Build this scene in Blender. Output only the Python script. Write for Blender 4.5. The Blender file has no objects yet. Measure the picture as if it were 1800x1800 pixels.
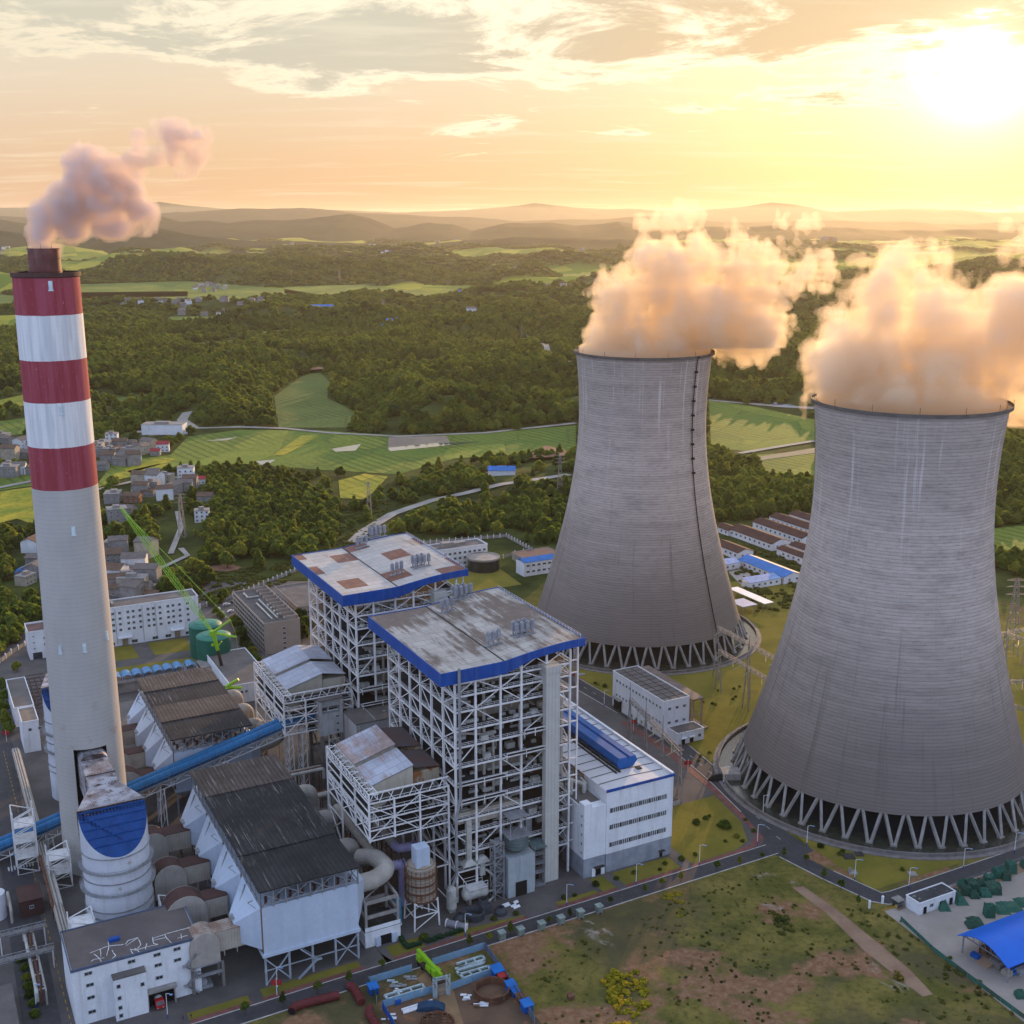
import bpy, math, random
import numpy as np
from math import sin, cos, tan, atan, atan2, radians, degrees, pi, sqrt, hypot
from mathutils import Vector, Matrix
random.seed(7); rng = np.random.default_rng(7)
SC = bpy.context.scene
COL = SC.collection

# ------------------------------------------------------------------ camera, sky, sun, exposure
FPX = 2100.0; HOR = 385.0; CAMH = 225.0
PITCH = atan((900 - HOR) / FPX)
cd = bpy.data.cameras.new('camera'); cam = bpy.data.objects.new('camera', cd); COL.objects.link(cam)
cam.location = (0, 0, CAMH); cam.rotation_euler = (pi / 2 - PITCH, 0, 0)
cd.sensor_fit = 'HORIZONTAL'; cd.angle = 2 * atan(900 / FPX); cd.clip_start = 1; cd.clip_end = 120000
SC.camera = cam
SUN_AZ = radians(20.3); SUN_EL = radians(6.7)
SDIR = Vector((sin(SUN_AZ) * cos(SUN_EL), cos(SUN_AZ) * cos(SUN_EL), sin(SUN_EL)))
sl = bpy.data.lights.new('sun', 'SUN'); sl.energy = 5.0; sl.color = (1.0, 0.60, 0.27); sl.angle = radians(0.5)
so = bpy.data.objects.new('sun', sl); COL.objects.link(so)
so.rotation_euler = SDIR.to_track_quat('Z', 'Y').to_euler(); so.location = (300, 800, 600)
SC.view_settings.view_transform = 'Standard'; SC.view_settings.look = 'None'
SC.view_settings.exposure = 0.15; SC.view_settings.gamma = 1.0
cy = SC.cycles
cy.use_denoising = True
cy.max_bounces = 12; cy.diffuse_bounces = 3; cy.glossy_bounces = 2; cy.transmission_bounces = 3
cy.volume_bounces = 10; cy.transparent_max_bounces = 24
cy.sample_clamp_indirect = 6.0

class NT:
    """small node-tree helper"""
    def __init__(s, tree):
        s.t = tree; s.n = tree.nodes; s.l = tree.links
    def new(s, typ, **kw):
        nd = s.n.new(typ)
        for k, v in kw.items(): setattr(nd, k, v)
        return nd
    def link(s, a, b): s.l.new(a, b)
    def put(s, sock, v):
        if isinstance(v, bpy.types.NodeSocket): s.link(v, sock)
        else: sock.default_value = v
    def math(s, op, a, b=None, c=None, clamp=False):
        nd = s.new('ShaderNodeMath', operation=op); nd.use_clamp = clamp
        s.put(nd.inputs[0], a)
        if b is not None: s.put(nd.inputs[1], b)
        if c is not None: s.put(nd.inputs[2], c)
        return nd.outputs[0]
    def vmath(s, op, a, b=None, sc=None):
        nd = s.new('ShaderNodeVectorMath', operation=op)
        s.put(nd.inputs[0], a)
        if b is not None: s.put(nd.inputs[1], b)
        if sc is not None: s.put(nd.inputs['Scale'], sc)
        return nd.outputs['Value'] if op in ('DOT_PRODUCT', 'LENGTH') else nd.outputs[0]
    def mix(s, f, a, b, blend='MIX'):
        nd = s.new('ShaderNodeMix', data_type='RGBA', blend_type=blend)
        s.put(nd.inputs[0], f)
        s.put(nd.inputs[6], a if isinstance(a, bpy.types.NodeSocket) else (*a[:3], 1))
        s.put(nd.inputs[7], b if isinstance(b, bpy.types.NodeSocket) else (*b[:3], 1))
        return nd.outputs[2]
    def noise(s, vec, scale, detail=5, rough=.55, dist=0.0):
        nd = s.new('ShaderNodeTexNoise'); s.link(vec, nd.inputs['Vector'])
        nd.inputs['Scale'].default_value = scale; nd.inputs['Detail'].default_value = detail
        nd.inputs['Roughness'].default_value = rough; nd.inputs['Distortion'].default_value = dist
        return nd.outputs['Fac']
    def ramp(s, f, lo, hi, a=0.0, b=1.0, smooth=True):
        nd = s.new('ShaderNodeMapRange'); nd.interpolation_type = 'SMOOTHSTEP' if smooth else 'LINEAR'
        s.put(nd.inputs[0], f)
        nd.inputs[1].default_value = lo; nd.inputs[2].default_value = hi
        nd.inputs[3].default_value = a; nd.inputs[4].default_value = b
        return nd.outputs[0]
    def scalevec(s, vec, sx, sy, sz): return s.vmath('MULTIPLY', vec, (sx, sy, sz))

W = bpy.data.worlds.new('World'); SC.world = W; W.use_nodes = True
W.node_tree.nodes.clear(); n = NT(W.node_tree)
sky = n.new('ShaderNodeTexSky', sky_type='NISHITA'); sky.sun_disc = False
sky.sun_elevation = SUN_EL; sky.sun_rotation = SUN_AZ; sky.air_density = 1.2; sky.dust_density = 3.0; sky.ozone_density = 1.5
tc = n.new('ShaderNodeTexCoord'); d = n.vmath('NORMALIZE', tc.outputs['Generated'])
sep = n.new('ShaderNodeSeparateXYZ'); n.link(d, sep.inputs[0]); dz = sep.outputs[2]
sund = n.vmath('DOT_PRODUCT', d, tuple(SDIR))                       # cosine of the angle to the sun
az = n.vmath('DOT_PRODUCT', n.vmath('NORMALIZE', n.scalevec(d, 1, 1, 0)), (sin(SUN_AZ), cos(SUN_AZ), 0))
# thin evening veil of haze: peach at the horizon, cream above, blue away from the sun and overhead
cr = n.new('ShaderNodeValToRGB'); n.link(n.ramp(dz, 0.0, 0.5, 0, 1, False), cr.inputs[0])
el = cr.color_ramp.elements
el[0].position = 0.0; el[0].color = (0.75, 0.43, 0.22, 1)
el[1].position = 1.0; el[1].color = (0.80, 1.15, 1.95, 1)
for p_, c_ in ((0.08, (0.79, 0.52, 0.31, 1)), (0.2, (0.80, 0.65, 0.48, 1)), (0.33, (0.76, 0.74, 0.61, 1)), (0.6, (0.80, 0.98, 1.35, 1))):
    e_ = el.new(p_); e_.color = c_
back = n.mix(n.ramp(dz, 0.0, 0.6), (0.88, 1.12, 1.75), (0.72, 1.16, 2.20))
veil = n.mix(n.ramp(az, -0.35, 0.85), back, cr.outputs[0])
skyc = n.vmath('SCALE', sky.outputs[0], sc=0.10)
base = n.mix(0.88, skyc, veil)
# warm glow round the sun
glow = n.math('POWER', n.math('MAXIMUM', sund, 0.0), 34.0)
base = n.mix(1.0, base, n.vmath('SCALE', n.mix(0.0, (0.15, 0.085, 0.015), (1, 1, 1)), sc=glow), 'ADD')
glow2 = n.math('POWER', n.math('MAXIMUM', sund, 0.0), 330.0)
base = n.mix(1.0, base, n.vmath('SCALE', n.mix(0.0, (0.55, 0.44, 0.26), (1, 1, 1)), sc=glow2), 'ADD')
# cloud layer, seen at a grazing angle
cmb = n.new('ShaderNodeCombineXYZ'); dzc = n.math('ADD', n.math('MAXIMUM', dz, 0.0), 0.085)
for i in range(3): n.link(dzc, cmb.inputs[i])
pl_ = n.vmath('DIVIDE', d, cmb.outputs[0])
pl_ = n.scalevec(pl_, 1, 1, 0)
pl_ = n.vmath('ADD', pl_, (3.35, 0.9, 0.0))
big = n.noise(pl_, 0.42, 2, .5); fine = n.noise(pl_, 1.3, 11, .68, .5)
dens = n.math('ADD', n.math('MULTIPLY', big, 0.55), n.math('MULTIPLY', fine, 0.62))
thr = n.ramp(dz, 0.03, 0.15, 0.75, 0.535)
ex = n.math('ADD', n.math('SUBTRACT', dens, thr), n.ramp(sund, 0.975, 0.998, 0, 0.05))
cm = n.ramp(ex, -0.03, 0.05); rim = n.math('SUBTRACT', 1.0, n.ramp(ex, 0.0, 0.085))
core = n.mix(n.ramp(sund, 0.90, 0.995), (0.58, 0.55, 0.44), (0.66, 0.47, 0.27))
core = n.mix(n.ramp(az, -0.3, 0.7), (0.50, 0.60, 0.85), core)
lit = n.mix(n.ramp(sund, 0.7, 0.99), (0.97, 0.84, 0.60), (1.5, 1.3, 0.95))
cloudc = n.mix(rim, core, lit)
cl = n.mix(n.math('MULTIPLY', cm, 0.78), base, cloudc)
wisp = n.noise(n.scalevec(pl_, .5, 1.6, 1), 1.7, 8, .62, .3); cl = n.mix(n.math('MULTIPLY', n.ramp(wisp, .50, .72), .30), cl, (1.0, .90, .70))
# the sun burning through the clouds
disc = n.math('POWER', n.math('MAXIMUM', sund, 0.0), 2400.0)
cl = n.mix(1.0, cl, n.vmath('SCALE', n.mix(0.0, (5.0, 4.2, 3.0), (1, 1, 1)), sc=n.math('MULTIPLY', disc, n.math('SUBTRACT', 1.0, n.math('MULTIPLY', cm, 0.9)))), 'ADD')
bg = n.new('ShaderNodeBackground'); n.link(n.vmath('SCALE', cl, sc=10.0), bg.inputs[0]); bg.inputs[1].default_value = 0.1
wo = n.new('ShaderNodeOutputWorld'); n.link(bg.outputs[0], wo.inputs[0])

# ------------------------------------------------------------------ plan coordinates
# the plant is laid out on a grid: a runs along the front road, b away from it
T = radians(27.5); cT, sT = cos(T), sin(T)
def w2(a, b): return a * cT - b * sT, a * sT + b * cT
def p2(x, y): return x * cT + y * sT, -x * sT + y * cT
cP, sP = cos(PITCH), sin(PITCH)
def ray(u, v):
    x = (u - 900) / FPX; y = -(v - 900) / FPX
    return x, cP + y * sP, y * cP - sP
def gx(u, v, z=0.0):                       # survey of the photograph: image point -> place on the level z
    r = ray(u, v); t = (z - CAMH) / r[2]; return r[0] * t, r[1] * t
def ga(u, v, z=0.0): return p2(*gx(u, v, z))
def gy(u, v, Y):                           # image point -> place at distance Y
    r = ray(u, v); t = Y / r[1]; return r[0] * t, Y, CAMH + r[2] * t

# ------------------------------------------------------------------ objects
ORG = {}
def tag(o, label=None, cat=None, group=None, kind=None):
    if label: o['label'] = label
    if cat: o['category'] = cat
    if group: o['group'] = group
    if kind: o['kind'] = kind
    return o
def thing(name, label, cat, a, b, z=0.0, group=None, rot=None):
    """an Empty at the thing's base; (a, b) on the plant grid, or world (x, y) when rot is 0"""
    o = bpy.data.objects.new(name, None); COL.objects.link(o); o.empty_display_size = 1
    if rot is None: x, y = w2(a, b); o.location = (x, y, z); o.rotation_euler.z = T
    else: o.location = (a, b, z); o.rotation_euler.z = rot
    ORG[o.name] = (a, b, z, rot)
    return tag(o, label, cat, group)
def copy_tree(o, parent=None):
    c = o.copy(); COL.objects.link(c)
    if parent is not None: c.parent = parent
    for ch in o.children: copy_tree(ch, c)
    return c

class MB:
    """collects faces; th gives the origin the vertices are stored against"""
    def __init__(s, th=None, o=None):
        s.v = []; s.f = []; s.m = []; s.cm = 0
        if th is not None: o = ORG[th.name][:3]
        s.o = o or (0, 0, 0)
    def add(s, vs, fs):
        k = len(s.v); ox, oy, oz = s.o
        s.v.extend((x - ox, y - oy, z - oz) for x, y, z in vs)
        s.f.extend(tuple(i + k for i in f) for f in fs); s.m.extend([s.cm] * len(fs)); return s
    def box(s, a0, a1, b0, b1, z0, z1):
        v = [(a0, b0, z0), (a1, b0, z0), (a1, b1, z0), (a0, b1, z0), (a0, b0, z1), (a1, b0, z1), (a1, b1, z1), (a0, b1, z1)]
        return s.add(v, [(0, 3, 2, 1), (4, 5, 6, 7), (0, 1, 5, 4), (1, 2, 6, 5), (2, 3, 7, 6), (3, 0, 4, 7)])
    def beam(s, p, q, w=.4, h=None):
        h = h or w; p = Vector(p); q = Vector(q); d = (q - p)
        if d.length < 1e-6: return s
        d.normalize(); up = Vector((0, 0, 1)) if abs(d.z) < .98 else Vector((0, 1, 0))
        x = d.cross(up).normalized(); y = x.cross(d).normalized(); x *= w / 2; y *= h / 2
        vs = [tuple(c + sx * x + sy * y) for c in (p, q) for sx, sy in ((-1, -1), (1, -1), (1, 1), (-1, 1))]
        return s.add(vs, [(0, 1, 2, 3), (7, 6, 5, 4), (0, 4, 5, 1), (1, 5, 6, 2), (2, 6, 7, 3), (3, 7, 4, 0)])
    def path(s, pts, r, nseg=10, cap=True):
        pts = [Vector(p) for p in pts]; k = len(pts); rr = r if isinstance(r, (list, tuple)) else [r] * k
        rings = []; ref = None
        for i, p in enumerate(pts):
            d = (pts[min(i + 1, k - 1)] - pts[max(i - 1, 0)]).normalized()
            if ref is None:
                ref = Vector((0, 0, 1)) if abs(d.z) < .9 else Vector((0, 1, 0))
            x = d.cross(ref).normalized(); y = x.cross(d).normalized(); ref = y
            rings.append([tuple(p + rr[i] * (cos(t) * x + sin(t) * y)) for t in [2 * pi * j / nseg for j in range(nseg)]])
        vs = [v for r_ in rings for v in r_]; fs = []
        for i in range(k - 1):
            for j in range(nseg):
                j2 = (j + 1) % nseg
                fs.append((i * nseg + j, i * nseg + j2, (i + 1) * nseg + j2, (i + 1) * nseg + j))
        if cap: fs += [tuple(range(nseg - 1, -1, -1)), tuple((k - 1) * nseg + j for j in range(nseg))]
        return s.add(vs, fs)
    def tube(s, p, q, r, r2=None, nseg=10, cap=True): return s.path([p, q], [r, r if r2 is None else r2], nseg, cap)
    def elbow(s, pts, r, nseg=14, bend=None, k=5):
        """pipe along a polyline with rounded corners"""
        bend = bend or r * 1.6; P = [Vector(p) for p in pts]; out = [P[0]]
        for i in range(1, len(P) - 1):
            d1 = (P[i - 1] - P[i]).normalized(); d2 = (P[i + 1] - P[i]).normalized()
            b = min(bend, (P[i - 1] - P[i]).length * .49, (P[i + 1] - P[i]).length * .49)
            for j in range(k + 1):
                t = j / k; out.append((1 - t) ** 2 * (P[i] + d1 * b) + 2 * t * (1 - t) * P[i] + t * t * (P[i] + d2 * b))
        out.append(P[-1]); return s.path(out, r, nseg)
    def lathe(s, prof, cx, cy, nseg=32, cap=False):
        vs = [(cx + r * cos(2 * pi * j / nseg), cy + r * sin(2 * pi * j / nseg), z) for r, z in prof for j in range(nseg)]
        fs = [(i * nseg + j, i * nseg + (j + 1) % nseg, (i + 1) * nseg + (j + 1) % nseg, (i + 1) * nseg + j) for i in range(len(prof) - 1) for j in range(nseg)]
        if cap: fs += [tuple(range(nseg - 1, -1, -1)), tuple((len(prof) - 1) * nseg + j for j in range(nseg))]
        return s.add(vs, fs)
    def prism(s, poly, z0, z1):
        k = len(poly); area = sum(poly[i][0] * poly[(i + 1) % k][1] - poly[(i + 1) % k][0] * poly[i][1] for i in range(k))
        if area < 0: poly = poly[::-1]
        vs = [(x, y, z0) for x, y in poly] + [(x, y, z1) for x, y in poly]
        return s.add(vs, [tuple(range(k - 1, -1, -1)), tuple(range(k, 2 * k))] + [(i, (i + 1) % k, k + (i + 1) % k, k + i) for i in range(k)])
    def sheet(s, poly, z):
        k = len(poly); area = sum(poly[i][0] * poly[(i + 1) % k][1] - poly[(i + 1) % k][0] * poly[i][1] for i in range(k))
        if area < 0: poly = poly[::-1]
        return s.add([(x, y, z) for x, y in poly], [tuple(range(k))])
    def extr(s, prof, b0, b1, axis='b'):
        """profile [(a, z)] swept along b (or [(b, z)] along a); prof counter-clockwise"""
        k = len(prof)
        if axis == 'b': vs = [(x, b0, z) for x, z in prof] + [(x, b1, z) for x, z in prof]
        else: vs = [(b0, x, z) for x, z in prof] + [(b1, x, z) for x, z in prof]
        fs = [tuple(range(k)), tuple(range(2 * k - 1, k - 1, -1))] + [(i, k + i, k + (i + 1) % k, (i + 1) % k) for i in range(k)]
        return s.add(vs, fs)
    def frustum(s, bot, z0, top, z1):
        """bot, top = (a0, a1, b0, b1)"""
        v = [(bot[0], bot[2], z0), (bot[1], bot[2], z0), (bot[1], bot[3], z0), (bot[0], bot[3], z0), (top[0], top[2], z1), (top[1], top[2], z1), (top[1], top[3], z1), (top[0], top[3], z1)]
        return s.add(v, [(0, 3, 2, 1), (4, 5, 6, 7), (0, 1, 5, 4), (1, 2, 6, 5), (2, 3, 7, 6), (3, 0, 4, 7)])
    def truss(s, p, q, h, nb, w=.25, zig=True):
        """flat truss with chords p-q and p-q lowered by h"""
        p = Vector(p); q = Vector(q); dn = Vector((0, 0, -h))
        s.beam(p, q, w); s.beam(p + dn, q + dn, w)
        for i in range(nb + 1):
            a = p.lerp(q, i / nb); s.beam(a, a + dn, w * .8)
            if i < nb:
                b = p.lerp(q, (i + 1) / nb)
                if i % 2 == 0 or not zig: s.beam(a, b + dn, w * .8)
                else: s.beam(a + dn, b, w * .8)
        return s
    def mast(s, x, y, z0, z1, w0, w1, nb=8, t=.18, legs=4):
        """lattice mast"""
        cs = [(-1, -1), (1, -1), (1, 1), (-1, 1)]
        def pt(i, k): f = k / nb; w = (w0 + (w1 - w0) * f) / 2; return (x + cs[i][0] * w, y + cs[i][1] * w, z0 + (z1 - z0) * f)
        for i in range(4): s.beam(pt(i, 0), pt(i, nb), t)
        for k in range(nb):
            for i in range(4):
                j = (i + 1) % 4; s.beam(pt(i, k), pt(j, k + 1) if (k + i) % 2 else pt(j, k), t * .7)
                if (k + i) % 2 == 0: s.beam(pt(j, k), pt(i, k + 1), t * .7)
        return s
    def build(s, name, mat, parent=None, smooth=False, label=None):
        me = bpy.data.meshes.new(name); me.from_pydata(s.v, [], s.f)
        for m in (mat if isinstance(mat, (list, tuple)) else [mat]): me.materials.append(m)
        if any(s.m): me.polygons.foreach_set('material_index', s.m)
        if smooth: me.polygons.foreach_set('use_smooth', [True] * len(me.polygons))
        o = bpy.data.objects.new(name, me); COL.objects.link(o)
        if parent is not None: o.parent = parent
        if label: o['label'] = label
        return o
def solo(mb, name, mat, label, cat, group=None, smooth=False, rot=None, kind=None):
    """a thing that is one mesh; stands at the origin its mesh was stored against"""
    o = mb.build(name, mat, None, smooth); a, b, z = mb.o
    if rot is None: x, y = w2(a, b); o.location = (x, y, z); o.rotation_euler.z = T
    else: o.location = (a, b, z); o.rotation_euler.z = rot
    return tag(o, label, cat, group, kind)

# ------------------------------------------------------------------ materials
AX = {'a': (cT, sT, 0), 'b': (-sT, cT, 0), 'z': (0, 0, 1)}
MATS = {}
def M(name, col, col2=None, scale=.25, rough=.8, metal=0.0, spec=.25, var=.18, stripe=None, rust=None, grime=None, bump=0.0, stretch=(1, 1, 1), emit=None):
    """mottled painted / mineral surface. stripe=(axis, period, depth), rust=(colour, threshold, scale), grime=(colour, amount): streaks running down"""
    if name in MATS: return MATS[name]
    m = bpy.data.materials.new(name); m.use_nodes = True; m.node_tree.nodes.clear(); n = NT(m.node_tree)
    geo = n.new('ShaderNodeNewGeometry'); P = geo.outputs['Position']
    col2 = col2 or tuple(c * (1 - 2 * var) for c in col)
    f = n.noise(n.scalevec(P, *stretch), scale, 7, .6)
    c = n.mix(n.ramp(f, .32, .68), col2, col)
    f2 = n.noise(P, scale * 9, 4, .6); c = n.mix(n.ramp(f2, .3, .75, 0, .35), c, tuple(x * .72 for x in col))
    hgt = f2
    if stripe:
        ax, per, dep = stripe
        w = n.math('SINE', n.math('MULTIPLY', n.vmath('DOT_PRODUCT', P, AX[ax]), 2 * pi / per))
        c = n.mix(n.ramp(w, .55, 1.0, 0, dep), c, (.0, .0, .0)); hgt = w
    if rust:
        rc, th, rs = rust
        rf = n.noise(P, rs, 8, .62); c = n.mix(n.ramp(rf, th, th + .07), c, rc)
    if grime:
        gc, am = grime
        gf = n.noise(n.scalevec(P, 1, 1, .09), .55, 6, .6); c = n.mix(n.ramp(gf, .48, .75, 0, am), c, gc)
    b = n.new('ShaderNodeBsdfPrincipled'); n.put(b.inputs['Base Color'], c)
    b.inputs['Roughness'].default_value = rough; b.inputs['Metallic'].default_value = metal; b.inputs['Specular IOR Level'].default_value = spec
    if bump:
        bp = n.new('ShaderNodeBump'); bp.inputs['Strength'].default_value = bump; bp.inputs['Distance'].default_value = .3
        n.link(hgt, bp.inputs['Height']); n.link(bp.outputs[0], b.inputs['Normal'])
    if emit:
        b.inputs['Emission Color'].default_value = (*emit[0], 1); b.inputs['Emission Strength'].default_value = emit[1]
    o = n.new('ShaderNodeOutputMaterial'); n.link(b.outputs[0], o.inputs[0])
    MATS[name] = m; return m

# ================================================================== SETTING
def smooth(x): x = np.clip(x, 0, 1); return x * x * (3 - 2 * x)
_lat = np.random.default_rng(11).random((256, 256))
def vn(x, y, s=0):
    """value noise 0..1 on arrays"""
    x = np.asarray(x, float) + 37.7 * s; y = np.asarray(y, float) + 91.3 * s
    xi = np.floor(x).astype(int); yi = np.floor(y).astype(int); fx = smooth(x - xi); fy = smooth(y - yi)
    g = lambda i, j: _lat[i % 256, j % 256]
    return (g(xi, yi) * (1 - fx) + g(xi + 1, yi) * fx) * (1 - fy) + (g(xi, yi + 1) * (1 - fx) + g(xi + 1, yi + 1) * fx) * fy
def fbm(x, y, o=4, s=0):
    t = 0; a = 1; n_ = 0
    for i in range(o): t = t + a * vn(x * 2 ** i, y * 2 ** i, s + i); n_ += a; a *= .5
    return t / n_
def inpoly(x, y, poly):
    c = np.zeros(x.shape, bool); k = len(poly)
    for i in range(k):
        x0, y0 = poly[i]; x1, y1 = poly[i - 1]
        if y0 == y1: continue
        hit = ((y0 > y) != (y1 > y)) & (x < (x1 - x0) * (y - y0) / (y1 - y0) + x0); c ^= hit
    return c
def dpoly(x, y, poly):
    """distance to a polygon, 0 inside"""
    d = np.full(x.shape, 1e9); k = len(poly)
    for i in range(k):
        x0, y0 = poly[i - 1]; x1, y1 = poly[i]; dx, dy = x1 - x0, y1 - y0; L = dx * dx + dy * dy + 1e-9
        t = np.clip(((x - x0) * dx + (y - y0) * dy) / L, 0, 1)
        d = np.minimum(d, np.hypot(x - x0 - t * dx, y - y0 - t * dy))
    d[inpoly(x, y, poly)] = 0; return d
# ---- open fields of the valley: (outline in the photograph, colour key)
FIELDS = [
 ([(165,860),(215,838),(300,822),(420,815),(560,826),(700,834),(800,806),(905,800),(1012,790),(1012,748),(900,758),(700,766),(560,757),(420,756),(330,768),(300,800),(200,812)], 'rice'),
 ([(482,697),(530,662),(560,652),(580,672),(575,700),(608,716),(640,735),(610,752),(490,752)], 'terrace'),
 ([(-40,870),(60,856),(72,905),(66,925),(30,912),(-40,930)], 'ripe'), ([(-40,846),(56,834),(60,854),(-40,868)], 'rice'),
 ([(-40,745),(46,735),(48,762),(-40,772)], 'rice'), ([(-40,712),(42,694),(46,712),(-40,732)], 'ripe'),
 ([(595,845),(640,833),(682,838),(660,862),(640,878),(598,876)], 'ripe'),
 ([(1246,702),(1330,716),(1432,738),(1432,775),(1330,795),(1250,788)], 'rice'), ([(1330,800),(1432,792),(1432,842),(1350,835)], 'rice'),
 ([(1740,930),(1850,920),(1850,975),(1745,965)], 'rice'),
 ([(140,538),(400,540),(570,520),(500,508),(330,494),(140,500)], 'rice'), ([(-40,548),(25,540),(25,520),(-40,512)], 'rice'),
 ([(500,516),(750,530),(762,514),(640,500),(500,504)], 'rice'), ([(280,578),(360,572),(390,556),(300,556)], 'rice'),
 ([(140,490),(200,486),(250,478),(150,478)], 'ripe'), ([(770,512),(1000,520),(1010,508),(800,502)], 'rice'),
 ([(985,500),(1080,500),(1060,478),(990,484)], 'rice'), ([(530,428),(620,424),(560,417)], 'rice'), ([(160,672),(215,664),(200,655),(160,660)], 'rice'),
 ([(600,474),(640,474),(640,468),(600,468)], 'ripe'), ([(330,604),(420,597),(446,605),(350,612)], 'terrace'), ([(850,702),(950,692),(985,704),(880,712)], 'terrace'), ([(690,640),(770,632),(790,641),(710,648)], 'terrace'), ([(430,585),(520,578),(530,586),(450,592)], 'rice'), ([(690,556),(800,548),(830,556),(720,564)], 'rice'), ([(200,700),(300,690),(330,700),(220,712)], 'terrace'), ([(1270,672),(1370,664),(1400,674),(1290,684)], 'terrace'), ([(860,600),(930,594),(940,602),(880,607)], 'ripe'), ([(140,525),(330,521),(330,512),(140,514)], 'ripe'),
]
FPOLY = [[gx(u, v) for u, v in f] for f, _ in FIELDS]
# flat ground: the plant, the villages, the yards
FLAT = [[gx(u, v) for u, v in q] for q in (
 [(-300,1150),(0,1150),(60,1110),(200,1050),(350,1050),(540,985),(640,935),(830,945),(950,960),(1270,920),(1450,900),(1900,1050),(2300,1900),(-600,1900)],
 [(-60,960),(160,720),(420,760),(400,900),(330,1000),(180,1060),(-60,1100)],)]
def height(x, y):
    x = np.asarray(x, float); y = np.asarray(y, float)
    d = np.full(x.shape, 1e9)
    for q in FPOLY + FLAT: d = np.minimum(d, dpoly(x, y, q))
    h = 66 * np.clip(fbm(x / 420, y / 420, 3, 2) - .34, 0, 1) + 10 * fbm(x / 120, y / 120, 2, 5) - 3
    h = np.maximum(h, 0) * (1 + 1.3 * smooth((y - 1200) / 3500))
    return h * smooth((d - 4) / 130) * smooth((y - 690) / 120) * smooth((16000 - y) / 6000)
def ground_mesh():
    ys = np.concatenate([np.linspace(-400, 600, 12), np.geomspace(620, 5200, 190), np.geomspace(5300, 50000, 60)])
    ts = np.linspace(-.85, .85, 260)
    X = ts[None, :] * (ys[:, None] + 700); Y = np.repeat(ys[:, None], len(ts), 1)
    Z = height(X, Y)
    nr, nc = X.shape; v = np.stack([X, Y, Z], -1).reshape(-1, 3)
    i = np.arange((nr - 1) * nc).reshape(nr - 1, nc)[:, :-1].ravel()
    f = np.stack([i, i + 1, i + 1 + nc, i + nc], -1)
    me = bpy.data.meshes.new('ground'); me.from_pydata(v.tolist(), [], f.tolist()); me.polygons.foreach_set('use_smooth', [True] * len(f))
    o = bpy.data.objects.new('ground', me); COL.objects.link(o); return tag(o, kind='structure')
def ground_material():
    m = bpy.data.materials.new('ground_cover'); m.use_nodes = True; m.node_tree.nodes.clear(); n = NT(m.node_tree)
    P = n.new('ShaderNodeNewGeometry').outputs['Position']; sp = n.new('ShaderNodeSeparateXYZ'); n.link(P, sp.inputs[0])
    # rough land round the plant: dry grass, weeds, red earth
    a = n.noise(P, .028, 8, .62, .4); b = n.noise(P, .06, 8, .65); c = n.noise(P, .45, 5, .7); e = n.noise(P, .017, 6, .6, .8)
    grass = n.mix(n.ramp(b, .35, .65), (.10, .100, .024), (.215, .172, .048))
    grass = n.mix(n.ramp(c, .42, .72, 0, .6), grass, (.040, .046, .014))
    grass = n.mix(n.ramp(e, .44, .60, 0, .8), grass, (.085, .074, .042))
    red = n.mix(n.ramp(c, .3, .7), (.18, .085, .045), (.29, .175, .10))
    rough = n.mix(n.math('MULTIPLY', n.ramp(a, .50, .57), n.ramp(c, .2, .42)), grass, red)
    pale = n.mix(n.ramp(c, .3, .7), (.23, .19, .15), (.36, .31, .25))
    rough = n.mix(n.math('MULTIPLY', n.ramp(n.noise(P, .034, 7, .6, .6), .63, .67), n.ramp(b, .4, .5)), rough, pale)
    # woodland floor and far farmland
    wood = n.mix(n.ramp(n.noise(P, .02, 8, .7), .3, .7), (.020, .030, .008), (.075, .090, .022))
    vo = n.new('ShaderNodeTexVoronoi'); n.link(n.scalevec(P, 1, .6, 1), vo.inputs['Vector']); vo.inputs['Scale'].default_value = .009
    fc = n.mix(n.ramp(vo.outputs['Color'], .2, .8), (.12, .18, .025), (.32, .30, .04))
    fa = n.new('ShaderNodeAttribute'); fa.attribute_name = 'open_field'; fm = fa.outputs['Fac']
    far = n.mix(fm, wood, fc)
    col = n.mix(n.ramp(sp.outputs[1], 640, 720), rough, far)
    bs = n.new('ShaderNodeBsdfPrincipled'); n.link(col, bs.inputs['Base Color']); bs.inputs['Roughness'].default_value = 1; bs.inputs['Specular IOR Level'].default_value = .05
    bp = n.new('ShaderNodeBump'); bp.inputs['Strength'].default_value = .6; bp.inputs['Distance'].default_value = 1.2; n.link(n.noise(P, .35, 6, .7), bp.inputs['Height']); n.link(bp.outputs[0], bs.inputs['Normal'])
    o = n.new('ShaderNodeOutputMaterial'); n.link(bs.outputs[0], o.inputs[0]); return m
ground = ground_mesh(); ground.data.materials.append(ground_material())

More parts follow.
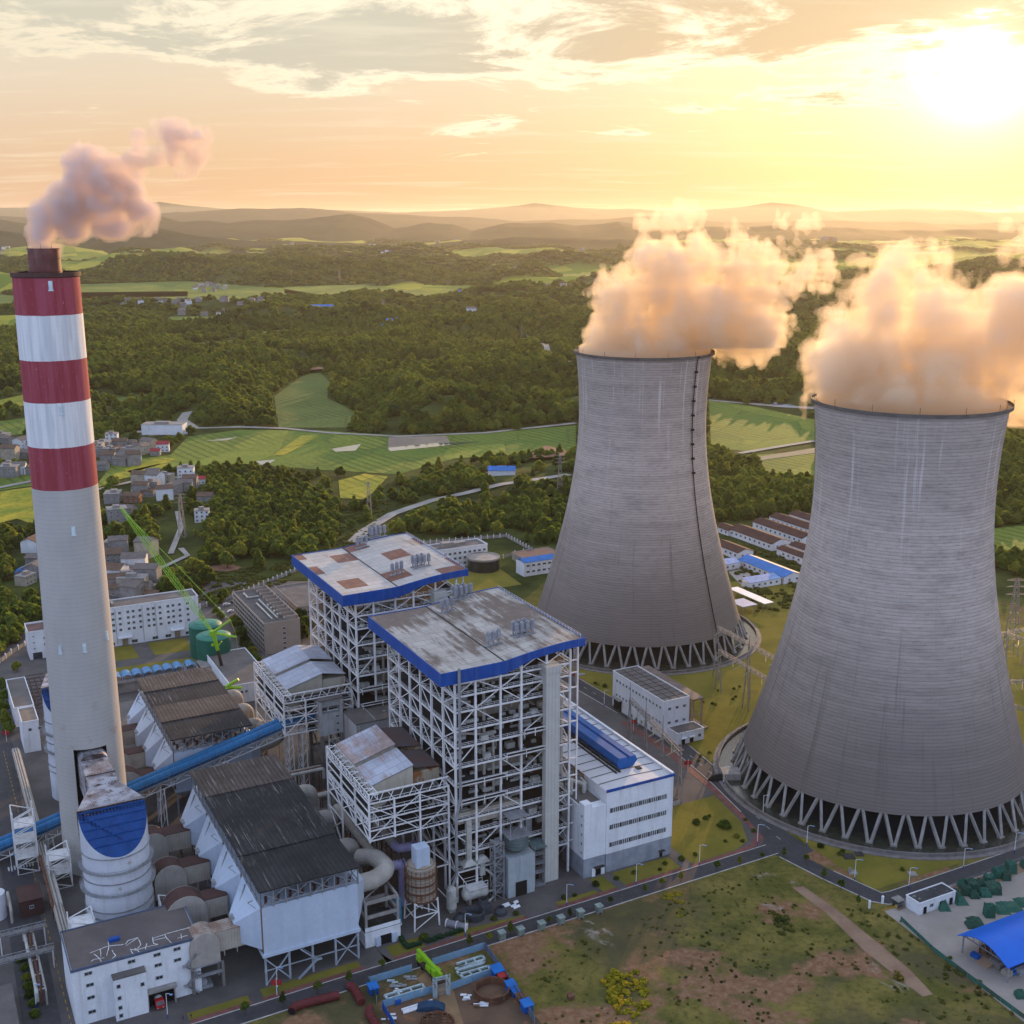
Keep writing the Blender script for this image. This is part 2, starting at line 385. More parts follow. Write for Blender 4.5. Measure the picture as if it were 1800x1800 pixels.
def crop_material(name, c1, c2, c3):
    """crop rows and plots"""
    m = bpy.data.materials.new(name); m.use_nodes = True; m.node_tree.nodes.clear(); n = NT(m.node_tree)
    P = n.new('ShaderNodeNewGeometry').outputs['Position']
    vo = n.new('ShaderNodeTexVoronoi'); n.link(n.scalevec(P, 1, .55, 1), vo.inputs['Vector']); vo.inputs['Scale'].default_value = .016
    c = n.mix(n.ramp(vo.outputs['Color'], .15, .75), c1, c2)
    ve = n.new('ShaderNodeTexVoronoi', feature='DISTANCE_TO_EDGE'); n.link(n.scalevec(P, 1, .55, 1), ve.inputs['Vector']); ve.inputs['Scale'].default_value = .016
    c = n.mix(n.ramp(ve.outputs[0], .0, .03, .45, 0), c, (.05, .065, .016))
    c = n.mix(n.ramp(n.noise(P, .03, 7, .65), .40, .62, 0, .8), c, c3)
    c = n.mix(n.ramp(n.noise(P, .25, 5, .7), .4, .7, 0, .4), c, (.02, .03, .006))
    w = n.math('SINE', n.math('MULTIPLY', n.vmath('DOT_PRODUCT', P, (.82, .57, 0)), .62)); c = n.mix(n.math('MULTIPLY', n.ramp(w, .1, .9, 0, .5), n.ramp(n.noise(P, .011, 3, .5), .42, .58)), c, (.04, .055, .012))
    b = n.new('ShaderNodeBsdfPrincipled'); n.link(c, b.inputs['Base Color']); b.inputs['Roughness'].default_value = .9; b.inputs['Specular IOR Level'].default_value = .1
    o = n.new('ShaderNodeOutputMaterial'); n.link(b.outputs[0], o.inputs[0]); return m
FM = {'rice': crop_material('rice_crop', (.10, .165, .026), (.21, .25, .038), (.15, .195, .028)),
      'ripe': crop_material('ripe_crop', (.33, .29, .03), (.42, .34, .035), (.20, .24, .025)),
      'terrace': crop_material('terrace_crop', (.085, .135, .028), (.145, .175, .04), (.10, .135, .03))}
for (f, k), q in zip(FIELDS, FPOLY): solo(MB(o=(0, 0, 0)).sheet(q, .25), 'field', FM[k], None, None, rot=0, kind='structure')
def patch(name, uv, z, mat, kind='structure'):
    return solo(MB(o=(0, 0, 0)).sheet([gx(u, v) for u, v in uv], z), name, mat, None, None, rot=0, kind=kind)
m_water = M('water', (.10, .11, .10), rough=.06, spec=.9, scale=.02, bump=.02)
m_mud = M('ploughed_mud', (.26, .20, .14), scale=.03, rough=.7)
patch('field', [(478,802),(502,800),(562,767),(530,766)], .5, FM['ripe']); patch('field', [(170,858),(215,842),(255,835),(300,818),(280,816),(200,834)], .5, FM['ripe'])
patch('field', [(230,832),(300,812),(312,806),(280,806),(215,826)], .5, FM['ripe'])
patch('pond', [(583,790),(635,781),(625,793),(590,795)], .55, m_water); patch('ploughed_field', [(683,769),(785,767),(792,780),(765,784),(682,793)], .5, m_mud)
patch('pond', [(682,788),(760,780),(845,777),(765,786),(686,794)], .55, m_water); patch('pond', [(300,757),(352,752),(330,764),(305,768)], .5, m_water)
patch('pond', [(440,812),(485,809),(470,818),(445,817)], .5, m_water); patch('pond', [(1320,806),(1432,788),(1432,797),(1350,808),(1330,812)], .5, m_water)
patch('pond', [(360,776),(420,768),(400,775)], .5, m_water)

def strip(pts, w):
    """road polygon along a centre line"""
    L, R = [], []
    for i, p in enumerate(pts):
        q0 = pts[max(i - 1, 0)]; q1 = pts[min(i + 1, len(pts) - 1)]
        dx, dy = q1[0] - q0[0], q1[1] - q0[1]; k = hypot(dx, dy) or 1; nx, ny = -dy / k, dx / k
        L.append((p[0] + nx * w / 2, p[1] + ny * w / 2)); R.append((p[0] - nx * w / 2, p[1] - ny * w / 2))
    return L, R
def road(name, pts, w, z, mat, rot=None, kind='structure', hz=False):
    L, R = strip(pts, w); mb = MB(o=(0, 0, 0)); k = len(pts)
    vs = [(x, y, z) for x, y in R] + [(x, y, z) for x, y in L]
    if hz: hh = height(np.array([p[0] for p in vs]), np.array([p[1] for p in vs])); vs = [(x, y, z + float(h)) for (x, y, _), h in zip(vs, hh)]
    mb.add(vs, [(i, i + 1, k + i + 1, k + i) for i in range(k - 1)])
    return solo(mb, name, mat, None, None, rot=rot, kind=kind)
def dense(pts, step):
    out = []
    for (x0, y0), (x1, y1) in zip(pts, pts[1:]):
        k = max(1, int(hypot(x1 - x0, y1 - y0) / step)); out += [(x0 + (x1 - x0) * i / k, y0 + (y1 - y0) * i / k) for i in range(k)]
    return out + [pts[-1]]
m_asph = M('asphalt', (.062, .060, .062), scale=.12, rough=.85, var=.12, grime=((.10, .095, .09), .5))
m_pave = M('concrete_paving', (.125, .112, .105), (.075, .069, .065), scale=.07, rough=.9)
m_ctry = M('country_road', (.36, .33, .29), scale=.05, rough=.9)
m_kerb = M('kerb_stone', (.52, .50, .47), scale=.4)
m_brick = M('red_paving', (.21, .085, .07), scale=.3, var=.2)
m_lawn = M('lawn_turf', (.215, .178, .036), (.135, .128, .026), scale=.05, rough=1, spec=.03, rust=((.15, .125, .035), .60, .09), bump=.4)
m_white = M('road_paint', (.62, .62, .60), scale=.8); m_yel = M('yellow_paint', (.45, .28, .04), scale=.8)
ROADS_FAR = [[(945,605),(958,625),(962,645),(985,662),(1012,670)], [(330,754),(420,752),(500,754),(580,762),(700,768),(850,762),(1012,745)], [(240,760),(310,758),(340,752),(320,740),(330,732)],
 [(1246,704),(1330,712),(1432,724)], [(1300,798),(1370,786),(1432,776)], [(620,955),(640,935),(690,905),(760,882),(880,862),(960,850),(1000,842)], [(170,862),(240,846),(300,842),(330,838)], [(300,975),(308,955),(318,930),(312,900)], [(-20,862),(60,846)], [(262,1010),(330,978),(318,965)]]
RF = [dense([gx(u, v) for u, v in r], 25) for r in ROADS_FAR]
for r, w_ in zip(RF, (9, 7, 12, 9, 7, 9, 6, 4, 7, 4)): road('country_road', r, w_, .8, m_ctry, rot=0, hz=True)

# ---- plant surfaces, on the plant grid
def ab_sheet(name, poly, z, mat): return solo(MB(o=(0, 0, 0)).sheet(poly, z), name, mat, None, None, kind='structure')
ab_sheet('paving', [(-140, 300.2), (64, 304.1), (268, 308), (283, 372), (286, 400), (284, 470), (300, 600), (240, 700), (160, 740), (60, 760), (-60, 700), (-160, 500)], .03, m_pave)
fb = lambda a: 304.4 + .019 * (a - 80)               # the front road's centre line
def fl(a0, a1, b0, b1=None): return [(a0, fb(a0) + 5.7), (a1, fb(a1) + 5.7), (a1, b1 or b0), (a0, b0)]
lawns = [fl(207, 231, 321.3), fl(197.8, 203.3, 321.3), [(236, 313.2), (256, 313.6), (264, 317), (271, 330), (275, 352), (250, 352), (236, 344)],
 fl(119.5, 131, 317, 317), fl(78, 109, 314), fl(56, 74, 313), fl(142, 167, 314.2, 312.5), fl(180, 196, 314.8), fl(111, 116.5, 316), fl(131.5, 141, 311.2),
 [(282, 306), (281, 270), (400, 267.5), (520, 300), (560, 420), (520, 560), (420, 600), (330, 580), (293, 560), (292, 470), (295, 395)],
 [(66, 620), (100, 618), (100, 640), (66, 642)], [(108, 618), (128, 617), (128, 638), (108, 639)], [(60, 590), (125, 588), (125, 606), (60, 610)], [(-40, 575), (20, 590), (10, 650), (-60, 640)],
 [(285, 530), (285, 470), (255, 600), (270, 620)], [(300, 640), (340, 640), (345, 690), (300, 700)], [(260, 600), (300, 590), (290, 640), (262, 640)]]
for q in lawns: ab_sheet('lawn', q, .06, m_lawn)
FRONT = [(-260, fb(-260)), (268, fb(268))]; SIDE = [(272, 304), (280, 335), (285, 362), (289, 395), (289, 440), (286.5, 480), (285, 540), (278, 600), (262, 640)]
LOWR = [(270.5, 303), (274, 285), (279, 266), (281, 264.2), (285, 263.2), (350, 263), (460, 262.5)]
road('road', FRONT, 6.6, .10, m_asph); road('road', SIDE, 8.5, .105, m_asph); road('road', LOWR, 7, .11, m_asph)
ab_sheet('road', [(256, 304.4), (266, 304.2), (272, 299), (281, 300), (281, 326), (275, 322), (271.5, 316), (266.5, 312), (256, 311.1)], .115, m_asph)
for pts, w_ in ((FRONT, 6.6), (SIDE, 8.5), (LOWR, 7)):
    L, R = strip(pts, w_ + .25)
    for e in (L, R):
        mb = MB(o=(0, 0, 0))
        for p, q in zip(e, e[1:]):
            if pts is SIDE and (p[1] < 316 or 372 < p[1] < 396): continue
            if pts is LOWR and e is L and p[1] > 290: continue
            mb.beam((p[0], p[1], .09), (q[0], q[1], .09), .3, .24)
        solo(mb, 'kerb', m_kerb, None, None, kind='structure')
ab_sheet('pavement', [(56, fb(56) + 3.45), (255, fb(255) + 3.45), (266, 312.4), (271.5, 317), (274, 322), (271, 324), (268.6, 318.4), (263, 314.3), (255, fb(255) + 5.6), (56, fb(56) + 5.6)], .09, m_brick)
ab_sheet('pavement', [(274, 322), (280.4, 360), (284, 395), (283.5, 430), (280, 430), (280, 395), (277, 362), (271, 324)], .09, m_brick)
mb = MB(o=(0, 0, 0))
for i in range(30):
    p0 = 312 + i * 8; k = np.interp(p0, [300, 335, 362, 395, 440, 480, 540], [273, 280, 285, 289, 289, 286.5, 285])
    mb.sheet([(k - .1, p0), (k + .1, p0), (k + .25, p0 + 2.6), (k + .05, p0 + 2.6)], .125)
solo(mb, 'road_marking', m_white, None, None, kind='structure')
# driveways from the front road
for q in ([(203.5, 309.8), (206.8, 309.8), (205.8, 322), (203, 322)], [(231.5, 310.4), (235, 310.4), (233.5, 323), (231, 323)], [(168, 309), (180, 309.2), (177, 314), (197, 314.5), (197.5, 330), (160, 330), (160, 318), (167, 314)], [(109.5, 307.8), (119, 308), (117, 314), (116.5, 330), (110, 330), (110, 313)], [(116.8, 308), (119.6, 308), (119.6, 318), (116.8, 318)], [(74.3, 307), (77.6, 307), (77.6, 318), (74.3, 318)]):
    ab_sheet('driveway', q, .108, m_pave)
# the left service road
LEFT = [ga(u, v) for u, v in ((5, 1330), (14, 1420), (28, 1520), (52, 1680), (80, 1830))]
road('road', [(LEFT[0][0] - .5, 640)] + LEFT + [(LEFT[-1][0], 250)], 10, .10, m_asph)
mb = MB(o=(0, 0, 0)); k0 = LEFT[1][0] + 3.2
for i in range(60): mb.sheet([(k0, 290 + i * 4), (k0 + .25, 290 + i * 4), (k0 + .25, 292 + i * 4), (k0, 292 + i * 4)], .125)
solo(mb, 'road_marking', m_yel, None, None, kind='structure')
mb = MB(o=(0, 0, 0))
for i in range(9): x = LEFT[1][0] - 4.5 + i; mb.sheet([(x, 421), (x + .5, 421), (x + .5, 424), (x, 424)], .125)
solo(mb, 'road_marking', m_white, None, None, kind='structure')
# gravel yard, dirt track, construction soil
m_grav = M('gravel', (.36, .32, .28), (.26, .23, .20), scale=.06, rough=.95, rust=((.30, .20, .14), .63, .05))
m_dirt = M('bare_earth', (.30, .20, .13), (.22, .13, .085), scale=.10, rough=1)
m_soil = M('site_soil', (.155, .095, .06), (.095, .065, .042), scale=.09, rough=1, rust=((.20, .10, .05), .58, .15))
ab_sheet('gravel_yard', [(275, 258.6), (290, 258.4), (460, 258), (460, 120), (255, 120), (262, 150), (268.5, 190), (272, 225)], .07, m_grav)
patch('verge', [(1570, 1592), (1800, 1508), (1830, 1500), (1830, 1520), (1700, 1575), (1640, 1572), (1580, 1602)], .09, m_dirt)
patch('dirt_track', [(1392, 1560), (1412, 1558), (1470, 1598), (1540, 1655), (1600, 1705), (1640, 1748), (1622, 1752), (1580, 1720), (1520, 1672), (1452, 1605)], .05, m_dirt)
patch('site_ground', [(672, 1772), (770, 1745), (786, 1735), (862, 1703), (890, 1725), (965, 1815), (960, 1860), (690, 1860)], .05, m_soil)
patch('site_ground', [(730, 1722), (760, 1700), (795, 1735), (815, 1800), (780, 1812), (770, 1745)], .07, M('trodden_earth', (.30, .19, .10), scale=.15))

# ---- hills on the horizon, each range with real depth
m_hill = M('hill_woodland', (.030, .042, .022), (.014, .020, .010), scale=.006, rough=1, spec=.02, bump=1.0)
def ridge(Y, prof, depth, seed, rough=14, top=1.0):
    us = np.arange(prof[0][0], prof[-1][0] + 1, 5.0); vs = np.interp(us, [p[0] for p in prof], [p[1] for p in prof])
    ks = np.linspace(-1, 1, 25); r_ = [(u - 900) / FPX * Y for u in us]
    V = []
    for k in ks:
        for x, v in zip(r_, vs):
            y = Y + k * depth + 400 * (vn(x / 1500, 3.3, seed) - .5)
            pk = CAMH - (v - HOR) / FPX * Y + rough * 2.6 * (fbm(x / (Y * .045), seed, 4) - .5)
            fl = (1 - abs(k)) ** (.75 + .5 * vn(x / 900., k * 2, seed))
            z = max(pk, 0) * fl * (1 + .3 * (fbm(x / 600, k * 5, 3, seed) - .5) * (abs(k) > .02)) - 4
            V.append((x, y, z))
    nc = len(us); F = [(i * nc + j, i * nc + j + 1, (i + 1) * nc + j + 1, (i + 1) * nc + j) for i in range(len(ks) - 1) for j in range(nc - 1)]
    o = solo(MB(o=(0, 0, 0)).add(V, F), 'hills', m_hill, None, None, rot=0, kind='structure', smooth=True)
ridge(12500, [(-500,392),(-200,385),(-60,380),(0,379),(60,386),(130,398),(200,394),(270,382),(292,380),(330,391),(390,388),(420,393),(470,387),(530,386),(580,380),(625,376),(660,384),(700,400),(760,388),(800,390),(835,402),(890,392),(960,392),(1010,396),(1080,389),(1160,402),(1240,398),(1330,398),(1500,402),(1700,404),(2000,404),(2400,408)], 2400, 1, 34)
ridge(8300, [(-500,430),(-100,410),(0,402),(90,420),(160,432),(210,402),(260,394),(320,405),(390,416),(480,424),(600,428),(720,432),(900,416),(1000,413),(1100,420),(1240,424),(1420,440),(1500,425),(1700,432),(2000,430),(2400,440)], 1300, 2, 22)
ridge(19000, [(-600,384),(-100,377),(100,384),(300,376),(420,369),(540,365),(620,372),(720,378),(900,384),(1040,388),(1140,381),(1260,387),(1400,386),(1480,389),(1560,388),(1700,392),(1900,391),(2400,394)], 3000, 3, 40)
ridge(30000, [(-700,372),(100,364),(300,355),(400,366),(700,374),(860,366),(940,358),(1010,368),(1200,370),(1340,358),(1440,370),(1600,368),(1800,374),(2500,376)], 4000, 4, 40)

# ---- the air: an even haze round camera and scene
def closed_box(name, x0, x1, y0, y1, z0, z1, mat, kind):
    o = solo(MB(o=(0, 0, 0)).box(x0, x1, y0, y1, z0, z1), name, mat, None, None, rot=0, kind=kind); return o
mh = bpy.data.materials.new('haze_air'); mh.use_nodes = True; mh.node_tree.nodes.clear(); n = NT(mh.node_tree)
pv = n.new('ShaderNodeVolumePrincipled'); pv.inputs['Color'].default_value = (.95, .90, .78, 1); pv.inputs['Density'].default_value = 1.8e-5; pv.inputs['Anisotropy'].default_value = .52
ou = n.new('ShaderNodeOutputMaterial'); n.link(pv.outputs[0], ou.inputs[1])
haze = closed_box('haze', -46000, 46000, -1500, 50500, -8, 480, mh, 'stuff')

# ================================================================== COOLING TOWERS
def concrete_tower_material():
    m = bpy.data.materials.new('tower_concrete'); m.use_nodes = True; m.node_tree.nodes.clear(); n = NT(m.node_tree)
    tc = n.new('ShaderNodeTexCoord'); P = tc.outputs['Object']; sp = n.new('ShaderNodeSeparateXYZ'); n.link(P, sp.inputs[0]); x, y, z = sp.outputs
    ang = n.math('ARCTAN2', y, x)
    oi = n.new('ShaderNodeObjectInfo').outputs['Random']
    cb = n.new('ShaderNodeCombineXYZ'); n.link(n.math('ADD', ang, n.math('MULTIPLY', oi, 9.0)), cb.inputs[0]); n.link(z, cb.inputs[1])
    A = cb.outputs[0]
    # lifts of the shuttering: rings 1.9 m high, each poured a little different
    lift = n.math('FLOOR', n.math('DIVIDE', z, 1.3)); frac = n.math('FRACT', n.math('DIVIDE', z, 1.3))
    wn = n.new('ShaderNodeTexWhiteNoise', noise_dimensions='1D'); n.link(n.math('ADD', lift, n.math('MULTIPLY', oi, 50.0)), wn.inputs['W'])
    c = n.mix(wn.outputs['Value'], (.44, .375, .325), (.51, .435, .38))
    # broad weathering bands: dark skirt, pale waist, grey top
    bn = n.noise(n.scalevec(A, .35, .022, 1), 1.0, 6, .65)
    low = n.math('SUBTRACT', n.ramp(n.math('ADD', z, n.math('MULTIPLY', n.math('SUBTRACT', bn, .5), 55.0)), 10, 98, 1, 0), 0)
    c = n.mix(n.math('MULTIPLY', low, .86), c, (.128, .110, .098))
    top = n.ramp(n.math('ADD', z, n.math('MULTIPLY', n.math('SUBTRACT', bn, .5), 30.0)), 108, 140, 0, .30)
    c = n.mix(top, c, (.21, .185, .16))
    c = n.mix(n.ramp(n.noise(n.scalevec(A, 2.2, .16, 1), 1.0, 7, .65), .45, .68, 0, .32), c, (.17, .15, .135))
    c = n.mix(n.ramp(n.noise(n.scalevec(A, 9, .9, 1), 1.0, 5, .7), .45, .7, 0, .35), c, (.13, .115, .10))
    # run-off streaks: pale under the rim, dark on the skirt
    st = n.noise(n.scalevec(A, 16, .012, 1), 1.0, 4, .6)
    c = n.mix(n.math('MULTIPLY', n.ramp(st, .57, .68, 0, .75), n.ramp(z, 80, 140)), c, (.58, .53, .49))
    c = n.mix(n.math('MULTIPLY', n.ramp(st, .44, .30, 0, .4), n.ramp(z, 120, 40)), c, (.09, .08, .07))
    # joints
    j = n.ramp(frac, .0, .24, .60, 0)
    vj = n.ramp(n.math('FRACT', n.math('ADD', n.math('MULTIPLY', ang, 28.0), n.math('MULTIPLY', wn.outputs['Value'], 1.0))), .0, .07, .30, 0)
    c = n.mix(n.math('MAXIMUM', j, vj), c, (.06, .055, .05))
    b = n.new('ShaderNodeBsdfPrincipled'); n.link(c, b.inputs['Base Color']); b.inputs['Roughness'].default_value = .92; b.inputs['Specular IOR Level'].default_value = .15
    o = n.new('ShaderNodeOutputMaterial'); n.link(b.outputs[0], o.inputs[0]); return m
m_tower = concrete_tower_material()
m_conc = M('concrete', (.33, .31, .285), scale=.3, grime=((.14, .12, .10), .6))
m_concd = M('weathered_concrete', (.22, .20, .185), scale=.3, grime=((.08, .07, .06), .6))
m_rimd = M('rim_concrete', (.13, .115, .10), scale=.2)
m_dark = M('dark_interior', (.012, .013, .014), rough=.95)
def tower_r(z): k = 90. if z > 124.5 else 85.5; return 34.0 * sqrt(1 + ((z - 124.5) / k) ** 2)
def cooling_tower(x, y, label, ladder_deg=None, first=None):
    t = thing('cooling_tower', label, 'cooling tower', x, y, rot=0, group='hyperboloid cooling towers')
    mb = MB(t); zs = [11 + (156 - 11) * i / 72 for i in range(73)]
    prof = [(tower_r(z), z) for z in zs]
    prof += [(tower_r(z) - (.9 if z > 14 else 1.4), z) for z in zs[::-1]] + [(tower_r(11), 11)]
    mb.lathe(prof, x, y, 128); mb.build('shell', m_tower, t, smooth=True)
    mb = MB(t); r = tower_r(156); mb.lathe([(r - 1.1, 156), (r + 1.3, 156), (r + 1.3, 157.3), (r + .9, 157.3), (r + .9, 156.6), (r - 1.1, 156.6), (r - 1.1, 156)], x, y, 96); mb.build('rim', m_rimd, t)
    for i in range(14):
        mb = MB(t); a = 2 * pi * i / 14; mb.tube((x + (r + 1) * cos(a), y + (r + 1) * sin(a), 157), (x + (r + 1) * cos(a), y + (r + 1) * sin(a), 159.8), .07, nseg=5); mb.build('lightning_rod', m_dark, t)
    # 44 pairs of raking columns, each V one part
    N = 44; R0 = 60.6; R1 = tower_r(11) - .7; v0 = None
    for i in range(N):
        if v0 is None:
            mb = MB(t); a0 = 2 * pi * (i + .5) / N
            for s in (-1, 1):
                a1 = a0 + s * pi / N * .86; aa = a0 + s * .0085
                mb.beam((x + R0 * cos(aa), y + R0 * sin(aa), .4), (x + R1 * cos(a1), y + R1 * sin(a1), 11.3), 1.0, .9)
            mb.beam((x + R0 * cos(a0 - .02), y + R0 * sin(a0 - .02), .35), (x + R0 * cos(a0 + .02), y + R0 * sin(a0 + .02), .35), 1.8, 1.5)
            v0 = mb.build('raking_column', m_conc, t)
        else:
            c = v0.copy(); COL.objects.link(c); c.parent = t; c.rotation_euler.z = 2 * pi * i / N
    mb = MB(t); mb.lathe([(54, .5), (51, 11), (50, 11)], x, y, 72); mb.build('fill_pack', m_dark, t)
    mb = MB(t); mb.lathe([(66.2, 0), (66.2, 1.6), (66.8, 1.6), (66.8, .35), (68.9, .35), (68.9, 0)], x, y, 120); mb.build('basin_wall', m_concd, t)
    mb = MB(t); mb.lathe([(66.2, .5), (50, .5)], x, y, 96); mb.build('basin_water', M('basin_water', (.055, .055, .04), rough=.08, spec=.8, scale=.3, bump=.15), t)
    if ladder_deg is not None:
        mb = MB(t); a = radians(ladder_deg)
        pts = [(x + (tower_r(z) + .7) * cos(a), y + (tower_r(z) + .7) * sin(a), z) for z in np.linspace(12, 157, 30)]
        mb.path(pts, .26, 6)
        for z in np.arange(96, 157, 7.5): mb.box(x + (tower_r(z) + 1) * cos(a) - .8, x + (tower_r(z) + 1) * cos(a) + .8, y + (tower_r(z) + 1) * sin(a) - .8, y + (tower_r(z) + 1) * sin(a) + .8, z, z + .9)
        mb.build('access_ladder', m_dark, t)
    return t
T1 = (70.1, 637.0); T2 = (153.6, 457.8)
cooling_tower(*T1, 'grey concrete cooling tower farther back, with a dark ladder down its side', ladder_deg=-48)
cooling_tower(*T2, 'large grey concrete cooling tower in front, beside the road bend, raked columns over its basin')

# ================================================================== CHIMNEY
CH = (-149.4, 390.0)
def chimney():
    x, y = CH
    t = thing('chimney', 'tall chimney with red and white bands above grey concrete', 'chimney', x, y, rot=0)
    m = bpy.data.materials.new('chimney_paint'); m.use_nodes = True; m.node_tree.nodes.clear(); n = NT(m.node_tree)
    P = n.new('ShaderNodeTexCoord').outputs['Object']; sp = n.new('ShaderNodeSeparateXYZ'); n.link(P, sp.inputs[0]); z = sp.outputs[2]
    ang = n.math('ARCTAN2', sp.outputs[1], sp.outputs[0]); cb = n.new('ShaderNodeCombineXYZ'); n.link(ang, cb.inputs[0]); n.link(z, cb.inputs[1]); A = cb.outputs[0]
    conc = n.mix(n.noise(n.scalevec(A, 1.2, .06, 1), 1, 7, .65), (.33, .32, .295), (.50, .47, .425))
    conc = n.mix(n.math('MULTIPLY', n.ramp(n.noise(n.scalevec(A, 1.6, .13, 1), 1, 8, .65), .55, .68, 0, .6), n.ramp(z, 85, 40)), conc, (.30, .215, .15))
    fr = n.math('FRACT', n.math('DIVIDE', z, 1.5)); vj = n.math('FRACT', n.math('MULTIPLY', ang, 4.2))
    conc = n.mix(n.math('MAXIMUM', n.ramp(fr, 0, .12, .3, 0), n.ramp(vj, 0, .03, .22, 0)), conc, (.10, .105, .11))
    st = n.noise(n.scalevec(A, 3.2, .016, 1), 1, 5, .65)
    red = n.mix(n.ramp(st, .40, .60), (.25, .034, .046), (.31, .064, .088))
    red = n.mix(n.ramp(n.noise(n.scalevec(A, 14, .5, 1), 1, 7, .7), .60, .70, 0, .55), red, (.5, .36, .37))
    wht = n.mix(n.ramp(n.noise(n.scalevec(A, 5, .03, 1), 1, 6, .6), .35, .62), (.52, .53, .53), (.70, .69, .66))
    wht = n.mix(n.math('MAXIMUM', n.ramp(fr, 0, .1, .10, 0), n.ramp(vj, 0, .03, .08, 0)), wht, (.2, .2, .2))
    c = conc
    for zb, colr in ((139.1, red), (153.2, wht), (167.8, red), (181.3, wht), (195.6, red)):
        c = n.mix(n.math('GREATER_THAN', n.math('ADD', z, n.math('MULTIPLY', st, .5)), zb), c, colr)
    b = n.new('ShaderNodeBsdfPrincipled'); n.link(c, b.inputs['Base Color']); b.inputs['Roughness'].default_value = .8; b.inputs['Specular IOR Level'].default_value = .2
    o = n.new('ShaderNodeOutputMaterial'); n.link(b.outputs[0], o.inputs[0])
    r = lambda z: np.interp(z, [0, 20, 75, 130, 208], [11.8, 11.6, 11.15, 10.5, 10.2])
    mb = MB(t); zs = np.linspace(0, 208, 53); N = 64
    # the duct enters through a tall opening facing the absorber
    vs = [(x + r(z_) * cos(2 * pi * j / N), y + r(z_) * sin(2 * pi * j / N), z_) for z_ in zs for j in range(N)]
    def hole(i, j):
        a = degrees(2 * pi * (j + .5) / N); return 22 < zs[i] + 2 < 48.5 and 266 < a < 320
    fs = [(i * N + j, i * N + (j + 1) % N, (i + 1) * N + (j + 1) % N, (i + 1) * N + j) for i in range(52) for j in range(N) if not hole(i, j)]
    mb.add(vs, fs); mb.build('shaft', m, t, smooth=True)
    mb = MB(t); mb.lathe([(9.2, 20), (9.2, 52)], x, y, 40); mb.build('inner_lining', m_dark, t)
    mb = MB(t); mb.lathe([(10.2, 207), (10.7, 207.3), (10.7, 208.6), (10.0, 208.6), (10.0, 207.4), (4.5, 207.4)], x, y, 56); mb.build('rim', M('rim_brown', (.085, .042, .036), scale=.3), t)
    m_fl = M('flue_rust', (.17, .055, .045), (.09, .035, .03), scale=.3, rough=.6, grime=((.04, .02, .02), .7))
    mb = MB(t); mb.lathe([(4.95, 205), (4.9, 216.0), (4.6, 216.0), (4.6, 206)], x, y, 40)
    for z_ in (208.6, 212.7, 215.6): mb.lathe([(4.9, z_), (5.15, z_), (5.15, z_ + .35), (4.9, z_ + .35)], x, y, 40)
    for a in (3.6, 4.9, 5.6): mb.tube((x + 4.8 * cos(a), y + 4.8 * sin(a), 216), (x + 4.8 * cos(a), y + 4.8 * sin(a), 217.8), .07, nseg=5)
    mb.build('flue', m_fl, t, smooth=False)
    m_lamp = M('beacon_box', (.62, .72, .74), rough=.4); l0 = None
    for u, v in ((87, 502), (106, 721), (128, 934), (108, 1140), (148, 1139), (181, 1129)):
        X, Y, Z = gy(u, v, y - 10); dx = X - x; rr = r(Z); dx = max(min(dx, rr * .96), -rr * .96); yy = y - sqrt(rr * rr - dx * dx)
        mb = MB(t); mb.box(x + dx - .55, x + dx + .55, yy - .35, yy + .5, Z - 1.4, Z + 1.4); mb.box(x + dx - .75, x + dx + .75, yy - .4, yy + .5, Z - 1.75, Z - 1.4); mb.build('beacon_niche', m_lamp, t)
    return t
chimney()

